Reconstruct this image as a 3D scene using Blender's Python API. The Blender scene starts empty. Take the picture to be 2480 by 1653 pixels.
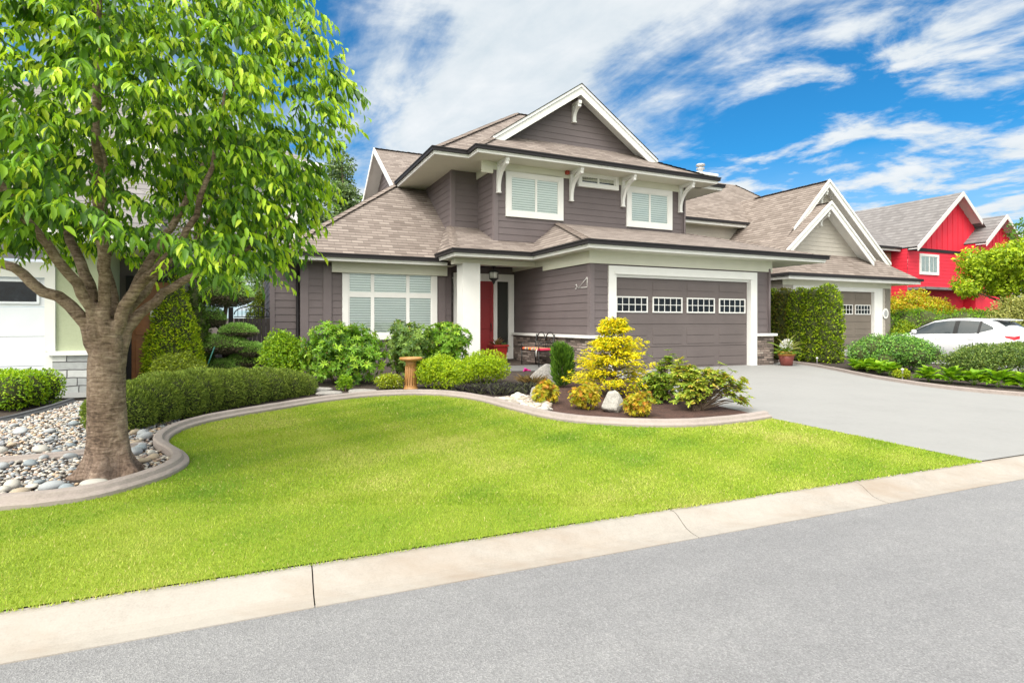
import bpy, bmesh, math, random
import numpy as np
from mathutils import Vector, Matrix
from mathutils.geometry import tessellate_polygon

random.seed(7)
RNG = np.random.default_rng(11)
scene = bpy.context.scene
COL = scene.collection

# ------------------------------------------------------------------ camera
CAM_Z = 1.65
cam_data = bpy.data.cameras.new("camera")
cam = bpy.data.objects.new("camera", cam_data)
COL.objects.link(cam)
cam.location = (0, 0, CAM_Z)
cam.rotation_euler = (math.radians(90), 0, 0)
cam_data.sensor_width = 36.0
cam_data.lens = 20.05
cam_data.shift_y = -0.0188
cam_data.clip_end = 3000
scene.camera = cam

# ------------------------------------------------------------------ light
SUN_EL = math.radians(52)
SUN_DIR = Vector((-0.48, -0.88, 0)).normalized() * math.cos(SUN_EL) + Vector((0, 0, math.sin(SUN_EL)))
sun_data = bpy.data.lights.new("sun", 'SUN')
sun_data.energy = 1.9
sun_data.angle = math.radians(26)
sun_data.color = (1.0, 0.96, 0.89)
sun = bpy.data.objects.new("sun", sun_data)
COL.objects.link(sun)
sun.rotation_euler = SUN_DIR.to_track_quat('Z', 'Y').to_euler()

world = bpy.data.worlds.new("World")
scene.world = world
world.use_nodes = True


def build_world():
    nt = world.node_tree
    N = nt.nodes
    Lk = nt.links.new
    for n in list(N):
        N.remove(n)
    out = N.new('ShaderNodeOutputWorld')
    bg = N.new('ShaderNodeBackground')
    bg.inputs['Strength'].default_value = 0.12
    sky = N.new('ShaderNodeTexSky')
    sky.sky_type = 'NISHITA'
    sky.sun_disc = False
    sky.sun_elevation = SUN_EL
    sky.sun_rotation = math.atan2(SUN_DIR.x, SUN_DIR.y)
    sky.air_density = 1.0
    sky.dust_density = 0.4
    sky.ozone_density = 2.2
    tc = N.new('ShaderNodeTexCoord')
    sep = N.new('ShaderNodeSeparateXYZ')
    Lk(tc.outputs['Generated'], sep.inputs[0])

    def m(op, a, b=None, c=None):
        n = N.new('ShaderNodeMath')
        n.operation = op
        for i, v in enumerate((a, b, c)):
            if v is None:
                continue
            if isinstance(v, (int, float)):
                n.inputs[i].default_value = v
            else:
                Lk(v, n.inputs[i])
        return n.outputs[0]
    den = m('ADD', m('MAXIMUM', sep.outputs['Z'], 0.0), 0.22)
    px = m('DIVIDE', sep.outputs['X'], den)
    py = m('DIVIDE', sep.outputs['Y'], den)
    comb = N.new('ShaderNodeCombineXYZ')
    Lk(px, comb.inputs[0])
    Lk(py, comb.inputs[1])

    def noise(scale, rot, sx, sy, detail, rough, dist, off):
        r0 = N.new('ShaderNodeMapping')
        r0.inputs['Rotation'].default_value = (0, 0, rot)
        Lk(comb.outputs[0], r0.inputs[0])
        mp = N.new('ShaderNodeMapping')
        mp.inputs['Scale'].default_value = (sx, sy, 1)
        mp.inputs['Location'].default_value = off
        Lk(r0.outputs[0], mp.inputs[0])
        t = N.new('ShaderNodeTexNoise')
        t.inputs['Scale'].default_value = scale
        t.inputs['Detail'].default_value = detail
        t.inputs['Roughness'].default_value = rough
        t.inputs['Distortion'].default_value = dist
        Lk(mp.outputs[0], t.inputs['Vector'])
        return t.outputs['Fac']
    wisps = noise(1.25, math.radians(58), 0.36, 1.7, 11, 0.62, 0.45, (1.3, 0.4, 0))
    puffs = noise(3.4, 0.3, 1.0, 1.3, 10, 0.60, 0.3, (4.1, 2.0, 0))
    veil = noise(0.7, -0.4, 1, 1, 4, 0.5, 0.3, (0.2, 7.0, 0))
    ripple = noise(6.5, math.radians(50), 0.75, 1.5, 8, 0.62, 0.4, (9.0, 3.0, 0))

    def lobe(d, lo, hi):
        d = Vector(d).normalized()
        v = N.new('ShaderNodeVectorMath')
        v.operation = 'DOT_PRODUCT'
        nrm = N.new('ShaderNodeVectorMath')
        nrm.operation = 'NORMALIZE'
        Lk(tc.outputs['Generated'], nrm.inputs[0])
        Lk(nrm.outputs[0], v.inputs[0])
        v.inputs[1].default_value = d
        r = N.new('ShaderNodeMapRange')
        r.interpolation_type = 'SMOOTHERSTEP'
        r.inputs['From Min'].default_value = lo
        r.inputs['From Max'].default_value = hi
        Lk(v.outputs['Value'], r.inputs['Value'])
        return r.outputs[0]
    cover = m('ADD', m('MULTIPLY', wisps, 0.62), m('MULTIPLY', puffs, 0.46))
    cover = m('ADD', cover, m('MULTIPLY', veil, 0.20))
    cover = m('ADD', cover, m('MULTIPLY', ripple, 0.26))
    # where this particular sky is thick and where it is torn open
    cover = m('ADD', cover, m('MULTIPLY', lobe((0.08, 1.31, 0.50), 0.90, 0.985), 0.16))
    cover = m('ADD', cover, m('MULTIPLY', lobe((-0.2, 1.31, 0.30), 0.92, 0.995), 0.09))
    cover = m('SUBTRACT', cover, m('MULTIPLY', lobe((0.42, 1.31, 0.46), 0.972, 0.998), 0.20))
    cover = m('SUBTRACT', cover, m('MULTIPLY', lobe((0.60, 1.31, 0.42), 0.97, 0.998), 0.07))
    cover = m('SUBTRACT', cover, m('MULTIPLY', lobe((-0.36, 1.31, 0.55), 0.97, 0.998), 0.12))
    cover = m('SUBTRACT', cover, m('MULTIPLY', lobe((0.95, 1.31, 0.62), 0.95, 0.995), 0.09))
    cover = m('ADD', cover, m('MULTIPLY', lobe((0.82, 1.31, 0.24), 0.955, 0.995), 0.10))
    cover = m('ADD', cover, m('MULTIPLY', m('MULTIPLY', lobe((0.85, 1.31, 0.30), 0.94, 0.99), m('SUBTRACT', puffs, 0.5)), 0.9))
    cover = m('ADD', cover, m('MULTIPLY', lobe((-0.3, -1.0, 0.9), -0.2, 0.7), 0.22))  # unseen cloud added behind the camera to keep the ambient light neutral
    ramp = N.new('ShaderNodeMapRange')
    ramp.interpolation_type = 'SMOOTHSTEP'
    ramp.inputs['From Min'].default_value = 0.63
    ramp.inputs['From Max'].default_value = 0.90
    ramp.inputs['To Max'].default_value = 0.97
    Lk(cover, ramp.inputs['Value'])
    # horizon brightening by haze
    hz = N.new('ShaderNodeMapRange')
    hz.inputs['From Min'].default_value = 0.0
    hz.inputs['From Max'].default_value = 0.26
    hz.inputs['To Min'].default_value = 0.75
    hz.inputs['To Max'].default_value = 0.0
    Lk(sep.outputs['Z'], hz.inputs['Value'])
    dens = m('MAXIMUM', ramp.outputs[0], hz.outputs[0])
    tint = N.new('ShaderNodeMix')
    tint.data_type = 'RGBA'
    tint.blend_type = 'MULTIPLY'
    tint.inputs['Factor'].default_value = 1.0
    Lk(sky.outputs[0], tint.inputs['A'])
    tint.inputs['B'].default_value = SKY_TINT
    shade = N.new('ShaderNodeMix')
    shade.data_type = 'RGBA'
    lum = N.new('ShaderNodeMapRange')
    lum.inputs['From Min'].default_value = 0.32
    lum.inputs['From Max'].default_value = 0.66
    Lk(m('ADD', m('MULTIPLY', puffs, 0.6), m('MULTIPLY', ripple, 0.4)), lum.inputs['Value'])
    Lk(lum.outputs[0], shade.inputs['Factor'])
    shade.inputs['A'].default_value = CLOUD_LO
    shade.inputs['B'].default_value = CLOUD_HI
    mix = N.new('ShaderNodeMix')
    mix.data_type = 'RGBA'
    Lk(dens, mix.inputs['Factor'])
    Lk(tint.outputs['Result'], mix.inputs['A'])
    # cloud near the veiled sun glows, boosted to lift the scene's ambient light
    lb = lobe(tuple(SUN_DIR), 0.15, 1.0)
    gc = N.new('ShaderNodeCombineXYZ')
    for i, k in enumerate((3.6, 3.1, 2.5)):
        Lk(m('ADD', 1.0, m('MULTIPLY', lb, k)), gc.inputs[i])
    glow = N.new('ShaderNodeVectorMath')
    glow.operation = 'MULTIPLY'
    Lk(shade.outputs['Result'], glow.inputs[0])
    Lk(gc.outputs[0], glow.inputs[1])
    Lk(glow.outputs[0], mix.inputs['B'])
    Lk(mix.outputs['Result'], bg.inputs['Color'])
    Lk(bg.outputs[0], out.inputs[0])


SKY_TINT = (0.11, 0.52, 0.74, 1)
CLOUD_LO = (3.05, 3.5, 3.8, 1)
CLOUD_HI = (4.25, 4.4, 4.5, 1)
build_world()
scene.view_settings.view_transform = 'Standard'
scene.view_settings.look = 'None'
scene.view_settings.exposure = 0.86
scene.view_settings.gamma = 1.0
scene.cycles.max_bounces = 6
scene.cycles.diffuse_bounces = 3
scene.cycles.transparent_max_bounces = 12
scene.cycles.use_denoising = True

# ------------------------------------------------------------------ helpers


def tag(o, label=None, cat=None, group=None, kind=None):
    if label:
        o['label'] = label
    if cat:
        o['category'] = cat
    if group:
        o['group'] = group
    if kind:
        o['kind'] = kind
    return o


def thing(name, label, cat, loc=(0, 0, 0), rz=0.0, group=None):
    o = bpy.data.objects.new(name, None)
    o.empty_display_size = 0.2
    COL.objects.link(o)
    o.location = loc
    o.rotation_euler = (0, 0, rz)
    return tag(o, label, cat, group)


class MB:
    """collects polygons with uvs and material slots, builds ONE mesh object"""

    def __init__(self):
        self.v = []
        self.f = []
        self.uv = []
        self.mi = []
        self.sm = []

    def poly(self, pts, mi=0, uv=None, smooth=False):
        i = len(self.v)
        pts = [tuple(p) for p in pts]
        self.v += pts
        self.f.append(tuple(range(i, i + len(pts))))
        if uv is None:
            uv = [(p[0], p[1]) for p in pts]
        self.uv.append(uv)
        self.mi.append(mi)
        self.sm.append(smooth)

    def faces(self, verts, faces, mi=0, smooth=False):
        i = len(self.v)
        self.v += [tuple(p) for p in verts]
        for f in faces:
            self.f.append(tuple(i + k for k in f))
            self.uv.append([(verts[k][0], verts[k][1]) for k in f])
            self.mi.append(mi)
            self.sm.append(smooth)

    def box(self, x0, x1, y0, y1, z0, z1, mi=0, bev=0.0):
        if bev <= 0:
            vs = [(x0, y0, z0), (x1, y0, z0), (x1, y1, z0), (x0, y1, z0),
                  (x0, y0, z1), (x1, y0, z1), (x1, y1, z1), (x0, y1, z1)]
            fs = [(0, 3, 2, 1), (4, 5, 6, 7), (0, 1, 5, 4), (1, 2, 6, 5), (2, 3, 7, 6), (3, 0, 4, 7)]
            self.faces(vs, fs, mi)
        else:
            bm = bmesh.new()
            bmesh.ops.create_cube(bm, size=1)
            for v in bm.verts:
                v.co = Vector(((x0 + x1) / 2 + v.co.x * (x1 - x0), (y0 + y1) / 2 + v.co.y * (y1 - y0), (z0 + z1) / 2 + v.co.z * (z1 - z0)))
            bmesh.ops.bevel(bm, geom=bm.edges[:], offset=bev, segments=2, affect='EDGES', profile=0.5)
            self.bm(bm, mi)

    def bm(self, bm, mi=0, smooth=False):
        bm.verts.index_update()
        vs = [v.co[:] for v in bm.verts]
        fs = [[v.index for v in f.verts] for f in bm.faces]
        self.faces(vs, fs, mi, smooth)
        bm.free()

    def prism(self, pts, d, mi=0):
        """closed polygon (3d points) pushed along vector d"""
        n = len(pts)
        a = [Vector(p) for p in pts]
        d = Vector(d)
        vs = a + [p + d for p in a]
        nrm = Vector((0, 0, 0))
        for i in range(n):
            nrm += a[i].cross(a[(i + 1) % n])
        flip = nrm.dot(d) > 0
        fs = [tuple(range(n - 1, -1, -1)) if flip else tuple(range(n)),
              tuple(range(n, 2 * n)) if flip else tuple(range(2 * n - 1, n - 1, -1))]
        for i in range(n):
            j = (i + 1) % n
            fs.append((i, j, n + j, n + i) if flip else (j, i, n + i, n + j))
        self.faces(vs, fs, mi)

    def tube(self, path, radii, n=8, mi=0, cap=True, smooth=True):
        path = [Vector(p) for p in path]
        if isinstance(radii, (int, float)):
            radii = [radii] * len(path)
        base = len(self.v)
        up = Vector((0, 0, 1))
        prev = None
        for i, p in enumerate(path):
            t = (path[min(i + 1, len(path) - 1)] - path[max(i - 1, 0)]).normalized()
            if prev is None:
                s = t.cross(up)
                if s.length < 1e-3:
                    s = t.cross(Vector((1, 0, 0)))
                s.normalize()
            else:
                s = prev - t * prev.dot(t)
                s.normalize()
            prev = s
            b = t.cross(s)
            for k in range(n):
                a = 2 * math.pi * k / n
                self.v.append(tuple(p + (s * math.cos(a) + b * math.sin(a)) * radii[i]))
        L = 0
        for i in range(len(path) - 1):
            d = (path[i + 1] - path[i]).length
            for k in range(n):
                k2 = (k + 1) % n
                self.f.append((base + i * n + k, base + i * n + k2, base + (i + 1) * n + k2, base + (i + 1) * n + k))
                self.uv.append([(k / n, L), ((k + 1) / n, L), ((k + 1) / n, L + d), (k / n, L + d)])
                self.mi.append(mi)
                self.sm.append(smooth)
            L += d
        if cap:
            for i, rev in ((0, True), (len(path) - 1, False)):
                idx = [base + i * n + k for k in range(n)]
                self.f.append(tuple(idx[::-1] if rev else idx))
                self.uv.append([(0, 0)] * n)
                self.mi.append(mi)
                self.sm.append(False)

    def lathe(self, prof, c=(0, 0, 0), n=24, mi=0, smooth=True):
        base = len(self.v)
        for r, z in prof:
            for k in range(n):
                a = 2 * math.pi * k / n
                self.v.append((c[0] + r * math.cos(a), c[1] + r * math.sin(a), c[2] + z))
        for i in range(len(prof) - 1):
            for k in range(n):
                k2 = (k + 1) % n
                self.f.append((base + i * n + k, base + i * n + k2, base + (i + 1) * n + k2, base + (i + 1) * n + k))
                self.uv.append([(0, 0)] * 4)
                self.mi.append(mi)
                self.sm.append(smooth)
        for i, rev in ((0, True), (len(prof) - 1, False)):
            idx = [base + i * n + k for k in range(n)]
            self.f.append(tuple(idx[::-1] if rev else idx))
            self.uv.append([(0, 0)] * n)
            self.mi.append(mi)
            self.sm.append(False)

    def build(self, name, mats, parent=None, label=None):
        me = bpy.data.meshes.new(name)
        me.from_pydata(self.v, [], self.f)
        if not isinstance(mats, (list, tuple)):
            mats = [mats]
        for m in mats:
            me.materials.append(m)
        uvl = me.uv_layers.new(name="UVMap")
        flat = [c for f in self.uv for p in f for c in p]
        uvl.data.foreach_set('uv', flat)
        me.polygons.foreach_set('material_index', self.mi)
        me.polygons.foreach_set('use_smooth', self.sm)
        me.update()
        o = bpy.data.objects.new(name, me)
        COL.objects.link(o)
        if parent:
            o.parent = parent
        if label:
            o['label'] = label
        return o


def np_mesh(name, verts, faces, mat, parent=None, colors=None, smooth=False):
    """verts (N,3); faces (M,k) all same k; colors (N,3) per vertex"""
    me = bpy.data.meshes.new(name)
    nv, (nf, k) = len(verts), faces.shape
    me.vertices.add(nv)
    me.vertices.foreach_set('co', np.ascontiguousarray(verts, dtype=np.float32).ravel())
    me.loops.add(nf * k)
    me.loops.foreach_set('vertex_index', np.ascontiguousarray(faces, dtype=np.int32).ravel())
    me.polygons.add(nf)
    me.polygons.foreach_set('loop_start', np.arange(0, nf * k, k, dtype=np.int32))
    me.polygons.foreach_set('loop_total', np.full(nf, k, dtype=np.int32))
    me.polygons.foreach_set('use_smooth', np.full(nf, smooth, dtype=bool))
    me.update(calc_edges=True)
    if colors is not None:
        a = me.color_attributes.new('tint', 'FLOAT_COLOR', 'POINT')
        c = np.ones((nv, 4), dtype=np.float32)
        c[:, :3] = colors
        a.data.foreach_set('color', c.ravel())
    me.materials.append(mat)
    o = bpy.data.objects.new(name, me)
    COL.objects.link(o)
    if parent:
        o.parent = parent
    return o


# ------------------------------------------------------------------ materials
class NT:
    def __init__(self, name):
        self.mat = bpy.data.materials.new(name)
        self.mat.use_nodes = True
        self.nt = self.mat.node_tree
        self.b = self.nt.nodes['Principled BSDF']
        self.out = self.nt.nodes['Material Output']

    def n(self, t, **kw):
        nd = self.nt.nodes.new(t)
        for k, v in kw.items():
            setattr(nd, k, v)
        return nd

    def l(self, a, b):
        self.nt.links.new(a, b)

    def coords(self, kind='Object', scale=(1, 1, 1), rot=(0, 0, 0)):
        tc = self.n('ShaderNodeTexCoord')
        mp = self.n('ShaderNodeMapping')
        mp.inputs['Scale'].default_value = scale
        mp.inputs['Rotation'].default_value = rot
        self.l(tc.outputs[kind], mp.inputs[0])
        return mp.outputs[0]

    def noise(self, vec, scale, detail=4, rough=0.55, dist=0.0):
        t = self.n('ShaderNodeTexNoise')
        t.inputs['Scale'].default_value = scale
        t.inputs['Detail'].default_value = detail
        t.inputs['Roughness'].default_value = rough
        t.inputs['Distortion'].default_value = dist
        self.l(vec, t.inputs['Vector'])
        return t.outputs['Fac']

    def ramp(self, fac, stops):
        r = self.n('ShaderNodeValToRGB')
        el = r.color_ramp.elements
        while len(el) < len(stops):
            el.new(0.5)
        for e, (p, c) in zip(el, stops):
            e.position = p
            e.color = (*c, 1)
        self.l(fac, r.inputs[0])
        return r.outputs[0]

    def mix(self, fac, a, b, blend='MIX'):
        m = self.n('ShaderNodeMix', data_type='RGBA', blend_type=blend)
        for s, v in (('Factor', fac), ('A', a), ('B', b)):
            sock = m.inputs[s]
            if s == 'Factor':
                sock = m.inputs[0]
            if isinstance(v, (int, float)):
                sock.default_value = v
            elif isinstance(v, (tuple, list)):
                sock.default_value = (*v[:3], 1)
            else:
                self.l(v, sock)
        return m.outputs['Result']

    def math(self, op, a, b=0.0):
        m = self.n('ShaderNodeMath', operation=op)
        for i, v in enumerate((a, b)):
            if isinstance(v, (int, float)):
                m.inputs[i].default_value = v
            else:
                self.l(v, m.inputs[i])
        return m.outputs[0]

    def bump(self, h, strength=0.3, dist=0.01):
        b = self.n('ShaderNodeBump')
        b.inputs['Strength'].default_value = strength
        b.inputs['Distance'].default_value = dist
        self.l(h, b.inputs['Height'])
        self.l(b.outputs[0], self.b.inputs['Normal'])

    def base(self, c):
        if isinstance(c, (tuple, list)):
            self.b.inputs['Base Color'].default_value = (*c[:3], 1)
        else:
            self.l(c, self.b.inputs['Base Color'])

    def rough(self, r):
        self.b.inputs['Roughness'].default_value = r
        return self


def mat_paint(name, c, var=0.08, rough=0.6, scale=3.0, bump=0.05, fine=90):
    m = NT(name)
    v = m.coords('Object')
    n1 = m.noise(v, scale, 5)
    lo = tuple(x * (1 - var) for x in c)
    hi = tuple(min(1, x * (1 + var)) for x in c)
    m.base(m.ramp(n1, [(0.3, lo), (0.7, hi)]))
    m.rough(rough)
    if bump:
        m.bump(m.noise(v, fine, 3), bump, 0.004)
    return m.mat


def mat_siding(name, c):
    m = NT(name)
    v = m.coords('Object')
    n1 = m.noise(v, 1.3, 4)
    grain = m.noise(m.coords('Object', (3, 3, 60)), 4.0, 4)
    f = m.math('ADD', m.math('MULTIPLY', n1, 0.6), m.math('MULTIPLY', grain, 0.4))
    m.base(m.ramp(f, [(0.3, tuple(x * 0.86 for x in c)), (0.7, tuple(x * 1.14 for x in c))]))
    m.rough(0.65)
    m.bump(grain, 0.15, 0.003)
    return m.mat


def mat_shingle(name, cols, row=0.165, wid=0.34, mortar=(0.035, 0.027, 0.024), rough=0.9, tile=False):
    m = NT(name)
    v = m.coords('UV')
    # wobble so courses are not ruler-straight
    br = m.n('ShaderNodeTexBrick')
    br.offset = 0.5 if not tile else 0.0
    br.inputs['Scale'].default_value = 1.0
    br.inputs['Brick Width'].default_value = wid
    br.inputs['Row Height'].default_value = row
    br.inputs['Mortar Size'].default_value = 0.011 if not tile else 0.018
    br.inputs['Mortar Smooth'].default_value = 0.2
    br.inputs['Bias'].default_value = 0.0
    br.inputs['Color1'].default_value = (0, 0, 0, 1)
    br.inputs['Color2'].default_value = (1, 1, 1, 1)
    br.inputs['Mortar'].default_value = (0.5, 0.5, 0.5, 1)
    m.l(v, br.inputs['Vector'])
    n1 = m.noise(v, 0.8, 5)
    n2 = m.noise(v, 60, 3)
    f = m.math('ADD', m.math('MULTIPLY', br.outputs['Color'], 0.55), m.math('ADD', m.math('MULTIPLY', n1, 0.3), m.math('MULTIPLY', n2, 0.15)))
    col = m.ramp(f, [(0.15, cols[0]), (0.45, cols[1]), (0.8, cols[2])])
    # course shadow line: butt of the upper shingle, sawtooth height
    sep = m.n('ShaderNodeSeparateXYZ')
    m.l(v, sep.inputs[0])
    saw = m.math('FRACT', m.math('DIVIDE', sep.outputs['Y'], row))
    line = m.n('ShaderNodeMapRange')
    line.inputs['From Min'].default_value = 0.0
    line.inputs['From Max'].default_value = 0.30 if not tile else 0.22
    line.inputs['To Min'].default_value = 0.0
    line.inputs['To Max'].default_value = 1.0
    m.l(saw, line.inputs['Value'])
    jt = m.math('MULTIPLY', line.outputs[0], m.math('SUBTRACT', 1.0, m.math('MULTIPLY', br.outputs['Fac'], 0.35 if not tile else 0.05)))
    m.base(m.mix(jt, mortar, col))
    m.rough(rough)
    h = m.math('ADD', m.math('MULTIPLY', m.math('SUBTRACT', 1.0, saw), 0.8), m.math('ADD', m.math('MULTIPLY', br.outputs['Color'], 0.3), m.math('MULTIPLY', n2, 0.25)))
    m.bump(h, 0.7, 0.02 if not tile else 0.04)
    return m.mat


def mat_stone(name, cols, row=0.07, wid=0.24, mortar=(0.06, 0.055, 0.05), msize=0.008, depth=0.03):
    m = NT(name)
    tc = m.n('ShaderNodeTexCoord')
    sep = m.n('ShaderNodeSeparateXYZ')
    m.l(tc.outputs['Object'], sep.inputs[0])
    cb = m.n('ShaderNodeCombineXYZ')
    m.l(m.math('ADD', sep.outputs['X'], m.math('MULTIPLY', sep.outputs['Y'], 0.97)), cb.inputs[0])
    m.l(sep.outputs['Z'], cb.inputs[1])
    dn = m.n('ShaderNodeTexNoise')
    dn.inputs['Scale'].default_value = 3.5
    m.l(cb.outputs[0], dn.inputs['Vector'])
    add = m.n('ShaderNodeMixRGB', blend_type='LINEAR_LIGHT')
    add.inputs[0].default_value = 0.02
    m.l(cb.outputs[0], add.inputs[1])
    m.l(dn.outputs['Color'], add.inputs[2])
    br = m.n('ShaderNodeTexBrick')
    br.offset = 0.37
    br.squash = 1.7
    br.squash_frequency = 3
    br.inputs['Scale'].default_value = 1.0
    br.inputs['Brick Width'].default_value = wid
    br.inputs['Row Height'].default_value = row
    br.inputs['Mortar Size'].default_value = msize
    br.inputs['Mortar Smooth'].default_value = 0.35
    br.inputs['Color1'].default_value = (0, 0, 0, 1)
    br.inputs['Color2'].default_value = (1, 1, 1, 1)
    m.l(add.outputs[0], br.inputs['Vector'])
    n2 = m.noise(tc.outputs['Object'], 14, 5)
    f = m.math('ADD', m.math('MULTIPLY', br.outputs['Color'], 0.65), m.math('MULTIPLY', n2, 0.35))
    col = m.ramp(f, [(0.15, cols[0]), (0.4, cols[1]), (0.62, cols[2]), (0.9, cols[3])])
    m.base(m.mix(br.outputs['Fac'], col, mortar))
    m.rough(0.85)
    h = m.math('ADD', m.math('MULTIPLY', m.math('SUBTRACT', 1.0, br.outputs['Fac']), m.math('ADD', 0.6, m.math('MULTIPLY', br.outputs['Color'], 0.5))), m.math('MULTIPLY', n2, 0.35))
    m.bump(h, 0.9, depth)
    return m.mat


def mat_leaf(name, trans=0.3, rough=0.45, spec=0.35):
    m = NT(name)
    at = m.n('ShaderNodeAttribute', attribute_name='tint')
    m.l(at.outputs['Color'], m.b.inputs['Base Color'])
    m.b.inputs['Roughness'].default_value = rough
    m.b.inputs['Specular IOR Level'].default_value = spec
    tr = m.n('ShaderNodeBsdfTranslucent')
    g = m.n('ShaderNodeMix', data_type='RGBA', blend_type='MULTIPLY')
    g.inputs[0].default_value = 1.0
    m.l(at.outputs['Color'], g.inputs['A'])
    g.inputs['B'].default_value = (1.1, 1.05, 0.6, 1)
    m.l(g.outputs['Result'], tr.inputs['Color'])
    mx = m.n('ShaderNodeMixShader')
    mx.inputs[0].default_value = trans
    m.l(m.b.outputs[0], mx.inputs[1])
    m.l(tr.outputs[0], mx.inputs[2])
    m.l(mx.outputs[0], m.out.inputs['Surface'])
    return m.mat


def mat_glass(name, tint=(0.75, 0.85, 0.8), refl=0.16):
    m = NT(name)
    tr = m.n('ShaderNodeBsdfTransparent')
    tr.inputs[0].default_value = (*tint, 1)
    gl = m.n('ShaderNodeBsdfGlossy')
    gl.inputs['Roughness'].default_value = 0.03
    gl.inputs['Color'].default_value = (0.95, 1, 1, 1)
    lw = m.n('ShaderNodeLayerWeight')
    lw.inputs[0].default_value = 0.25
    f = m.math('MINIMUM', m.math('ADD', m.math('MULTIPLY', lw.outputs['Fresnel'], 0.8), refl), 0.9)
    mx = m.n('ShaderNodeMixShader')
    m.l(f, mx.inputs[0])
    m.l(tr.outputs[0], mx.inputs[1])
    m.l(gl.outputs[0], mx.inputs[2])
    m.l(mx.outputs[0], m.out.inputs['Surface'])
    return m.mat


def mat_plain(name, c, rough=0.5, metal=0.0, spec=0.5, coat=0.0):
    m = NT(name)
    m.base(c)
    m.rough(rough)
    m.b.inputs['Metallic'].default_value = metal
    m.b.inputs['Specular IOR Level'].default_value = spec
    m.b.inputs['Coat Weight'].default_value = coat
    return m.mat


ANG_S = math.radians(22.5)


def mat_asphalt():
    m = NT('asphalt')
    v = m.coords('Object')
    rv = m.coords('Object', (1, 1, 1), (0, 0, -ANG_S))
    st_ = m.n('ShaderNodeMapping')
    st_.inputs['Scale'].default_value = (0.25, 1.3, 1)
    m.l(rv, st_.inputs[0])
    big = m.noise(st_.outputs[0], 0.9, 5, 0.6)
    mid = m.noise(v, 5, 5, 0.6)
    vo = m.n('ShaderNodeTexVoronoi')
    vo.inputs['Scale'].default_value = 130
    m.l(v, vo.inputs['Vector'])
    wn = m.n('ShaderNodeTexWhiteNoise')
    m.l(vo.outputs['Position'], wn.inputs['Vector'])
    fine = m.noise(v, 240, 2)
    f = m.math('ADD', m.math('MULTIPLY', wn.outputs['Value'], 0.5), m.math('ADD', m.math('MULTIPLY', fine, 0.25), m.math('MULTIPLY', mid, 0.25)))
    col = m.ramp(f, [(0.10, (0.13, 0.13, 0.135)), (0.42, (0.192, 0.193, 0.202)), (0.60, (0.209, 0.210, 0.219)), (0.90, (0.315, 0.315, 0.32))])
    tone = m.ramp(big, [(0.3, (0.86, 0.86, 0.87)), (0.55, (1.0, 1.0, 1.0)), (0.7, (1.07, 1.07, 1.06))])
    m.base(m.mix(1.0, col, tone, 'MULTIPLY'))
    m.rough(0.88)
    m.bump(m.math('ADD', m.math('MULTIPLY', vo.outputs['Distance'], 1.2), m.math('MULTIPLY', fine, 0.4)), 0.5, 0.006)
    return m.mat


def mat_concrete(name, c, stain=None, fine=120, var=0.1, bump=0.2, stainpos=(0.52, 0.72)):
    m = NT(name)
    v = m.coords('Object')
    n1 = m.noise(v, 1.1, 6, 0.6)
    n2 = m.noise(v, fine, 3)
    n3 = m.noise(v, 14, 5, 0.65)
    f = m.math('ADD', m.math('MULTIPLY', n1, 0.4), m.math('ADD', m.math('MULTIPLY', n2, 0.3), m.math('MULTIPLY', n3, 0.3)))
    col = m.ramp(f, [(0.28, tuple(x * (1 - var * 1.6) for x in c)), (0.5, c), (0.75, tuple(min(1, x * (1 + var)) for x in c))])
    if stain:
        n4 = m.noise(m.coords('Object', (0.5, 1.6, 1), (0, 0, -math.radians(22.5))), 1.3, 6, 0.62)
        fac = m.ramp(n4, [(stainpos[0], (0, 0, 0)), (stainpos[1], (0.8, 0.8, 0.8))])
        col = m.mix(fac, col, stain)
    m.base(col)
    m.rough(0.85)
    m.bump(f, bump, 0.01)
    return m.mat


def mat_ground(name, stops, scale=8, fine=60, bump=0.5, dist=0.03):
    m = NT(name)
    v = m.coords('Object')
    a = m.noise(v, scale, 6, 0.65)
    b = m.noise(v, fine, 4, 0.6)
    f = m.math('ADD', m.math('MULTIPLY', a, 0.5), m.math('MULTIPLY', b, 0.5))
    m.base(m.ramp(f, stops))
    m.rough(0.95)
    m.bump(f, bump, dist)
    return m.mat


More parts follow.
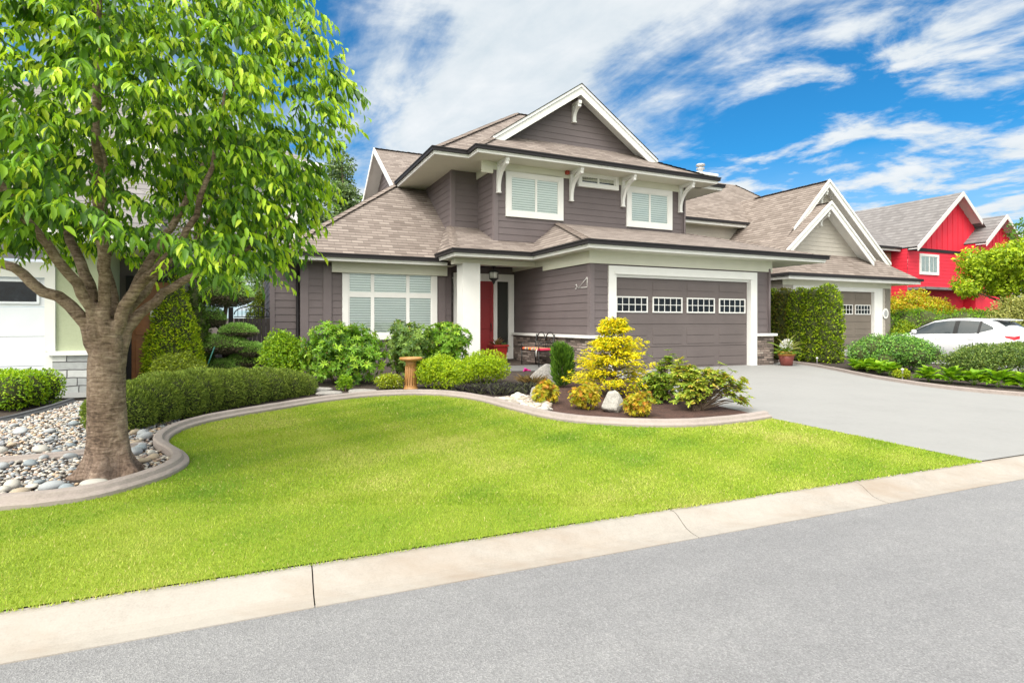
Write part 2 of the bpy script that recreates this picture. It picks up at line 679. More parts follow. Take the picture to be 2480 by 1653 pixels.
def mat_bark():
    m = NT('cherry_bark')
    v = m.coords('Object', (9.0, 9.0, 42.0))
    v2 = m.coords('Object', (26.0, 26.0, 20.0))
    bands = m.noise(v, 1.0, 5, 0.6, 0.8)
    n2 = m.noise(v2, 1.0, 6, 0.65, 0.6)
    big = m.noise(m.coords('Object'), 2.2, 5, 0.6, 0.4)
    vert = m.noise(m.coords('Object', (26.0, 26.0, 3.5)), 1.0, 6, 0.65, 0.8)
    f = m.math('ADD', m.math('MULTIPLY', bands, 0.36), m.math('ADD', m.math('MULTIPLY', n2, 0.24), m.math('ADD', m.math('MULTIPLY', big, 0.34), m.math('MULTIPLY', vert, 0.06))))
    col = m.ramp(f, [(0.37, (0.04, 0.025, 0.018)), (0.44, (0.13, 0.085, 0.06)), (0.51, (0.25, 0.175, 0.13)), (0.60, (0.42, 0.32, 0.25))])
    # old cracked bark low on the trunk is darker and fissured
    sp_ = m.n('ShaderNodeSeparateXYZ')
    tc_ = m.n('ShaderNodeTexCoord')
    m.l(tc_.outputs['Object'], sp_.inputs[0])
    mr = m.n('ShaderNodeMapRange')
    mr.inputs['From Min'].default_value = 0.42
    mr.inputs['From Max'].default_value = 0.05
    m.l(m.math('ADD', sp_.outputs['Z'], m.math('MULTIPLY', big, 0.25)), mr.inputs['Value'])
    old = m.ramp(vert, [(0.38, (0.03, 0.02, 0.015)), (0.5, (0.14, 0.095, 0.07)), (0.65, (0.26, 0.19, 0.15))])
    m.base(m.mix(m.math('MULTIPLY', mr.outputs[0], 0.8), col, old))
    m.rough(0.85)
    m.bump(f, 1.0, 0.05)
    return m.mat


M = {}
M['siding'] = mat_siding('brown_siding', (0.128, 0.105, 0.108))
M['board'] = mat_paint('brown_board', (0.150, 0.124, 0.128), 0.05)
M['door_brown'] = mat_siding('garage_door_brown', (0.128, 0.106, 0.104))
M['white'] = mat_paint('white_trim', (0.76, 0.76, 0.74), 0.03, 0.5)
M['soffit'] = mat_paint('soffit_cream', (0.62, 0.62, 0.52), 0.03, 0.6)
M['gutter'] = mat_plain('dark_gutter', (0.022, 0.020, 0.022), 0.6, 0, 0.25)
M['shingle'] = mat_shingle('roof_shingle', ((0.135, 0.107, 0.093), (0.205, 0.168, 0.149), (0.275, 0.232, 0.207)))
M['shingle_cap'] = mat_paint('ridge_shingle', (0.21, 0.172, 0.152), 0.22, 0.9, 6, 0.3)
M['shingle_taupe'] = mat_shingle('taupe_shingle', ((0.145, 0.115, 0.097), (0.21, 0.172, 0.15), (0.27, 0.226, 0.20)))
M['tile_grey'] = mat_shingle('grey_tile', ((0.14, 0.13, 0.13), (0.175, 0.163, 0.163), (0.21, 0.198, 0.198)), 0.36, 0.33, (0.03, 0.03, 0.032), 0.8, True)
M['stone'] = mat_stone('ledge_stone', ((0.05, 0.04, 0.036), (0.15, 0.115, 0.10), (0.26, 0.20, 0.175), (0.40, 0.34, 0.30)))
M['stone_grey'] = mat_stone('grey_block_stone', ((0.32, 0.33, 0.34), (0.46, 0.48, 0.48), (0.56, 0.57, 0.57), (0.66, 0.67, 0.66)), 0.15, 0.42, (0.10, 0.10, 0.10), 0.010, 0.02)
M['glass'] = mat_glass('window_glass', (0.90, 0.95, 0.93), 0.10)
M['glass_dark'] = mat_glass('dark_glass', (0.10, 0.12, 0.12), 0.10)
M['interior'] = mat_plain('dark_interior', (0.012, 0.013, 0.014), 0.9)
M['red_door'] = mat_plain('red_door_paint', (0.26, 0.022, 0.026), 0.4)
M['black_metal'] = mat_plain('black_metal', (0.012, 0.012, 0.013), 0.45)
M['asphalt'] = mat_asphalt()
M['curb'] = mat_concrete('curb_concrete', (0.315, 0.29, 0.262), (0.25, 0.195, 0.148), 90, 0.16, 0.3, (0.48, 0.74))
M['driveway'] = mat_concrete('driveway_concrete', (0.258, 0.258, 0.256), None, 150, 0.10, 0.2)
M['edging'] = mat_concrete('edging_concrete', (0.31, 0.265, 0.245), None, 60, 0.22, 0.5)
M['slate'] = mat_concrete('porch_slate', (0.13, 0.13, 0.13), None, 60, 0.2, 0.3)
M['mulch'] = mat_ground('bark_mulch', [(0.3, (0.022, 0.012, 0.010)), (0.5, (0.075, 0.036, 0.028)), (0.72, (0.16, 0.085, 0.065))], 6, 55, 1.0, 0.06)
M['soil'] = mat_ground('dark_soil', [(0.3, (0.02, 0.014, 0.011)), (0.6, (0.06, 0.042, 0.033)), (0.8, (0.11, 0.08, 0.065))], 5, 50, 0.9, 0.05)
M['lawn'] = mat_ground('lawn_base', [(0.3, (0.10, 0.17, 0.008)), (0.5, (0.17, 0.24, 0.01)), (0.7, (0.24, 0.28, 0.03))], 1.2, 120, 0.5, 0.02)
M['earth'] = mat_ground('far_grass', [(0.3, (0.05, 0.09, 0.02)), (0.7, (0.10, 0.15, 0.03))], 0.4, 20, 0.3, 0.03)
M['bark'] = mat_bark()
M['twig'] = mat_paint('twig_brown', (0.12, 0.085, 0.06), 0.25, 0.8, 12, 0.2)
M['leaf'] = mat_leaf('leaf', 0.38, 0.42, 0.4)
M['needle'] = mat_leaf('needle', 0.15, 0.6, 0.2)
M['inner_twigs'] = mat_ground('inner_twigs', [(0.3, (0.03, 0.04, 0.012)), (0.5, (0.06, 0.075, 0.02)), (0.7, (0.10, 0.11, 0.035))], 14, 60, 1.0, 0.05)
M['petal'] = mat_leaf('petal', 0.2, 0.6, 0.2)
M['grass'] = mat_leaf('grass_blade', 0.25, 0.6, 0.15)
M['rock'] = mat_ground('pale_rock', [(0.3, (0.19, 0.18, 0.165)), (0.5, (0.34, 0.33, 0.305)), (0.7, (0.46, 0.45, 0.42))], 5, 40, 0.8, 0.03)
M['pebble'] = mat_leaf('pebble', 0.0, 0.75, 0.3)


def blind_mat():
    m = NT('window_blind')
    tc = m.n('ShaderNodeTexCoord')
    sep = m.n('ShaderNodeSeparateXYZ')
    m.l(tc.outputs['Object'], sep.inputs[0])
    fr = m.math('FRACT', m.math('DIVIDE', sep.outputs['Z'], 0.075))
    m.base(m.ramp(fr, [(0.0, (0.14, 0.16, 0.16)), (0.18, (0.42, 0.45, 0.44)), (0.45, (0.85, 0.87, 0.86)), (1.0, (0.78, 0.80, 0.79))]))
    m.rough(0.5)
    m.bump(fr, 0.5, 0.02)
    return m.mat


M['blind'] = blind_mat()

# ------------------------------------------------------------------ ground frame
ANG = math.radians(22.5)
ST = Vector((math.cos(ANG), math.sin(ANG)))      # along the street
SN = Vector((-math.sin(ANG), math.cos(ANG)))     # from the street towards the houses
S0 = 3.8145
SLOPE = 0.0233


def zg(x, y):
    return 0.12 + SLOPE * (x * SN.x + y * SN.y - S0)


TH = math.radians(24.8)
HU = Vector((math.cos(TH), math.sin(TH)))
HV = Vector((-math.sin(TH), math.cos(TH)))
HO = Vector((2.753, 15.207))
SLAB = 0.33


def hw(u, v):
    p = HO + HU * u + HV * v
    return p.x, p.y


def sheet(name, pts, mat, dz, kind='structure', drop=0.0):
    """flat polygon lying on the sloping yard, dz above it"""
    pts3 = [Vector((x, y, zg(x, y) + dz)) for x, y in pts]
    tris = tessellate_polygon([[Vector((p.x, p.y, 0)) for p in pts3]])
    mb = MB()
    fs = []
    for t in tris:
        a, b, c = (pts3[i] for i in t)
        if (b - a).cross(c - a).z < 0:
            t = (t[0], t[2], t[1])
        fs.append(t)
    mb.faces(pts3, fs)
    o = mb.build(name, mat)
    o['kind'] = kind
    return o


def smooth_path(pts, n=6):
    """Catmull-Rom through points"""
    P = [Vector(p) for p in pts]
    out = []
    for i in range(len(P) - 1):
        p0, p1, p2, p3 = P[max(i - 1, 0)], P[i], P[i + 1], P[min(i + 2, len(P) - 1)]
        for k in range(n):
            t = k / n
            out.append(0.5 * ((2 * p1) + (p2 - p0) * t + (2 * p0 - 5 * p1 + 4 * p2 - p3) * t * t + (3 * p1 - p0 - 3 * p2 + p3) * t ** 3))
    out.append(P[-1])
    return out

# ------------------------------------------------------------------ the ground, road and paving


def sp(a, s):
    """street coordinates -> world xy: a along the kerb, s behind its back edge"""
    p = ST * a + SN * (S0 + s)
    return p.x, p.y


def build_ground():
    mb = MB()
    mb.poly([(-900, -900, -0.06), (900, -900, -0.06), (900, 900, -0.06), (-900, 900, -0.06)])
    mb.build('ground', M['earth'])['kind'] = 'structure'
    # yard: one sloping sheet from the kerb back
    mb = MB()
    q = [sp(-60, 0.006), sp(120, 0.006), sp(120, 90), sp(-60, 90)]
    mb.poly([(x, y, zg(x, y) - 0.004) for x, y in q])
    mb.build('yard_ground', M['soil'])['kind'] = 'structure'
    mb = MB()
    q = [sp(-60, -9.5), sp(120, -9.5), sp(120, -0.30), sp(-60, -0.30)]
    mb.poly([(x, y, 0.0) for x, y in q])
    mb.build('road', M['asphalt'])['kind'] = 'structure'
    # rolled kerb, poured in bays with open joints
    prof = [(-0.335, -0.05), (-0.332, 0.006), (-0.25, 0.012), (-0.19, 0.026), (-0.13, 0.062), (-0.085, 0.094), (-0.04, 0.112), (0.012, 0.118), (0.014, -0.05)]
    joints = [-40, -33.0, -27, -21, -15, -9, -4.6, 0.21, 2.99, 5.15, 8.2, 12, 16, 20, 26, 32, 40, 50, 60]
    mb = MB()
    for a0, a1 in zip(joints[:-1], joints[1:]):
        a0 += 0.004
        a1 -= 0.004
        r0 = [(*sp(a0, s), z) for s, z in prof]
        r1 = [(*sp(a1, s), z) for s, z in prof]
        n = len(prof)
        mb.faces(r0 + r1, [(i, n + i, n + i + 1, i + 1) for i in range(n - 1)])
        mb.faces(r0, [tuple(range(n))])
        mb.faces(r1, [tuple(range(n - 1, -1, -1))])
    mb.build('kerb', M['curb'])['kind'] = 'structure'


build_ground()

EDGE_PTS = [(-6.6, 3.75), (-5.2, 4.12), (-4.02, 4.48), (-3.72, 4.60), (-3.47, 4.78), (-3.33, 5.06), (-3.25, 5.42), (-3.30, 5.81), (-3.47, 6.10), (-3.68, 6.33), (-3.86, 6.50),
            (-4.05, 6.73), (-4.20, 7.06), (-4.28, 7.5), (-4.22, 7.95), (-4.02, 8.42), (-3.70, 8.95), (-3.22, 9.72), (-2.60, 10.36), (-1.94, 10.62), (-1.26, 10.55), (-0.58, 10.0),
            (0.06, 9.05), (0.71, 8.28), (1.6, 7.95), (2.52, 7.95), (3.4, 8.32), (3.95, 8.66)]
EDGE = smooth_path(EDGE_PTS, 5)


def offset_path(path, d):
    out = []
    for i, p in enumerate(path):
        t = (path[min(i + 1, len(path) - 1)] - path[max(i - 1, 0)])
        t = t.normalized()
        out.append(Vector((p.x - t.y * d, p.y + t.x * d)))
    return out


def strip_border(name, path, width, height, mat, dz=0.0):
    """low poured border with a sloped mower face and rounded top"""
    n = len(path)
    prof = [(0.0, -0.05), (0.0, height * 0.40), (width * 0.08, height * 0.52), (width * 0.30, height * 0.62), (width * 0.42, height * 0.96), (width * 0.55, height * 1.02), (width * 0.88, height * 1.05), (width, height * 0.9), (width, -0.05)]
    rows = []
    for d, z in prof:
        op = offset_path(path, d)
        rows.append([(p.x, p.y, zg(p.x, p.y) + z + dz + RNG.normal() * 0.0015) for p in op])
    mb = MB()
    k = len(prof)
    vs = [rows[j][i] for i in range(n) for j in range(k)]
    fs = [(i * k + j, (i + 1) * k + j, (i + 1) * k + j + 1, i * k + j + 1) for i in range(n - 1) for j in range(k - 1)]
    mb.faces(vs, fs, smooth=False)
    mb.faces([vs[j] for j in range(k)], [tuple(range(k))])
    mb.faces([vs[(n - 1) * k + j] for j in range(k)], [tuple(range(k - 1, -1, -1))])
    o = mb.build(name, mat)
    o['kind'] = 'structure'
    return o


strip_border('bed_edging', EDGE, 0.16, 0.10, M['edging'])

DRIVE_L = [sp(7.14, -0.0), (3.98, 8.60), (3.87, 8.94), (3.46, 9.9), (3.10, 11.6), hw(-0.55, 0.0)]
DRIVE_R = [hw(6.15, 0.15), (8.75, 18.5), (9.12, 17.4), (9.17, 16.1), (9.08, 14.5), (9.16, 13.3), (9.45, 12.2), (10.2, 11.3), (11.6, 10.4), (13.2, 9.8), sp(16.5, 0.0)]
DRIVE_RS = [tuple(p) for p in smooth_path(DRIVE_R[1:-1], 5)]
sheet('driveway', DRIVE_L[::-1] + [sp(7.14, 0.0), sp(16.5, 0.0)] + DRIVE_RS[::-1] + [hw(6.15, 0.15), hw(5.3, 0.15), hw(-0.2, 0.15)], M['driveway'], 0.010)
strip_border('driveway_edging', [Vector(p) for p in DRIVE_RS], -0.15, 0.085, M['edging'])

lawn_poly = [sp(-14, 0.012)] + [(p.x, p.y) for p in EDGE] + [(3.98, 8.58), sp(7.14, 0.012)]
lawn_poly = [sp(-14, 0.012), (-9.5, 2.9)] + lawn_poly[1:]
sheet('lawn', lawn_poly, M['lawn'], 0.006)

bed = [(p.x, p.y) for p in offset_path(EDGE, 0.08)]
sheet('planting_bed', bed[22:] + [(3.87, 8.94), (3.46, 9.9), (3.10, 11.6), hw(-0.55, 0.0), hw(-0.9, 1.7), hw(-3.2, 1.9), hw(-3.2, 4.4), hw(-8.1, 4.5), hw(-9.3, 4.8), hw(-10.6, 1.9), (-5.6, 8.3)], M['soil'], 0.008)
mulch_poly = [(p.x, p.y) for p in offset_path(EDGE[-34:], 0.09)] + [(3.84, 8.98), (3.44, 9.9), (3.08, 11.6), hw(-0.6, -0.05), (1.0, 12.6), (0.7, 10.4)]
sheet('mulch_bed', mulch_poly, M['mulch'], 0.016)
sheet('stone_bed', [(p.x, p.y) for p in offset_path(EDGE[:72], 0.09)] + [(-5.2, 8.6), (-6.2, 9.9), (-7.3, 9.7), (-7.2, 8.6), (-6.9, 7.6), (-9.4, 6.2), (-9.5, 3.2)], M['soil'], 0.018)
sheet('front_walk', [hw(-2.7, 0.9), hw(-0.5, 0.25), hw(-0.85, 2.2), hw(-2.7, 2.2)], M['slate'], 0.022)
sheet('neighbour_driveway', [hw(-17.6, 0.3), sp(-22, 0.0), sp(-12.5, 0.0), (-9.6, 7.2), (-8.9, 10.0), hw(-12.0, 0.3)], M['driveway'], 0.012)
sheet('side_path', [(-8.75, 9.75), (-7.6, 9.95), (-6.9, 10.4), (-6.9, 11.2), hw(-10.3, 1.8), hw(-11.6, 1.8), hw(-11.6, 0.35), hw(-12.4, 0.3)], M['driveway'], 0.020)
sheet('far_driveway', [hw(11.6, 4.0), hw(11.0, -3.0), hw(10.6, -7), sp(21, 0.0), sp(30, 0.0), hw(18, 4.0)], M['driveway'], 0.012)

# ------------------------------------------------------------------ building pieces (local axes: x along the front, y to the back)


def lap(mb, p0, d, out, z0, z1, left, right, ex=0.19, proud=0.017):
    """overlapping boards on a wall whose ends may follow a slope"""
    p0, d, out = Vector(p0), Vector(d), Vector(out)
    lf = left if callable(left) else (lambda z: left)
    rf = right if callable(right) else (lambda z: right)

    def P(a, z, o):
        q = p0 + d * a + out * o
        return (q.x, q.y, z)
    flip = d.cross(Vector((0, 0, 1))).dot(out) < 0
    z = z0
    while z < z1 - 1e-4:
        zt = min(z + ex, z1)
        l0, l1, r0, r1 = lf(z), lf(zt), rf(z), rf(zt)
        if r0 > l0 and r1 >= l1:
            q = [P(l0, z, proud), P(r0, z, proud), P(r1, zt, 0.004), P(l1, zt, 0.004)]
            w = [P(l0, z, 0.0), P(r0, z, 0.0), P(r0, z, proud), P(l0, z, proud)]
            mb.poly(q[::-1] if flip else q)
            mb.poly(w[::-1] if flip else w)
        z = zt


def roof(mb, pts, mi=0):
    P = [Vector(p) for p in pts]
    n = Vector((0, 0, 0))
    for i in range(len(P)):
        n += P[i].cross(P[(i + 1) % len(P)])
    n.normalize()
    if n.z < 0:
        P = P[::-1]
        n = -n
    e = Vector((0, 0, 1)).cross(n).normalized()
    s = n.cross(e)
    mb.poly(P, mi, [(p.dot(e), p.dot(s)) for p in P])


def plane(u0, v0, z0, pu, pv):
    """z on a roof plane through (u0,v0,z0) rising pu per metre of u and pv per metre of v"""
    return lambda u, v: (u, v, z0 + pu * (u - u0) + pv * (v - v0))


def sweep(mb, path, o0, o1, z0, z1, mi=0):
    """rectangular section run along a plan polyline; o measured to the right of travel; mitred"""
    P = [Vector(p[:2]) for p in path]
    zs = [p[2] if len(p) > 2 else 0 for p in path]
    n = len(P)
    secs = []
    for i in range(n):
        nr = []
        if i > 0:
            t = (P[i] - P[i - 1]).normalized()
            nr.append(Vector((t.y, -t.x)))
        if i < n - 1:
            t = (P[i + 1] - P[i]).normalized()
            nr.append(Vector((t.y, -t.x)))
        if len(nr) == 2:
            b = (nr[0] + nr[1]).normalized()
            k = 1 / max(0.3, b.dot(nr[0]))
        else:
            b, k = nr[0], 1
        secs.append([(P[i] + b * k * o).to_tuple() + (z + zs[i],) for o, z in ((o0, z0), (o1, z0), (o1, z1), (o0, z1))])
    vs = [p for s in secs for p in s]
    fs = []
    for i in range(n - 1):
        for j in range(4):
            j2 = (j + 1) % 4
            fs.append((i * 4 + j, i * 4 + j2, (i + 1) * 4 + j2, (i + 1) * 4 + j))
    fs.append((3, 2, 1, 0))
    fs.append(tuple((n - 1) * 4 + j for j in range(4)))
    mb.faces(vs, fs, mi)


def caps(mb, a, b, w=0.13, step=0.17, rise=0.022):
    """overlapping cap shingles along a hip or ridge from a (low) to b"""
    a, b = Vector(a), Vector(b)
    t = (b - a)
    L = t.length
    t.normalize()
    s = t.cross(Vector((0, 0, 1))).normalized()
    up = s.cross(t)
    k = 0
    while k * step < L - 0.05:
        c0 = a + t * (k * step)
        c1 = a + t * min(L, k * step + step * 1.08)
        j = random.uniform(-0.006, 0.006)
        hi = up * (rise + 0.014 + j)
        lo = up * (rise - 0.006 + j)
        dn = up * (-0.035)
        l0, l1 = c0 + s * w + hi + dn, c1 + s * w + lo + dn
        r0, r1 = c0 - s * w + hi + dn, c1 - s * w + lo + dn
        m0, m1 = c0 + hi, c1 + lo
        d0 = up * -0.025
        vs = [l0, m0, r0, r1, m1, l1, l0 + d0, m0 + d0, r0 + d0]
        mb.faces([v.to_tuple() for v in vs], [(0, 1, 4, 5), (1, 2, 3, 4), (0, 6, 7, 1), (1, 7, 8, 2)])
        k += 1


def window(parent, u0, u1, z0, z1, v, trim=0.13, cols=(0.5,), rail=None, shade='blind', head=None, name='window', grid=0, proud=0.07, bar=0.035):
    """framed window on a wall that faces -y at y=v; children: frame, glass, blind"""
    f = MB()
    o = v - proud
    f.box(u0, u0 + trim, o, v + 0.03, z0, z1)
    f.box(u1 - trim, u1, o, v + 0.03, z0, z1)
    f.box(u0 + trim, u1 - trim, o, v + 0.03, z0, z0 + trim)
    f.box(u0 + trim, u1 - trim, o, v + 0.03, z1 - trim, z1)
    a0, a1, b0, b1 = u0 + trim, u1 - trim, z0 + trim, z1 - trim
    si = 0.035
    o2 = v - proud * 0.72
    f.box(a0, a0 + si, o2, v, b0, b1)
    f.box(a1 - si, a1, o2, v, b0, b1)
    f.box(a0 + si, a1 - si, o2, v, b0, b0 + si)
    f.box(a0 + si, a1 - si, o2, v, b1 - si, b1)
    for c in cols:
        x = a0 + (a1 - a0) * c
        f.box(x - bar, x + bar, o2 - 0.004, v, b0 + si, b1 - si)
    if rail:
        zz = b0 + (b1 - b0) * rail
        xs = [a0 + si] + [a0 + (a1 - a0) * c for c in cols] + [a1 - si]
        for x0, x1 in zip(xs[:-1], xs[1:]):
            p0 = 0 if x0 == xs[0] else bar
            p1 = 0 if x1 == xs[-1] else bar
            f.box(x0 + p0, x1 - p1, o2, v, zz - bar * 1.5, zz + bar * 1.5)
    if grid:
        for c in range(1, grid):
            x = a0 + (a1 - a0) * c / grid
            f.box(x - 0.012, x + 0.012, o2 + 0.006, v, b0 + si, b1 - si)
    w = f.build(name, M['white'], parent)
    g = MB()
    y = v - proud * 0.5
    g.poly([(a0 + 0.01, y, b0 + 0.01), (a1 - 0.01, y, b0 + 0.01), (a1 - 0.01, y, b1 - 0.01), (a0 + 0.01, y, b1 - 0.01)])
    g.build('glass', M['glass'] if shade == 'blind' else M['glass_dark'], w)
    b = MB()
    y = v - proud * 0.36
    b.poly([(a0 + 0.01, y, b0 + 0.01), (a1 - 0.01, y, b0 + 0.01), (a1 - 0.01, y, b1 - 0.01), (a0 + 0.01, y, b1 - 0.01)])
    b.build('blind' if shade == 'blind' else 'pane_backing', M['blind'] if shade == 'blind' else M['interior'], w)
    return w


def garage_door(parent, u0, u1, z0, z1, v, mat, nwin=4, wz=None, cols=5):
    """sectional door facing -y: four rows of grooved panels and a row of gridded windows"""
    d = MB()
    n = 4
    H = (z1 - z0) / n
    npan = nwin
    W = (u1 - u0) / npan
    for r in range(n):
        a, b = z0 + r * H + 0.006, z0 + (r + 1) * H - 0.006
        d.box(u0, u1, v, v + 0.05, a, b)
        if r == n - 1 and False:
            continue
        for c in range(npan):
            x0, x1 = u0 + c * W + 0.10, u0 + (c + 1) * W - 0.10
            if r == 2:
                continue
            # raised field with three grooves
            for k in range(2):
                h0 = a + 0.07 + k * (H - 0.14) / 2
                h1 = h0 + (H - 0.14) / 2 - 0.035
                d.box(x0, x1, v - 0.012, v, h0, h1, bev=0.006)
    d.box(u0, u1, v + 0.05, v + 0.08, z0, z1)
    door = d.build('garage_door', mat, parent)
    for c in range(npan):
        x0, x1 = u0 + c * W + 0.085, u0 + (c + 1) * W - 0.085
        a = wz[0] if wz else z0 + 2 * H + 0.08
        b = wz[1] if wz else z0 + 3 * H - 0.08
        f = MB()
        y0, y1 = v - 0.030, v - 0.001
        t = 0.035
        f.box(x0, x1, y0, y1, a, a + t)
        f.box(x0, x1, y0, y1, b - t, b)
        f.box(x0, x0 + t, y0, y1, a + t, b - t)
        f.box(x1 - t, x1, y0, y1, a + t, b - t)
        for k in range(1, cols):
            x = x0 + (x1 - x0) * k / cols
            f.box(x - 0.009, x + 0.009, y0 + 0.008, y1, a + t, b - t)
        zz = (a + b) / 2
        xs = [x0 + t] + [x0 + (x1 - x0) * k / cols for k in range(1, cols)] + [x1 - t]
        for q0, q1 in zip(xs[:-1], xs[1:]):
            f.box(q0 + (0.009 if q0 != xs[0] else 0), q1 - (0.009 if q1 != xs[-1] else 0), y0 + 0.010, y1, zz - 0.009, zz + 0.009)
        w = f.build('door_window', M['white'], door)
        g = MB()
        g.poly([(x0 + t, v - 0.008, a + t), (x1 - t, v - 0.008, a + t), (x1 - t, v - 0.008, b - t), (x0 + t, v - 0.008, b - t)])
        g.build('glass', M['pane_black'], w)
    return door


def pane_mat():
    m = NT('door_pane')
    v = m.coords('Object')
    n1 = m.noise(v, 6, 4, 0.7)
    m.base(m.ramp(n1, [(0.35, (0.004, 0.005, 0.008)), (0.6, (0.010, 0.014, 0.02)), (0.8, (0.05, 0.055, 0.06))]))
    m.rough(0.12)
    m.b.inputs['Specular IOR Level'].default_value = 0.3
    return m.mat


M['pane_black'] = pane_mat()


def bracket(parent, u, v, ztop, zbot, out, w=0.11):
    """white knee brace: leg on the wall, curved arm out to the eave"""
    mb = MB()
    mb.box(u - w / 2, u + w / 2, v - 0.10, v, zbot, ztop)
    mb.box(u - w / 2 - 0.015, u + w / 2 + 0.015, v - 0.115, v, zbot - 0.03, zbot)
    n = 8
    for i in range(n):
        t0, t1 = i / n, (i + 1) / n

        def pt(t):
            y = v - 0.10 - (out - 0.10) * (1 - math.cos(t * math.pi / 2))
            z = zbot + 0.22 + (ztop - zbot - 0.22 - 0.09) * math.sin(t * math.pi / 2)
            return y, z
        (y0, a0), (y1, a1) = pt(t0), pt(t1)
        th = 0.11
        mb.prism([(u - w / 2 + 0.004, y0, a0 - th), (u - w / 2 + 0.004, y1, a1 - th), (u - w / 2 + 0.004, y1, a1), (u - w / 2 + 0.004, y0, a0)], (w - 0.008, 0, 0))
    mb.box(u - w / 2, u + w / 2, v - out - 0.03, v - 0.10, ztop - 0.10, ztop)
    return mb.build('eave_bracket', M['white'], parent)


def gable_rake(mb, apex, footL, footR, v, h=0.20, th=0.05, mi=0, depth=0.0):
    """pair of sloping boards on a gable; apex and feet are (u,z) of the upper edge"""
    (ua, za), (ul, zl), (ur, zr) = apex, footL, footR
    for (uf, zf) in ((ul, zl), (ur, zr)):
        mb.prism([(uf, v, zf), (ua, v, za), (ua, v, za - h * 1.2), (uf, v, zf - h * 1.2)] if uf < ua else
                 [(ua, v, za), (uf, v, zf), (uf, v, zf - h * 1.2), (ua, v, za - h * 1.2)], (0, th, 0), mi)

# ------------------------------------------------------------------ the brown house
house = thing('house', 'brown two storey house with white trim, red front door and brown double garage', 'house', (HO.x, HO.y, SLAB), TH)


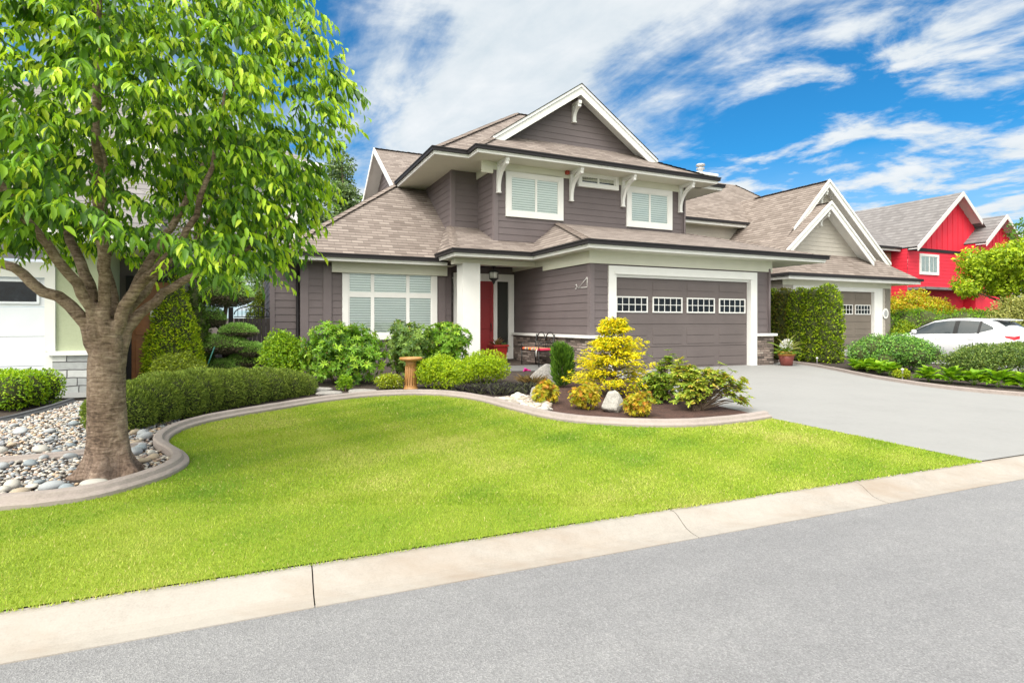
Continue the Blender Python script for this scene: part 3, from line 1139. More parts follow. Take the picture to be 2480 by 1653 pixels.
def build_house():
    R_ = house
    hg, hl, hu = 3.37, 3.24, 6.44
    EX = 0.205
    # ---- walls of lapped boards
    w = MB()
    lap(w, (0, 0, 0), (1, 0, 0), (0, -1, 0), 0.0, 2.9, -0.78, -0.20, EX)
    lap(w, (0, 0, 0), (1, 0, 0), (0, -1, 0), 0.0, 2.9, 5.10, 5.72, EX)
    lap(w, (0, 0, 0), (1, 0, 0), (0, -1, 0), 2.70, 2.9, -0.20, 5.10, EX)
    w.build('siding_wall', M['siding'], R_)
    w = MB()
    lap(w, (-0.78, 0, 0), (0, 1, 0), (-1, 0, 0), 0.0, 3.1, 0.0, 4.70, EX)
    w.build('siding_wall', M['siding'], R_)
    w = MB()
    lap(w, (5.72, 0, 0), (0, 1, 0), (1, 0, 0), 0.0, 3.1, 0.0, 9.0, EX)
    w.build('siding_wall', M['siding'], R_)
    w = MB()
    lap(w, (0, 4.70, 0), (1, 0, 0), (0, -1, 0), 0.0, 3.1, -3.1, -0.78, EX)
    w.build('siding_wall', M['siding'], R_)
    w = MB()
    lap(w, (0, 4.52, 0), (1, 0, 0), (0, -1, 0), -0.1, 3.05, -7.52, -3.06, EX)
    lap(w, (-3.06, 0, 0), (0, 1, 0), (1, 0, 0), -0.1, 3.05, 4.52, 4.70, EX)
    lap(w, (-7.52, 0, 0), (0, 1, 0), (-1, 0, 0), -0.1, 3.05, 4.52, 4.85, EX)
    w.build('siding_wall', M['siding'], R_)
    w = MB()
    lap(w, (0, 4.85, 0), (1, 0, 0), (0, -1, 0), -0.1, 3.05, -8.30, -7.52, EX)
    lap(w, (-8.30, 0, 0), (0, 1, 0), (-1, 0, 0), -0.1, 3.05, 4.85, 14.0, EX)
    w.build('siding_wall', M['siding'], R_)
    # upper storey: bay, set back corner, left side
    w = MB()
    lap(w, (0, 3.6, 0), (1, 0, 0), (0, -1, 0), 3.45, 6.30, -1.98, 5.56, EX)
    w.build('siding_wall', M['siding'], R_)
    w = MB()
    lap(w, (-1.98, 0, 0), (0, 1, 0), (-1, 0, 0), 3.45, 6.30, 3.6, 4.95, EX)
    w.build('siding_wall', M['siding'], R_)
    w = MB()
    lap(w, (0, 4.95, 0), (1, 0, 0), (0, -1, 0), 3.8, 6.34, -2.90, -1.98, EX)
    w.build('siding_wall', M['siding'], R_)
    w = MB()
    lap(w, (-2.90, 0, 0), (0, 1, 0), (-1, 0, 0), 3.8, 6.34, 4.95, 14.0, EX)
    w.build('siding_wall', M['siding'], R_)
    w = MB()
    lap(w, (5.56, 0, 0), (0, 1, 0), (1, 0, 0), 3.3, 6.34, 3.6, 14.0, EX)
    lap(w, (0, 14.0, 0), (1, 0, 0), (0, 1, 0), 0, 3.05, -8.3, 5.72, EX)
    lap(w, (0, 14.0, 0), (1, 0, 0), (0, 1, 0), 3.05, 6.34, -2.9, 5.72, EX)
    w.build('siding_wall', M['siding'], R_)

    # corner boards
    t = 0.028
    for (u, v, z0, z1, wu, wv) in ((-0.78, 0, 0.95, 2.9, 0.11, 0.11), (5.72, 0, 0.95, 2.9, -0.11, 0.0), (-1.98, 3.6, 3.4, 6.0, 0.13, 0.10), (-2.90, 4.95, 3.7, 6.34, 0.12, 0.13)):
        c = MB()
        if wu > 0:
            c.box(u - t, u + wu, v - t, v - 0.001, z0, z1)
            if wv:
                c.box(u - t, u - 0.001, v - 0.001, v + wv, z0, z1)
        else:
            c.box(u + wu, u + t, v - t, v - 0.001, z0, z1)
        c.build('corner_board', M['board'], R_)
    for q in ((5.44, 5.59, 3.572, 3.599, 3.4, 6.1), (-7.55, -7.33, 4.49, 4.519, -0.1, 3.05), (-6.93, -6.70, 4.47, 4.519, -0.1, 2.95),
              (-3.50, -3.26, 4.485, 4.519, -0.1, 2.8), (-8.33, -8.20, 4.822, 4.849, -0.1, 3.05)):
        c = MB()
        c.box(*q)
        c.build('corner_board', M['board'], R_)

    # ---- stone wainscot with white cap
    s = MB()
    s.box(-0.86, -0.79, 0.0, 4.70, 0, 0.90)
    s.box(-0.86, -0.27, -0.08, 0.0, 0, 0.90)
    s.build('stone_wainscot', M['stone'], R_)
    s = MB()
    s.box(5.17, 5.80, -0.09, 0.0, 0, 0.90)
    s.box(5.73, 5.80, 0.0, 5.0, 0, 0.90)
    s.build('stone_wainscot', M['stone'], R_)
    s = MB()
    s.box(-0.94, -0.78, -0.14, 4.70, 0.90, 0.975)
    s.box(-0.78, -0.24, -0.14, 0.0, 0.90, 0.975)
    s.build('stone_cap', M['white'], R_)
    s = MB()
    s.box(5.14, 5.90, -0.15, 0.0, 0.90, 0.975)
    s.box(5.73, 5.90, 0.0, 5.0, 0.90, 0.975)
    s.build('stone_cap', M['white'], R_)

    # ---- garage opening
    s = MB()
    s.box(-0.24, -0.0, -0.06, 0.12, 0, 2.60)
    s.box(4.88, 5.14, -0.06, 0.12, 0, 2.60)
    s.box(-0.24, 5.14, -0.06, 0.12, 2.60, 2.82)
    s.box(-0.06, 4.95, -0.085, -0.06, 2.60, 2.66)
    s.box(0.0, 4.88, 0.02, 0.12, 2.53, 2.60)
    s.build('garage_frame', M['white'], R_)
    garage_door(R_, 0.0, 4.88, 0.0, 2.53, 0.10, M['door_brown'], 4, (1.585, 2.02))

    # ---- entry: door, sidelight, casing
    s = MB()
    for x0, x1 in ((-2.95, -2.80), (-1.56, -1.44), (-1.03, -0.83)):
        s.box(x0, x1, 4.60, 4.70, 0.05, 2.66)
    s.box(-2.95, -0.83, 4.60, 4.70, 2.66, 2.90)
    s.box(-3.0, -0.95, 4.58, 4.60, 2.70, 2.75)
    s.box(-1.44, -1.03, 4.62, 4.70, 0.05, 0.32)
    s.build('door_casing', M['white'], R_)
    d = MB()
    d.box(-2.80, -1.56, 4.65, 4.70, 0.05, 2.66)
    for (x0, x1) in ((-2.68, -2.24), (-2.12, -1.68)):
        for (z0, z1) in ((0.25, 0.95), (1.1, 2.0), (2.12, 2.52)):
            d.box(x0, x1, 4.636, 4.65, z0, z1, bev=0.012)
    dr = d.build('front_door', M['red_door'], R_)
    k = MB()
    k.tube([(-1.66, 4.64, 1.02), (-1.66, 4.59, 1.05), (-1.66, 4.59, 1.25), (-1.66, 4.64, 1.28)], 0.012)
    k.build('handle', M['black_metal'], dr)
    g = MB()
    g.box(-1.44, -1.03, 4.655, 4.69, 0.32, 2.66)
    g.build('sidelight', M['sidelight'], R_)

    # ---- porch post and beam
    s = MB()
    s.box(-3.22, -2.68, 3.0, 3.52, 0.0, 3.05)
    s.box(-3.27, -2.63, 2.95, 3.57, 0.0, 0.16)
    s.build('porch_column', M['white'], R_)
    s = MB()
    s.box(-3.45, -0.78, 3.02, 3.40, 3.02, 3.17)
    s.build('porch_beam', M['soffit'], R_)

    # ---- roofs
    gf = plane(0, -0.6, hg, 0, 0.28)
    gl = plane(-1.2, 0, hg, 0.80, 0)
    gr = plane(7.42, 0, hg, -0.66, 0)
    po = plane(0, 2.45, hg, 0, 0.42)
    pl = plane(-3.65, 0, hg, 1.5, 0)
    lv = plane(0, 3.95, hl, 0, 0.74)
    ll = plane(-8.2, 0, hl, 0.74, 0)
    m = MB()
    roof(m, [gf(-1.2, -0.6), gf(7.42, -0.6), gf(5.63, 3.62), gf(0.277, 3.62)])
    roof(m, [gl(-1.2, -0.6), gl(0.277, 3.62), gl(-0.586, 3.62), gl(-1.2, 2.45)])
    roof(m, [gr(7.42, -0.6), gr(7.42, 9.0), gr(5.58, 9.0), gr(5.58, 3.74)])
    m.build('garage_roof', M['shingle'], R_)
    m = MB()
    roof(m, [po(-3.65, 2.45), po(-1.2, 2.45), po(-0.586, 3.62), po(-1.96, 3.62), po(-1.96, 4.97), po(-2.95, 4.97)])
    roof(m, [pl(-3.65, 2.45), pl(-2.95, 4.97), pl(-2.95, 5.54), pl(-3.65, 4.126)])
    m.build('porch_roof', M['shingle'], R_)
    m = MB()
    roof(m, [lv(-8.2, 3.95), lv(-3.35, 3.95), lv(-2.88, 4.6), lv(-2.88, 9.27)])
    roof(m, [ll(-8.2, 3.95), ll(-2.88, 9.27), ll(-2.88, 14.4), ll(-8.2, 14.4)])
    m.build('living_roof', M['shingle'], R_)
    p = 0.68
    mf = plane(0, 3.45, hu, 0, p)
    ml = plane(-3.93, 0, hu, p, 0)
    mr = plane(7.2, 0, hu, -p, 0)
    bf = plane(0, 2.75, hu, 0, p)
    bl = plane(-2.85, 0, hu, p, 0)
    ridge_z = hu + p * 3.95
    br = plane(1.10, 0, ridge_z, -p, 0)
    bq = plane(6.27, 0, hu, -0.27, 0)
    m = MB()
    roof(m, [mf(-3.93, 3.45), mf(7.2, 3.45), mf(2.2, 8.45), mf(1.07, 8.45)])
    roof(m, [ml(-3.93, 3.45), ml(1.07, 8.45), ml(-3.93, 13.45)])
    roof(m, [mr(7.2, 3.45), mr(7.2, 13.45), mr(2.2, 8.45)])
    mb2 = plane(0, 13.45, hu, 0, -p)
    roof(m, [mb2(-3.93, 13.45), mb2(1.07, 8.45), mb2(2.2, 8.45), mb2(7.2, 13.45)])
    roof(m, [bf(-2.85, 2.75), bf(6.27, 2.75), bf(4.25, 3.55), bf(4.25, 4.03), bf(-1.55, 4.03), bf(-2.05, 3.55)])
    roof(m, [bl(-2.85, 2.75), bl(-2.05, 3.55), bl(1.10, 3.55), bl(1.10, 7.4), bl(-2.85, 3.45)])
    roof(m, [br(1.10, 3.55), br(4.25, 3.55), br(5.05, 4.4), br(5.05, 3.45), br(1.10, 7.4)][:2] + [br(4.9, 3.65), br(4.9, 4.0), br(1.10, 7.4)])
    roof(m, [bq(6.27, 2.75), bq(6.27, 3.6), bq(4.25, 3.9), bq(4.25, 3.55)])
    # rear cross gable on the left
    za = 8.87
    gl1 = plane(0, 12.4, za, 0, 0.67)
    gl2 = plane(0, 12.4, za, 0, -0.67)
    roof(m, [gl1(-3.9, 12.4), gl1(1.0, 12.4), gl1(1.0, 8.7), gl1(-3.9, 8.7)])
    roof(m, [gl2(-3.9, 12.4), gl2(1.0, 12.4), gl2(1.0, 16.1), gl2(-3.9, 16.1)])
    m.build('upper_roof', M['shingle'], R_)

    for args in ((gf(-1.2, -0.6), gf(0.277, 3.62)), (gf(7.42, -0.6), gf(5.63, 3.62)), (po(-3.65, 2.45), po(-2.95, 4.97)),
                 (lv(-8.2, 3.95), lv(-3.4, 8.75), 0.15, 0.30, 0.03), (mf(-3.93, 3.45), mf(1.07, 8.45), 0.15, 0.24, 0.03),
                 (mf(1.07, 8.45), mf(2.2, 8.45)), (bf(-2.85, 2.75), bf(-2.05, 3.55)), (bf(6.27, 2.75), bf(4.25, 3.55)),
                 ((-3.9, 12.4, za), (0.8, 12.4, za), 0.14, 0.24)):
        k = MB()
        caps(k, *args)
        k.build('ridge_cap', M['shingle_cap'], R_)

    # ---- eaves: gutter, fascia, soffit
    pg = [(-3.72, 4.05), (-3.65, 4.05), (-3.65, 2.45), (-1.2, 2.45), (-1.2, -0.6), (7.42, -0.6), (7.42, 9.0)][1:]
    pl_ = [(-8.2, 14.0), (-8.2, 3.95), (-3.38, 3.95)]
    pu1 = [(-3.93, 8.1), (-3.93, 3.45), (-2.85, 3.45), (-2.85, 2.75), (6.27, 2.75), (6.27, 3.45), (7.2, 3.45), (7.2, 13.0)]
    for path, z in ((pg, hg), (pl_, hl), (pu1, hu)):
        # paths run so that the outside is on the right of travel
        P3 = [(x, y, z) for x, y in path]
        g = MB()
        f = MB()
        sweep(g, P3, 0.0, 0.10, -0.105, 0.012)
        sweep(g, P3, 0.10, 0.118, -0.02, 0.016)
        sweep(f, P3, -0.03, 0.02, -0.20, -0.105)
        sweep(f, P3, 0.02, 0.035, -0.145, -0.105)
        g.build('gutter', M['gutter'], R_)
        f.build('fascia', M['white'], R_)
    # upper eave left end dips to the living roof
    s = MB()
    z = hg - 0.19
    for q in ([(-3.65, 2.45), (-1.2, 2.45), (-1.2, 4.7), (-3.65, 4.7)], [(-1.2, -0.6), (7.42, -0.6), (7.42, 9.0), (5.72, 9.0), (5.72, 0.0), (-0.78, 0.0), (-0.78, 4.7), (-1.2, 4.7)]):
        s.poly([(x, y, z) for x, y in q][::-1])
    z = hl - 0.19
    s.poly([(x, y, z) for x, y in [(-8.2, 3.95), (-3.1, 3.95), (-3.1, 4.86), (-8.3, 4.86)]][::-1])
    z = hu - 0.19
    for q in ([(-3.93, 3.45), (-2.85, 3.45), (-1.98, 3.45), (-1.98, 4.95), (-2.90, 4.95), (-2.90, 10), (-3.93, 10)], [(-2.85, 2.75), (6.27, 2.75), (6.27, 3.45), (6.27, 3.6), (-1.98, 3.6), (-1.98, 3.45), (-2.85, 3.45)],
              [(5.56, 3.6), (6.27, 3.45), (7.2, 3.45), (7.2, 13), (5.56, 13)]):
        s.poly([(x, y, z) for x, y in q][::-1])
    s.build('soffit', M['soffit'], R_)
    # frieze boards under the soffits
    s = MB()
    s.box(-0.84, 5.78, -0.06, -0.02, 2.86, 3.18)
    s.box(-0.84, -0.80, -0.02, 2.55, 2.86, 3.18)
    s.box(-0.85, -0.80, 2.55, 4.7, 3.0, 3.18)
    s.box(-6.70, -3.24, 4.36, 4.519, 2.76, 3.05)
    s.box(-2.05, 5.60, 3.53, 3.571, 6.02, 6.25)
    s.box(-2.05, -2.01, 3.571, 4.95, 6.02, 6.25)
    s.build('frieze_board', M['soffit'], R_)
    bb = MB()
    bb.box(-2.42, -2.05, 3.50, 3.58, 5.90, 6.25)
    bb.build('beam_end', M['soffit'], R_)

    # ---- gables
    w = MB()
    cu, ca = 1.10, ridge_z - 0.12
    lap(w, (0, 4.0, 0), (1, 0, 0), (0, -1, 0), 7.0, ca, lambda z: cu - (ca - z) / p, lambda z: cu + (ca - z) / p, EX)
    w.build('gable_wall', M['siding'], R_)
    r = MB()
    gable_rake(r, (cu, ridge_z + 0.02), (-2.05, bl(-2.05, 0)[2] + 0.02), (4.25, br(4.25, 0)[2] + 0.02), 3.50, 0.26, 0.05)
    gable_rake(r, (cu, ridge_z + 0.05), (-2.05, bl(-2.05, 0)[2] + 0.05), (4.25, br(4.25, 0)[2] + 0.05), 3.46, 0.075, 0.04)
    # soffit of the rake
    for sgn, fn, uf in ((-1, bl, -2.05), (1, br, 4.25)):
        a = (cu, 3.55, ridge_z - 0.10)
        b = (uf, 3.55, fn(uf, 0)[2] - 0.10)
        r.poly([a, b, (b[0], 4.0, b[2]), (a[0], 4.0, a[2])] if sgn > 0 else [b, a, (a[0], 4.0, a[2]), (b[0], 4.0, b[2])])
    r.build('gable_rake', M['white'], R_)
    e = MB()
    for sgn, fn, uf in ((-1, bl, -2.05), (1, br, 4.25)):
        z_a, z_f = ridge_z + 0.055, fn(uf, 0)[2] + 0.055
        q = [(cu, 3.44, z_a), (uf, 3.44, z_f), (uf, 3.44, z_f + 0.02), (cu, 3.44, z_a + 0.02)]
        e.prism(q, (0, 0.3, 0))
    e.build('drip_edge', M['gutter'], R_)
    bracket(R_, cu, 4.0, ridge_z - 0.45, ridge_z - 1.05, 0.42, 0.12)
    # left rear gable
    w = MB()
    lap(w, (-3.35, 12.4, 0), (0, 1, 0), (-1, 0, 0), 6.3, za - 0.15, lambda z: -(za - 0.15 - z) / 0.67, lambda z: (za - 0.15 - z) / 0.67, EX)
    w.build('gable_wall', M['siding'], R_)
    r = MB()
    for dv in (-1, 1):
        q = [(-3.95, 12.4, za + 0.03), (-3.95, 12.4 + dv * 3.7, za + 0.03 - 3.7 * 0.67), (-3.95, 12.4 + dv * 3.7, za - 0.20 - 3.7 * 0.67), (-3.95, 12.4, za - 0.20)]
        r.prism(q if dv < 0 else q[::-1], (0.05, 0, 0))
        r.poly([(-3.9, 12.4, za - 0.12), (-3.35, 12.4, za - 0.12), (-3.35, 12.4 + dv * 3.7, za - 0.12 - 3.7 * 0.67), (-3.9, 12.4 + dv * 3.7, za - 0.12 - 3.7 * 0.67)])
    r.build('gable_rake', M['white'], R_)

    # ---- windows
    window(R_, -1.60, 0.45, 4.62, 6.06, 3.6, 0.17, (0.52,))
    window(R_, 2.97, 4.95, 4.62, 6.03, 3.6, 0.18, (0.5,))
    window(R_, 0.98, 2.58, 5.80, 6.30, 3.6, 0.13, (0.5,), shade='dark', proud=0.14)
    window(R_, -6.40, -3.54, 0.80, 2.96, 4.52, 0.17, (0.277, 0.70), rail=0.64, bar=0.052)
    for u, zb in ((-1.86, 5.34), (0.74, 5.31), (2.79, 5.30), (5.30, 5.31)):
        bracket(R_, u, 3.57, hu - 0.19, zb, 0.72)
    # downspouts, alarm box, roof vent
    d = MB()
    d.tube([(-7.62, 4.02, 3.10), (-7.62, 4.10, 2.98), (-7.60, 4.74, 2.72), (-7.60, 4.76, 2.5), (-7.60, 4.76, 0.35), (-7.55, 4.66, 0.22), (-7.5, 4.4, 0.12)], 0.045, 8)
    d.build('downspout', M['gutter'], R_)
    d = MB()
    d.tube([(5.66, -0.05, 2.95), (5.66, -0.05, 1.0)], 0.04, 8)
    d.build('downspout', M['board'], R_)
    d = MB()
    d.tube([(5.50, 3.52, 6.2), (5.50, 3.52, 3.4)], 0.035, 8)
    d.build('downspout', M['board'], R_)
    d = MB()
    d.box(0.50, 0.62, 3.42, 3.53, 6.13, 6.25, bev=0.01)
    d.build('alarm_box', M['alarm_red'], R_)
    d = MB()
    d.lathe([(0.09, 0), (0.09, 0.75), (0.14, 0.77), (0.14, 0.80), (0.09, 0.82), (0.09, 0.88), (0.16, 0.90), (0.15, 0.98), (0.0, 1.0)], (1.5, 7.0, 8.62), 14)
    d.build('roof_vent', M['vent_grey'], R_)


M['sidelight'] = mat_plain('sidelight_glass', (0.035, 0.037, 0.033), 0.25)
M['alarm_red'] = mat_plain('alarm_red', (0.35, 0.05, 0.03), 0.5)
M['vent_grey'] = mat_plain('vent_grey', (0.45, 0.45, 0.46), 0.4, 0.3)
build_house()

o = MB()
o.box(-3.3, -0.86, 1.9, 4.6, -0.25, 0.05)
po_ = o.build('porch_floor', M['slate'])
po_.location = (HO.x, HO.y, SLAB)
po_.rotation_euler = (0, 0, TH)
po_['kind'] = 'structure'

# ------------------------------------------------------------------ neighbouring houses
M['taupe_siding'] = mat_siding('taupe_siding', (0.42, 0.39, 0.345))
M['taupe_door'] = mat_siding('taupe_garage_door', (0.165, 0.140, 0.115))
M['taupe_board'] = mat_paint('taupe_board', (0.20, 0.18, 0.155), 0.05)
M['white_door'] = mat_paint('white_garage_door', (0.72, 0.75, 0.82), 0.03, 0.45)
M['stucco'] = mat_concrete('green_stucco', (0.40, 0.44, 0.30), None, 40, 0.12, 0.6)
M['wood_door'] = mat_paint('orange_wood', (0.24, 0.085, 0.022), 0.25, 0.4, 5, 0.1)
M['grey_siding'] = mat_siding('grey_siding', (0.36, 0.36, 0.38))
M['red_siding'] = mat_siding('red_siding', (0.66, 0.022, 0.048))
M['tan_siding'] = mat_siding('tan_siding', (0.34, 0.25, 0.18))


def hip_caps(parent, mat, segs):
    for s in segs:
        k = MB()
        caps(k, *s)
        k.build('ridge_cap', mat, parent)


def eave_line(parent, path, z, gm, fm):
    P3 = [(x, y, z) for x, y in path]
    g = MB()
    sweep(g, P3, 0.0, 0.11, -0.11, 0.012)
    g.build('gutter', gm, parent)
    f = MB()
    sweep(f, P3, -0.03, 0.02, -0.24, -0.11)
    f.build('fascia', fm, parent)


def taupe_house():
    x, y = hw(12.0, 4.0)
    R_ = thing('neighbour_house', 'taupe house with two stacked front gables beyond the cedar hedge', 'house', (x, y, SLAB), TH)
    sd, wh = M['taupe_siding'], M['white']
    # local origin = left foot of its garage door
    w = MB()
    lap(w, (0, 0, 0), (1, 0, 0), (0, -1, 0), 0, 2.95, -0.92, -0.05)
    lap(w, (0, 0, 0), (1, 0, 0), (0, -1, 0), 0, 2.95, 5.0, 6.05)
    lap(w, (0, 0, 0), (1, 0, 0), (0, -1, 0), 2.75, 2.95, -0.05, 5.0)
    w.build('siding_wall', sd, R_)
    w = MB()
    lap(w, (-0.92, 0, 0), (0, 1, 0), (-1, 0, 0), 0, 3.1, 0, 12)
    lap(w, (6.05, 0, 0), (0, 1, 0), (1, 0, 0), 0, 3.1, 0, 12)
    w.build('siding_wall', sd, R_)
    s = MB()
    s.box(-0.34, 0, -0.05, 0.12, 0, 2.68)
    s.box(4.92, 5.5, -0.05, 0.12, 0, 2.68)
    s.box(-0.34, 5.5, -0.05, 0.12, 2.68, 2.95)
    s.build('garage_frame', wh, R_)
    garage_door(R_, 0, 4.92, 0, 2.68, 0.1, M['taupe_door'], 4, (1.66, 2.10))
    b = MB()
    b.box(5.76, 6.08, -0.04, 0.0, 0, 2.95)
    b.build('corner_board', M['taupe_board'], R_)
    p = MB()
    p.prism([(5.70 + 0.20 * math.cos(a), -0.07, 1.72 + 0.24 * math.sin(a)) for a in np.linspace(0, 2 * math.pi, 24, endpoint=False)], (0, 0.025, 0))
    pl = p.build('house_plaque', wh, R_)
    p = MB()
    p.prism([(5.70 + 0.12 * math.cos(a), -0.08, 1.72 + 0.155 * math.sin(a)) for a in np.linspace(0, 2 * math.pi, 20, endpoint=False)], (0, 0.009, 0))
    p.build('plaque_face', M['vent_grey'], pl)
    # frieze
    s = MB()
    s.box(-0.98, 6.1, -0.07, -0.052, 2.86, 3.08)
    s.build('frieze_board', M['soffit'], R_)
    he = 3.30
    pu = 0.82
    sk = plane(0, -0.6, he, 0, 0.80)
    m = MB()
    roof(m, [sk(-1.28, -0.6), sk(7.35, -0.6), sk(5.9, 0.85), sk(0.1, 0.85)])
    rl = plane(-1.28, 0, he, 0.80, 0)
    roof(m, [rl(-1.28, -0.6), rl(0.1, 0.78), rl(0.1, 8), rl(-1.28, 8)])
    rr = plane(7.35, 0, he, -0.80, 0)
    roof(m, [rr(7.35, -0.6), rr(5.9, 0.85), rr(5.9, 8), rr(7.35, 8)])
    # front gable roof
    a1u, a1z, v1 = 2.30, 6.58, 0.22
    g1l = plane(a1u, 0, a1z, pu, 0)
    g1r = plane(a1u, 0, a1z, -pu, 0)
    roof(m, [g1l(-0.55, v1), g1l(a1u, v1), g1l(a1u, 3.2), g1l(-0.55, 3.2)])
    roof(m, [g1r(a1u, v1), g1r(5.25, v1), g1r(5.25, 3.2), g1r(a1u, 3.2)])
    a2u, a2z, v2 = 3.05, 7.75, 0.85
    g2l = plane(a2u, 0, a2z, 1.028, 0)
    g2r = plane(a2u, 0, a2z, -pu, 0)
    roof(m, [g2l(-1.28, v2), g2l(a2u, v2), g2l(a2u, 9), g2l(-1.28, 9)])
    roof(m, [g2r(a2u, v2), g2r(7.45, v2), g2r(7.45, 9), g2r(a2u, 9)])
    # rear upper storey roof
    hb = 6.2
    bf_ = plane(0, 4.0, hb, 0, 0.82)
    roof(m, [bf_(-3.6, 4.0), bf_(8.0, 4.0), bf_(4.4, 7.6), bf_(1.6, 7.6)])
    bl_ = plane(-3.6, 0, hb, 0.70, 0)
    roof(m, [bl_(-3.6, 4.0), (1.6, 7.6, bf_(0, 7.6)[2]), bl_(-3.6, 11.2)])
    roof(m, [(8.0, 4.0, hb), (8.0, 11.2, hb), (4.4, 7.6, bf_(0, 7.6)[2])])
    m.build('roof', M['shingle_taupe'], R_)
    hip_caps(R_, M['shingle_cap'], ((bf_(8.0, 4.0), bf_(4.4, 7.6)), ((a2u, v2, a2z), (a2u, 5.0, a2z)), ((a1u, v1, a1z), (a1u, 2.0, a1z))))
    eave_line(R_, [(-1.28, 8), (-1.28, -0.6), (7.35, -0.6), (7.35, 8)], he, M['gutter'], wh)
    eave_line(R_, [(-3.6, 11), (-3.6, 4.0), (8.0, 4.0)], hb, M['gutter'], wh)
    s = MB()
    s.poly([(x, y, he - 0.23) for x, y in [(-1.28, -0.6), (-1.28, 8), (-0.92, 8), (-0.92, 0), (6.05, 0), (6.05, 8), (7.35, 8), (7.35, -0.6)]])
    s.poly([(x, y, hb - 0.23) for x, y in [(-3.6, 4.0), (-3.6, 8), (-3.2, 8), (-3.2, 4.5), (2, 4.5), (2, 4.0)]])
    s.build('soffit', M['soffit'], R_)
    # gables: wall, rakes, bracket
    for (au, az, v, ul, ur, dv, pq) in ((a1u, a1z, v1, -0.55, 5.25, 0.50, pu), (a2u, a2z, v2, 0.80, 7.45, 0.40, 1.028)):
        w = MB()
        ca = az - 0.12
        lap(w, (0, v + dv, 0), (1, 0, 0), (0, -1, 0), 3.95, ca, lambda z: au - (ca - z) / pq, lambda z: au + (ca - z) / pu)
        w.build('gable_wall', sd, R_)
        r = MB()
        zl, zr = az - (au - ul) * pq, az - (ur - au) * pu
        gable_rake(r, (au, az + 0.02), (ul, zl + 0.02), (ur, zr + 0.02), v - 0.05, 0.27, 0.05)
        gable_rake(r, (au, az + 0.05), (ul, zl + 0.05), (ur, zr + 0.05), v - 0.10, 0.09, 0.05)
        r.poly([(ul, v, zl - 0.13), (au, v, az - 0.13), (au, v + dv, az - 0.13), (ul, v + dv, zl - 0.13)])
        r.poly([(au, v, az - 0.13), (ur, v, zr - 0.13), (ur, v + dv, zr - 0.13), (au, v + dv, az - 0.13)])
        r.build('gable_rake', wh, R_)
        bracket(R_, au, v + dv, az - 0.42, az - 0.95, dv - 0.05, 0.10)
    # upper wall under the rear eave, with window
    w = MB()
    lap(w, (0, 4.5, 0), (1, 0, 0), (0, -1, 0), 3.0, 5.98, -3.2, 2.0)
    lap(w, (-3.2, 0, 0), (0, 1, 0), (-1, 0, 0), 3.0, 5.98, 4.5, 11)
    w.build('siding_wall', sd, R_)
    window(R_, -3.1, -2.2, 4.5, 5.6, 4.5, 0.1, (0.5,))
    # chimney
    c = MB()
    c.box(2.0, 3.35, 8.0, 9.0, 8.4, 9.62)
    c.box(1.92, 3.43, 7.92, 9.08, 9.62, 9.76)
    ch = c.build('chimney', wh, R_)
    c = MB()
    c.lathe([(0.13, 0), (0.13, 0.30), (0.24, 0.32), (0.24, 0.36), (0.13, 0.38), (0.13, 0.48), (0.26, 0.50), (0.24, 0.60), (0, 0.62)], (2.65, 8.5, 9.76), 14)
    c.build('flue', M['vent_grey'], ch)


taupe_house()


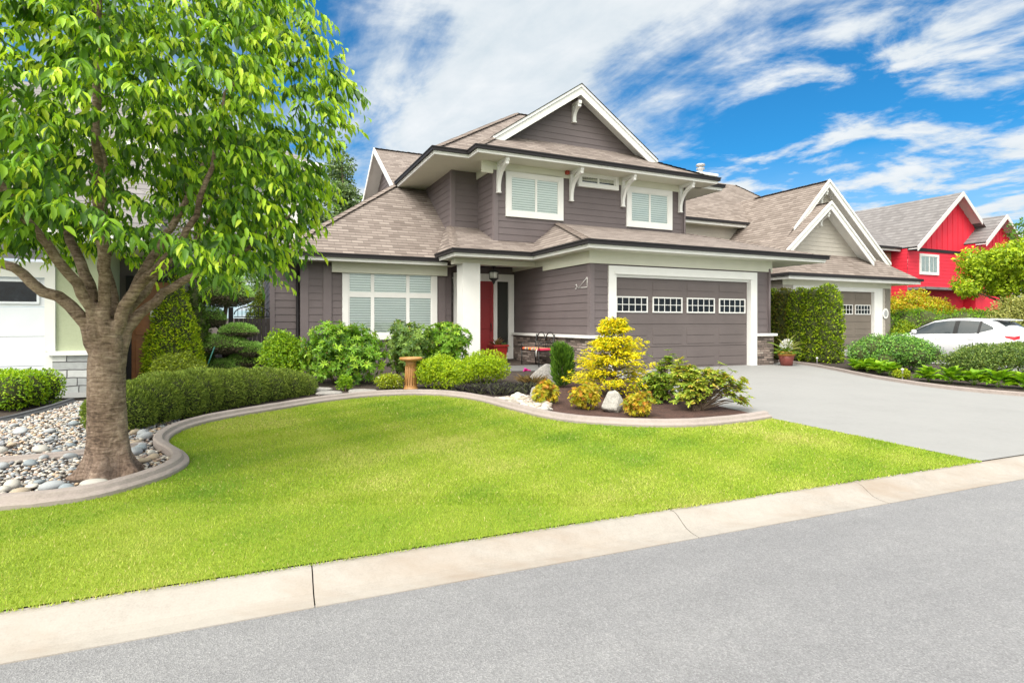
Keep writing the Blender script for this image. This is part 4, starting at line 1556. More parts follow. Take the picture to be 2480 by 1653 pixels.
def red_house():
    x, y = hw(27.95, 9.0)
    R_ = thing('red_house', 'bright red house with grey tiled roof at the end of the row', 'house', (x, y, SLAB), TH)
    rd, wh = M['red_siding'], M['vent_grey']
    wht = mat_paint('pale_trim', (0.62, 0.60, 0.60), 0.03)
    w = MB()
    lap(w, (0, 0, 0), (1, 0, 0), (0, -1, 0), 0, 5.85, 0, 10.6, 0.22)
    w.build('siding_wall', rd, R_)
    w = MB()
    lap(w, (0, 0, 0), (0, 1, 0), (-1, 0, 0), 0, 5.85, 0, 9, 0.22)
    w.build('siding_wall', rd, R_)
    # tan wing on the left, its wall set back
    w = MB()
    lap(w, (0, 1.0, 0), (1, 0, 0), (0, -1, 0), 0, 5.75, -7.0, 0.0, 0.22)
    lap(w, (-7.0, 0, 0), (0, 1, 0), (-1, 0, 0), 0, 5.75, 1.0, 9, 0.22)
    w.build('tan_wall', M['tan_siding'], R_)
    window(R_, -2.2, -1.0, 3.9, 5.5, 1.0, 0.1, (0.5,), shade='dark')
    p = 0.78
    au, az = 4.75, 9.65
    m = MB()
    gl_ = plane(au, 0, az, p, 0)
    gr_ = plane(au, 0, az, -p, 0)
    roof(m, [gl_(-0.05, -0.6), gl_(au, -0.6), gl_(au, 7.5), gl_(-0.05, 7.5)])
    roof(m, [gr_(au, -0.6), gr_(9.2, -0.6), gr_(9.2, 7.5), gr_(au, 7.5)])
    # wing roof
    wf = plane(0, 0.4, 5.95, 0, 0.62)
    roof(m, [wf(-7.6, 0.4), wf(0.2, 0.4), wf(2.5, 4.5), wf(-3.5, 4.5)])
    roof(m, [(-7.6, 0.4, 5.95), (-3.5, 4.5, wf(0, 4.5)[2]), (-7.6, 8.6, 5.95)])
    # second, lower gable to the right
    bu, bz = 8.35, 8.35
    hl_ = plane(bu, 0, bz, p, 0)
    hr_ = plane(bu, 0, bz, -p, 0)
    roof(m, [hl_(5.9, -1.3), hl_(bu, -1.3), hl_(bu, 6), hl_(5.9, 6)])
    roof(m, [hr_(bu, -1.3), hr_(10.9, -1.3), hr_(10.9, 6), hr_(bu, 6)])
    m.build('roof', M['tile_grey'], R_)
    for (cu, cz, v, ul, ur, vw) in ((au, az, -0.6, -0.05, 6.9, 0.0), (bu, bz, -1.3, 5.9, 10.9, -0.7)):
        w = MB()
        ca = cz - 0.1
        lo = 5.85 if cu == au else 0
        if cu == au:
            n = 16
            # board and batten
            for i in range(n):
                u0, u1 = cu - 4.6 + i * 9.2 / n, cu - 4.6 + (i + 1) * 9.2 / n
                z0, z1 = ca - abs(u0 - cu) * p, ca - abs(u1 - cu) * p
                if max(z0, z1) > lo:
                    w.poly([(u0, vw - 0.01, lo), (u1, vw - 0.01, lo), (u1, vw - 0.01, max(lo, z1)), (u0, vw - 0.01, max(lo, z0))])
                    w.box(u0 - 0.03, u0 + 0.03, vw - 0.04, vw - 0.012, lo, max(lo + 0.01, z0))
        else:
            w.prism([(cu - 2.4, vw, 0), (cu + 2.0, vw, 0), (cu + 2.0, vw, ca - 2.0 * p), (cu, vw, ca), (cu - 2.4, vw, ca - 2.4 * p)], (0, 0.7, 0))
            for i in range(-5, 5):
                u0 = cu + i * 0.42
                w.box(u0 - 0.03, u0 + 0.03, vw - 0.03, vw - 0.002, 5.6, ca - abs(u0 - cu) * p)
        w.build('gable_wall', rd, R_)
        r = MB()
        zl, zr = cz - (cu - ul) * p, cz - (ur - cu) * p
        gable_rake(r, (cu, cz + 0.03), (ul, zl + 0.03), (ur, zr + 0.03), v - 0.05, 0.25, 0.05)
        r.poly([(ul, v, zl - 0.13), (cu, v, cz - 0.13), (cu, vw, cz - 0.13), (ul, vw, zl - 0.13)])
        r.poly([(cu, v, cz - 0.13), (ur, v, zr - 0.13), (ur, vw, zr - 0.13), (cu, vw, cz - 0.13)])
        r.build('gable_rake', wht, R_)
    b = MB()
    b.box(-0.05, 6.6, -0.05, -0.021, 5.75, 5.95)
    b.build('belly_band', M['gutter'], R_)
    eave_line(R_, [(-7.6, 0.4), (-0.06, 0.4)], 5.95, M['gutter'], wht)
    window(R_, 1.15, 3.15, 4.30, 5.60, 0.0, 0.14, (0.5,), shade='blind', grid=4)
    f = MB()
    f.box(-0.05, 6.6, -1.1, -0.03, 3.3, 3.45)
    f.build('porch_eave', M['tile_grey'], R_)


red_house()


def far_house():
    x, y = hw(41.5, 12.0)
    R_ = thing('far_house', 'pale house with broad grey hip roof behind the red house', 'house', (x, y, SLAB), TH)
    w = MB()
    lap(w, (0, 0, 0), (1, 0, 0), (0, -1, 0), 0, 6.2, 0, 14, 0.25)
    lap(w, (0, 0, 0), (0, 1, 0), (-1, 0, 0), 0, 6.2, 0, 10, 0.25)
    w.build('siding_wall', M['grey_siding'], R_)
    m = MB()
    f = plane(0, -0.6, 6.2, 0, 0.75)
    roof(m, [f(-0.6, -0.6), f(14.6, -0.6), f(9, 5), f(5, 5)])
    roof(m, [(-0.6, -0.6, 6.2), (5, 5, f(0, 5)[2]), (-0.6, 10.6, 6.2)])
    m.build('roof', M['tile_grey'], R_)
    eave_line(R_, [(-0.6, 10.6), (-0.6, -0.6), (14.6, -0.6)], 6.2, M['gutter'], M['white'])


far_house()


def left_house():
    x, y = hw(-12.25, 0.4)
    R_ = thing('neighbour_house', 'pale house with white garage door, grey stone base and orange wooden door', 'house', (x, y, 0.32), TH)
    wh = M['white']
    w = MB()
    w.box(0.0, 0.88, 0.0, 1.5, 0.75, 3.1)
    w.build('stucco_wall', M['stucco'], R_)
    s = MB()
    s.box(0.12, 0.93, -0.07, 0.0, -0.1, 0.72)
    s.box(0.88, 0.95, 0.0, 1.5, -0.1, 0.72)
    s.build('stone_base', M['stone_grey'], R_)
    s = MB()
    s.box(0.06, 0.99, -0.12, 0.02, 0.72, 0.80)
    s.box(0.88, 1.01, 0.02, 1.5, 0.72, 0.80)
    s.build('stone_cap', wh, R_)
    s = MB()
    s.box(0.0, 0.155, -0.05, 0.05, 0.80, 2.60)
    s.box(0.0, 0.115, -0.04, 0.05, -0.1, 0.80)
    s.box(-5.2, -4.95, -0.05, 0.05, 0.0, 2.14)
    s.box(-4.95, -0.0, -0.05, 0.05, 2.14, 2.42)
    s.build('garage_frame', wh, R_)
    d = MB()
    for r in range(4):
        a, b = r * 0.535 + 0.004, (r + 1) * 0.535 - 0.004
        d.box(-4.95, 0.0, 0.03, 0.08, a, b)
    dr = d.build('garage_door', M['white_door'], R_)
    for c in range(4):
        x0 = -4.95 + c * 1.2375 + 0.09
        f = MB()
        f.box(x0, x0 + 1.06, 0.0, 0.03, 1.66, 1.70)
        f.box(x0, x0 + 1.06, 0.0, 0.03, 2.06, 2.10)
        f.box(x0, x0 + 0.04, 0.0, 0.03, 1.70, 2.06)
        f.box(x0 + 1.02, x0 + 1.06, 0.0, 0.03, 1.70, 2.06)
        wd = f.build('door_window', M['white_door'], dr)
        g = MB()
        g.poly([(x0 + 0.04, 0.02, 1.70), (x0 + 1.02, 0.02, 1.70), (x0 + 1.02, 0.02, 2.06), (x0 + 0.04, 0.02, 2.06)])
        g.build('glass', M['pane_black'], wd)
    # recessed entry with wooden door
    w = MB()
    w.box(0.5, 1.95, 1.52, 1.66, 0, 3.0)
    w.build('entry_wall', M['siding'], R_)  # dark brown puts the shade around the door into the wall colour
    s = MB()
    s.box(1.0, 1.10, 1.44, 1.515, 0, 2.2)
    s.box(1.86, 1.95, 1.44, 1.515, 0, 2.2)
    s.box(1.0, 1.95, 1.44, 1.515, 2.2, 2.32)
    s.build('door_casing', M['gutter'], R_)
    d = MB()
    d.box(1.10, 1.86, 1.455, 1.515, 0.05, 2.2)
    for z0, z1 in ((0.2, 0.95), (1.05, 1.25)):
        d.box(1.17, 1.44, 1.44, 1.455, z0, z1, bev=0.01)
        d.box(1.52, 1.79, 1.44, 1.455, z0, z1, bev=0.01)
    dr = d.build('front_door', M['wood_door'], R_)
    g = MB()
    g.box(1.44, 1.82, 1.445, 1.455, 1.33, 1.70)
    gg = g.build('door_light', wh, dr)
    g = MB()
    for i in range(3):
        for j in range(3):
            g.poly([(1.47 + i * 0.115, 1.443, 1.36 + j * 0.11), (1.56 + i * 0.115, 1.443, 1.36 + j * 0.11), (1.56 + i * 0.115, 1.443, 1.44 + j * 0.11), (1.47 + i * 0.115, 1.443, 1.44 + j * 0.11)])
    g.build('glass', M['pane_black'], gg)
    # side block and roofs
    w = MB()
    w.box(1.95, 2.05, 1.52, 9.0, 0, 2.9)
    w.build('side_wall', M['siding'], R_)  # same dark brown, shade beside the entry painted as wall colour
    m = MB()
    f = plane(0, -0.6, 2.95, 0, 0.55)
    roof(m, [f(-6, -0.6), f(1.6, -0.6), f(1.6, 4.6), f(-6, 4.6)])
    f2 = plane(0, 0.9, 2.98, 0, 0.55)
    roof(m, [f2(1.6, 0.9), f2(2.1, 0.9), f2(2.1, 5.4), f2(1.6, 5.4)])
    m.build('roof', M['tile_grey'], R_)
    eave_line(R_, [(-6, -0.6), (1.6, -0.6)], 2.95, wh, wh)
    s = MB()
    s.poly([(-6, -0.6, 2.72), (-6, 0.0, 2.72), (1.6, 0.0, 2.72), (1.6, -0.6, 2.72)])
    s.poly([(0.9, 0.0, 2.74), (0.9, 1.52, 2.74), (2.1, 1.52, 2.74), (2.1, 0.0, 2.74)])
    s.build('soffit', M['soffit'], R_)
    # upper storey
    w = MB()
    lap(w, (0, 6.0, 0), (1, 0, 0), (0, -1, 0), 3.0, 6.1, -6, 4.75, 0.2)
    lap(w, (4.75, 0, 0), (0, 1, 0), (1, 0, 0), 3.0, 6.1, 6.0, 14, 0.2)
    w.build('upper_wall', M['grey_siding'], R_)
    s = MB()
    s.box(4.5, 4.79, 5.95, 5.981, 3.0, 6.0)
    s.build('corner_board', wh, R_)
    m = MB()
    f = plane(0, 5.4, 6.2, 0, 0.6)
    roof(m, [f(-7, 5.4), f(5.35, 5.4), f(0.5, 10.2), f(-4, 10.2)])
    roof(m, [(5.35, 5.4, 6.2), (5.35, 15, 6.2), (0.5, 10.2, f(0, 10.2)[2])])
    m.build('upper_roof', M['tile_grey'], R_)
    eave_line(R_, [(-7, 5.4), (5.35, 5.4), (5.35, 14)], 6.2, wh, wh)
    window(R_, 0.5, 2.3, 4.0, 5.5, 6.0, 0.12, (0.5,))


left_house()

# ------------------------------------------------------------------ foliage


def unit(a):
    return a / np.maximum(1e-9, np.linalg.norm(a, axis=-1, keepdims=True))


LEAF_BIG = (np.array([(0, 0, 0), (.28, -.36, .07), (.28, 0, -.02), (.28, .36, .07), (.64, -.33, .03), (.64, 0, -.07), (.64, .33, .03), (1, 0, -.24)]),
            np.array([(0, 1, 2, 2), (0, 2, 3, 3), (1, 4, 5, 2), (2, 5, 6, 3), (4, 7, 5, 5), (5, 7, 6, 6)]))
LEAF_SMALL = (np.array([(0, 0, 0), (.5, -.5, .10), (1, 0, -.10), (.5, .5, .10)]), np.array([(0, 1, 2, 3)]))
LEAF_LONG = (np.array([(0, 0, 0), (.35, -.5, .06), (.35, 0, 0), (.35, .5, .06), (.75, -.42, .0), (.75, 0, -.06), (.75, .42, .0), (1, 0, -.16)]), LEAF_BIG[1])


def tri_split(f):
    """quads (maybe degenerate) -> triangles"""
    out = []
    for q in f:
        q = list(q)
        if len(q) == 4 and q[2] == q[3]:
            out.append(q[:3])
        elif len(q) == 4:
            out += [[q[0], q[1], q[2]], [q[0], q[2], q[3]]]
        else:
            out.append(q)
    return np.array(out)


def ico(sub):
    bm = bmesh.new()
    bmesh.ops.create_icosphere(bm, subdivisions=sub, radius=1.0)
    bm.verts.ensure_lookup_table()
    v = np.array([q.co[:] for q in bm.verts])
    f = np.array([[q.index for q in t.verts] for t in bm.faces])
    bm.free()
    return v, f


def leaf_arrays(pos, axis, nrm, length, width, col, tmpl):
    T, F = tmpl
    F = tri_split(F)
    axis = unit(axis)
    side = unit(np.cross(nrm, axis))
    up = np.cross(axis, side)
    L = length[:, None, None]
    W = width[:, None, None]
    V = pos[:, None, :] + axis[:, None, :] * (T[None, :, 0:1] * L) + side[:, None, :] * (T[None, :, 1:2] * W) + up[:, None, :] * (T[None, :, 2:3] * L)
    n, k = len(pos), len(T)
    faces = (np.arange(n)[:, None, None] * k + F[None]).reshape(-1, 3)
    cols = np.repeat(col, k, axis=0)
    return V.reshape(-1, 3), faces, cols


def merge(parts):
    vs, fs, cs, o = [], [], [], 0
    for v, f, c in parts:
        vs.append(v)
        fs.append(f + o)
        cs.append(c)
        o += len(v)
    return np.concatenate(vs), np.concatenate(fs), np.concatenate(cs)


def palette(n, cols, w=None, jitter=0.12):
    cols = np.array(cols, float)
    idx = RNG.choice(len(cols), n, p=w)
    c = cols[idx] * (1 + RNG.normal(0, jitter, (n, 1)))
    return np.clip(c, 0.002, 1)


def rdir(n, up=0.0):
    d = RNG.normal(size=(n, 3))
    d[:, 2] += up
    return unit(d)


def lump_points(lumps, n, inner=0.55, top_bias=0.15):
    """points in a union of ellipsoids (c, r) biased to the outside; returns pos, outward"""
    lumps = [(np.array(c, float), np.array(r, float)) for c, r in lumps]
    area = np.array([r[0] * r[1] + r[1] * r[2] + r[0] * r[2] for c, r in lumps])
    k = RNG.choice(len(lumps), n, p=area / area.sum())
    d = rdir(n, top_bias)
    f = inner + (1 - inner) * np.sqrt(RNG.random(n))
    C = np.array([c for c, r in lumps])[k]
    R = np.array([r for c, r in lumps])[k]
    return C + d * R * f[:, None], unit(d / R)


def shrub(name, label, cat, x, y, lumps, n, leaf, width, cols, w=None, mat='leaf', tmpl=LEAF_SMALL, droop=0.0, spread=0.8, inner=0.55,
          group=None, stems=6, dz=0.0, whorl=0, jitter=0.14, stem_r=0.012, tipcols=None, minz=0.02, core=None):
    """leafy shrub standing at x,y: lumps are given relative to its base"""
    z = zg(x, y) + dz
    R_ = thing(name, label, cat, (x, y, z), 0, group)
    if whorl:
        m = n // whorl
        p, o = lump_points(lumps, m, inner)
        keep = p[:, 2] > minz
        p, o = p[keep], o[keep]
        m = len(p)
        ax0 = unit(o * 0.8 + rdir(m) * 0.35 + np.array([0, 0, 0.45]))
        e1 = unit(np.cross(ax0, rdir(m)))
        e2 = np.cross(ax0, e1)
        parts = []
        cc = palette(m, cols, w, jitter)
        for i in range(whorl):
            a = 2 * math.pi * i / whorl + RNG.random(m) * 0.5
            out = e1 * np.cos(a)[:, None] + e2 * np.sin(a)[:, None]
            axis = unit(out + ax0 * (0.35 + 0.4 * RNG.random((m, 1))) + np.array([0, 0, -droop]))
            nn = unit(ax0 - axis * (ax0 * axis).sum(1, keepdims=True))
            ln = leaf * (0.7 + 0.5 * RNG.random(m))
            c = np.clip(cc * (1 + RNG.normal(0, 0.08, (m, 1))), 0.002, 1)
            parts.append(leaf_arrays(p, axis, nn, ln, ln * width, c, tmpl))
        if tipcols:
            # short bright new growth standing up in the middle
            for i in range(3):
                axis = unit(ax0 + rdir(m) * 0.45)
                ln = leaf * 0.55 * (0.7 + 0.5 * RNG.random(m))
                parts.append(leaf_arrays(p + ax0 * leaf * 0.08, axis, unit(np.cross(axis, rdir(m))), ln, ln * width, palette(m, tipcols, None, jitter), tmpl))
        v, f, c = merge(parts)
    else:
        p, o = lump_points(lumps, n, inner)
        keep = p[:, 2] > minz
        p, o = p[keep], o[keep]
        m = len(p)
        axis = unit(o * (1 - spread) + rdir(m) * spread + np.array([0, 0, 0.15 - droop]))
        nn = unit(o + rdir(m) * 0.7 + np.array([0, 0, 0.4]))
        ln = leaf * (0.65 + 0.7 * RNG.random(m))
        v, f, c = leaf_arrays(p, axis, nn, ln, ln * width, palette(m, cols, w, jitter), tmpl)
    np_mesh('foliage', v, f, M[mat], R_, c)
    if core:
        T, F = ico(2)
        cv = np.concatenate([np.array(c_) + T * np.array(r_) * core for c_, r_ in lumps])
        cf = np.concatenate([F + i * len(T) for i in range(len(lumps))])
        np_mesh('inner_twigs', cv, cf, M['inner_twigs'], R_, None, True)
    if stems:
        s = MB()
        ls = [lumps[i % len(lumps)] for i in range(stems)]
        for c_, r_ in ls:
            d = RNG.normal(0, 0.4, 3) * np.array(r_)
            e = np.array(c_) + d * 0.6
            e[2] = max(e[2], 0.1)
            b = np.array([RNG.normal(0, 0.04) + c_[0] * 0.25, RNG.normal(0, 0.04) + c_[1] * 0.25, -0.04])
            mid = b * 0.5 + e * 0.5 + np.array([0, 0, 0.04])
            s.tube([b, mid, e], [stem_r, stem_r * 0.8, stem_r * 0.35], 6)
        s.build('stem', M['twig'], R_)
    return R_


def dome_lumps(rx, ry, h, k=14, rl=0.42, seed=0):
    """a low dome broken up into many lumps"""
    r = np.random.default_rng(seed + 5)
    out = [((0, 0, h * 0.45), (rx * 0.80, ry * 0.80, h * 0.45))]
    for i in range(k):
        a = r.random() * 2 * math.pi
        e = math.asin(r.random() ** 0.8)
        c = (math.cos(a) * math.cos(e) * rx * 0.66, math.sin(a) * math.cos(e) * ry * 0.66, h * (0.32 + 0.40 * math.sin(e)))
        q = rl * (0.75 + 0.5 * r.random())
        out.append((c, (rx * q, ry * q, h * q * 0.8)))
    return out


# ---- front garden tree ------------------------------------------------------
def cherry_tree():
    bx, by = -3.83, 5.42
    bz = zg(bx, by)
    R_ = thing('cherry_tree', 'large leafy cherry tree with thick banded trunk standing in river stones', 'tree', (bx, by, bz))
    rng = np.random.default_rng(23)
    # trunk with buttress roots
    nseg, nr = 26, 44
    zs = np.concatenate([np.linspace(-0.05, 0.28, 10), np.linspace(0.34, 1.40, 16)])
    verts, faces = [], []
    for i, z in enumerate(zs):
        core = 0.163 - 0.010 * min(max(z, 0), 1.0)
        if z > 1.0:
            core -= 0.05 * ((z - 1.0) / 0.4) ** 2
        flare = 0.150 * math.exp(-max(z, 0) / 0.13)
        for k in range(nr):
            a = 2 * math.pi * k / nr
            lob = 0.5 + 0.5 * math.cos(5 * a + 0.6 + 0.5 * math.sin(2 * a))
            r = core + flare * (0.35 + 1.15 * lob ** 1.5) + 0.007 * math.sin(3 * a + z * 4) + rng.normal(0, 0.0025)
            if z > 0.9:
                r += 0.022 * (z - 0.9) * math.cos(4 * a)
            verts.append((r * math.cos(a) - 0.02 * z, r * math.sin(a), z))
    mb = MB()
    n = len(zs)
    base = len(mb.v)
    mb.v += verts
    for i in range(n - 1):
        for k in range(nr):
            k2 = (k + 1) % nr
            mb.f.append((i * nr + k, i * nr + k2, (i + 1) * nr + k2, (i + 1) * nr + k))
            mb.uv.append([(k / nr, zs[i]), ((k + 1) / nr, zs[i]), ((k + 1) / nr, zs[i + 1]), (k / nr, zs[i + 1])])
            mb.mi.append(0)
            mb.sm.append(True)
    trunk_mb = mb
    trunk_mb.f.append(tuple(range((n - 1) * nr, n * nr)))
    trunk_mb.f.append(tuple(range(nr - 1, -1, -1)))
    for q in range(2):
        trunk_mb.uv.append([(0, 0)] * nr)
        trunk_mb.mi.append(0)
        trunk_mb.sm.append(True)

    # main limbs: (start, way points) in local metres, x to the right, y away
    limbs = [
        [(-0.06, -0.03, 1.05), (-0.16, -0.08, 1.46), (-0.56, -0.18, 1.84), (-1.05, -0.32, 2.16), (-1.70, -0.5, 2.65), (-2.1, -0.6, 3.2)],
        [(-0.06, 0.03, 1.05), (-0.15, 0.08, 1.52), (-0.45, 0.22, 2.05), (-0.80, 0.42, 2.6), (-1.15, 0.7, 3.3), (-1.35, 0.95, 4.0)],
        [(-0.03, -0.05, 1.05), (-0.09, -0.14, 1.6), (-0.25, -0.42, 2.15), (-0.48, -0.8, 2.8), (-0.72, -1.1, 3.5), (-0.85, -1.3, 4.2)],
        [(-0.02, 0.04, 1.05), (-0.05, 0.08, 1.7), (-0.17, 0.18, 2.5), (-0.25, 0.22, 3.3), (-0.28, 0.2, 4.2), (-0.32, 0.2, 4.9)],
        [(0.02, -0.04, 1.05), (0.04, -0.10, 1.65), (0.10, -0.26, 2.3), (0.24, -0.5, 3.0), (0.42, -0.7, 3.8), (0.50, -0.8, 4.5)],
        [(0.04, 0.03, 1.05), (0.09, 0.09, 1.58), (0.24, 0.26, 2.1), (0.42, 0.5, 2.7), (0.62, 0.75, 3.4), (0.75, 0.9, 4.1)],
        [(0.06, -0.02, 1.05), (0.12, -0.05, 1.46), (0.38, -0.10, 1.84), (0.74, -0.20, 2.12), (1.10, -0.32, 2.7), (1.30, -0.4, 3.5)],
        [(0.06, 0.03, 1.05), (0.13, 0.06, 1.40), (0.42, 0.15, 1.74), (0.76, 0.28, 1.99), (1.15, 0.45, 2.25), (1.55, 0.55, 2.65)],
        [(0.03, 0.05, 1.05), (0.07, 0.16, 1.55), (0.20, 0.6, 2.1), (0.36, 1.1, 2.6), (0.5, 1.5, 3.2)],
    ]
    r0 = [0.074, 0.074, 0.062, 0.076, 0.066, 0.066, 0.07, 0.066, 0.054]
    nodes = []
    for pts, r in zip(limbs, r0):
        P = [Vector(p) for p in pts]
        sm = smooth_path([p for p in P], 5)
        wob = [p + Vector(rng.normal(0, 0.012, 3)) if 2 < i < len(sm) - 1 else p for i, p in enumerate(sm)]
        rad = [r * (1 - 0.80 * (i / (len(wob) - 1)) ** 0.9) * (1.1 if i < 5 else 1) for i in range(len(wob))]
        trunk_mb.tube(wob, rad, 14)
        for i in range(6, len(wob)):
            nodes.append((np.array(wob[i]), rad[i]))
    trunk = trunk_mb.build('trunk', M['bark'], R_)
    rm = trunk.modifiers.new('remesh', 'REMESH')
    rm.mode = 'VOXEL'
    rm.voxel_size = 0.011
    rm.use_smooth_shade = True
    smo = trunk.modifiers.new('smooth', 'SMOOTH')
    smo.factor = 0.5
    smo.iterations = 5
    npos = np.array([p for p, r in nodes])
    # twig ends fill a rounded crown
    tips = []
    while len(tips) < 1520:
        z = 2.08 + 3.20 * rng.random()
        a = rng.random() * 2 * math.pi
        rx = 2.02 - 0.22 * (4.0 - z) if z < 4.0 else 2.02 * math.sqrt(max(0.02, 1 - ((z - 4.0) / 1.30) ** 2))
        rx *= 1 + 0.09 * math.sin(3 * a + 2.1 * z) + 0.06 * math.sin(7 * a - 3.3 * z)
        q = rng.random() ** 0.42
        p = np.array([math.cos(a) * rx * q - 0.05, math.sin(a) * rx * q * 0.92, z + 0.10 * math.sin(4 * a)])
        rh = math.hypot(p[0], p[1])
        if z < 2.55 and rh < 0.55 + 1.1 * (2.55 - z):
            continue
        # open gaps through the crown
        if math.sin(2.9 * p[0] + 1.7) * math.sin(2.6 * p[2] + 0.8) * math.sin(2.2 * p[1] + 0.4) > 0.30:
            continue
        tips.append(p)
    tips = np.array(tips)
    br = MB()
    bn = 0
    order = np.argsort(np.linalg.norm(tips - np.array([0, 0, 2.2]), axis=1))
    grow_p = list(npos)
    grow_r = [r for p, r in nodes]
    tw = []
    for t in order:
        tip = tips[t]
        G = np.array(grow_p)
        D = np.linalg.norm(G - tip, axis=1) + 0.9 * np.maximum(0, G[:, 2] - tip[2] - 0.1)
        j = int(np.argmin(D))
        s = G[j]
        L = np.linalg.norm(tip - s)
        r = min(grow_r[j] * 0.7, 0.004 + 0.011 * L)
        mid = (s + tip) / 2 + np.array([0, 0, 0.10 * L]) + rng.normal(0, 0.04, 3) * L
        br.tube([s, mid, tip], [r, r * 0.7, r * 0.35], 5, cap=False)
        grow_p.append(mid)
        grow_r.append(r * 0.7)
        if L > 0.25:
            grow_p.append(tip)
            grow_r.append(r * 0.4)
        tw.append((s, mid, tip))
    br.build('branches', M['bark'], R_)
    # leaves: alternate along drooping shoots
    parts = []
    P, A, Nn, Ln, Cc = [], [], [], [], []
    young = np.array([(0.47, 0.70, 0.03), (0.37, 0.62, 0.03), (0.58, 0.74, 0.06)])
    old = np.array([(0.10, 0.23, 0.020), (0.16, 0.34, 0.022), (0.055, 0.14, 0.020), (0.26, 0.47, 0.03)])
    ctr = np.array([0, 0, 3.0])
    for s, mid, tip in tw:
        h = tip - ctr
        outw = h.copy()
        outw[2] *= 0.4
        outw = outw / (np.linalg.norm(outw) + 1e-6)
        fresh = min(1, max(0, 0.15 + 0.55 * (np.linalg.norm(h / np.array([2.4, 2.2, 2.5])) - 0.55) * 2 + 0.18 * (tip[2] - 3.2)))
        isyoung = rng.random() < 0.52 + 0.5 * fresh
        nsh = rng.integers(2, 4)
        for q in range(nsh):
            d = outw * 0.8 + rng.normal(0, 0.5, 3)
            d[2] = d[2] * 0.5 + 0.05
            d /= np.linalg.norm(d)
            ns = rng.integers(7, 12)
            sl = 0.22 + 0.20 * rng.random()
            side = np.cross(d, [0, 0, 1.0])
            side /= np.linalg.norm(side) + 1e-6
            for i in range(ns):
                t = (i + 0.5) / ns
                p = tip + d * sl * t + np.array([0, 0, -0.16 * sl * t * t * 2.2])
                sg = 1 if i % 2 else -1
                ax = d * 0.42 + side * sg * 0.50 + np.array([0, 0, -0.62 - 0.35 * rng.random()]) + rng.normal(0, 0.20, 3)
                P.append(p)
                A.append(ax)
                nv = side * sg * 0.55 + np.array([0, 0, 0.55]) + outw * 0.35 + rng.normal(0, 0.30, 3)
                Nn.append(nv)
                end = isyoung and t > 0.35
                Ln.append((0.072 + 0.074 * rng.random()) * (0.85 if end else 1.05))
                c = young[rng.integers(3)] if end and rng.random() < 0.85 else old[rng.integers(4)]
                Cc.append(c * (1 + rng.normal(0, 0.10)))
    P, A, Nn, Ln, Cc = map(np.array, (P, A, Nn, Ln, Cc))
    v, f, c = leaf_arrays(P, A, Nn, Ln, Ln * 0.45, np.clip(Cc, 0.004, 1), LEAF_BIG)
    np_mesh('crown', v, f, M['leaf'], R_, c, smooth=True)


cherry_tree()

# ---- hedges and shrubs ------------------------------------------------------
BOX = [(0.140, 0.336, 0.017), (0.224, 0.420, 0.020), (0.077, 0.196, 0.017), (0.308, 0.504, 0.028)]
LIME = [(0.425, 0.575, 0.015), (0.325, 0.475, 0.015), (0.525, 0.625, 0.025), (0.188, 0.325, 0.015)]
HEATH = [(0.19, 0.27, 0.05), (0.27, 0.36, 0.06), (0.12, 0.17, 0.035), (0.36, 0.43, 0.08)]
RHODO = [(0.13, 0.29, 0.020), (0.21, 0.41, 0.030), (0.06, 0.15, 0.018), (0.34, 0.54, 0.04)]
CEDAR = [(0.17, 0.28, 0.012), (0.28, 0.40, 0.014), (0.08, 0.15, 0.012), (0.38, 0.47, 0.02)]
GOLD = [(0.80, 0.70, 0.013), (0.86, 0.75, 0.03), (0.60, 0.57, 0.013), (0.25, 0.35, 0.015)]
GOLDRED = [(0.468, 0.442, 0.026), (0.598, 0.468, 0.033), (0.546, 0.260, 0.039), (0.260, 0.325, 0.026)]
JUNI = [(0.34, 0.58, 0.13), (0.44, 0.66, 0.17), (0.22, 0.42, 0.09)]
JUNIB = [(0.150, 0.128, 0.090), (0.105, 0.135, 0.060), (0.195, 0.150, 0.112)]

# heath hedge that follows the border (long mound, tapering to the right)
cx, cy = -4.70, 9.0


def ridge_lumps(pts, rx, h, k=3):
    out = []
    for (x, y, hh, ww) in pts:
        out.append(((x - cx, y - cy, hh * 0.42), (ww, ww, hh * 0.60)))
    return out


HH = [(-5.10, 7.45, 0.51, 0.42), (-5.05, 7.85, 0.58, 0.46), (-4.98, 8.3, 0.62, 0.48), (-4.95, 8.75, 0.62, 0.48), (-4.80, 9.2, 0.60, 0.48), (-4.62, 9.65, 0.58, 0.48), (-4.40, 10.1, 0.55, 0.46), (-4.2, 10.45, 0.50, 0.42), (-4.05, 10.7, 0.41, 0.36), (-5.45, 8.0, 0.53, 0.42), (-5.4, 8.7, 0.60, 0.42), (-5.2, 9.4, 0.60, 0.42)]
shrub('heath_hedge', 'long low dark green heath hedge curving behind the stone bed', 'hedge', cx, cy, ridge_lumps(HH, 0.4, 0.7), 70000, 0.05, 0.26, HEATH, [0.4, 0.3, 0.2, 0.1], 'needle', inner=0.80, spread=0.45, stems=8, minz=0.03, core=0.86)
# square box hedge at the left frame edge
bl = []
for i in range(9):
    for j in range(3):
        bl.append(((-1.25 + i * 0.30, -0.35 + j * 0.33, 0.27), (0.26, 0.26, 0.30)))
shrub('box_hedge', 'bright green clipped box hedge in front of the white garage door', 'hedge', -8.88, 9.15, bl, 30000, 0.042, 0.55, [(0.24, 0.44, 0.012), (0.34, 0.56, 0.014), (0.44, 0.60, 0.02), (0.13, 0.26, 0.012)], None, 'leaf', inner=0.78, spread=0.6, stems=8, core=0.8)

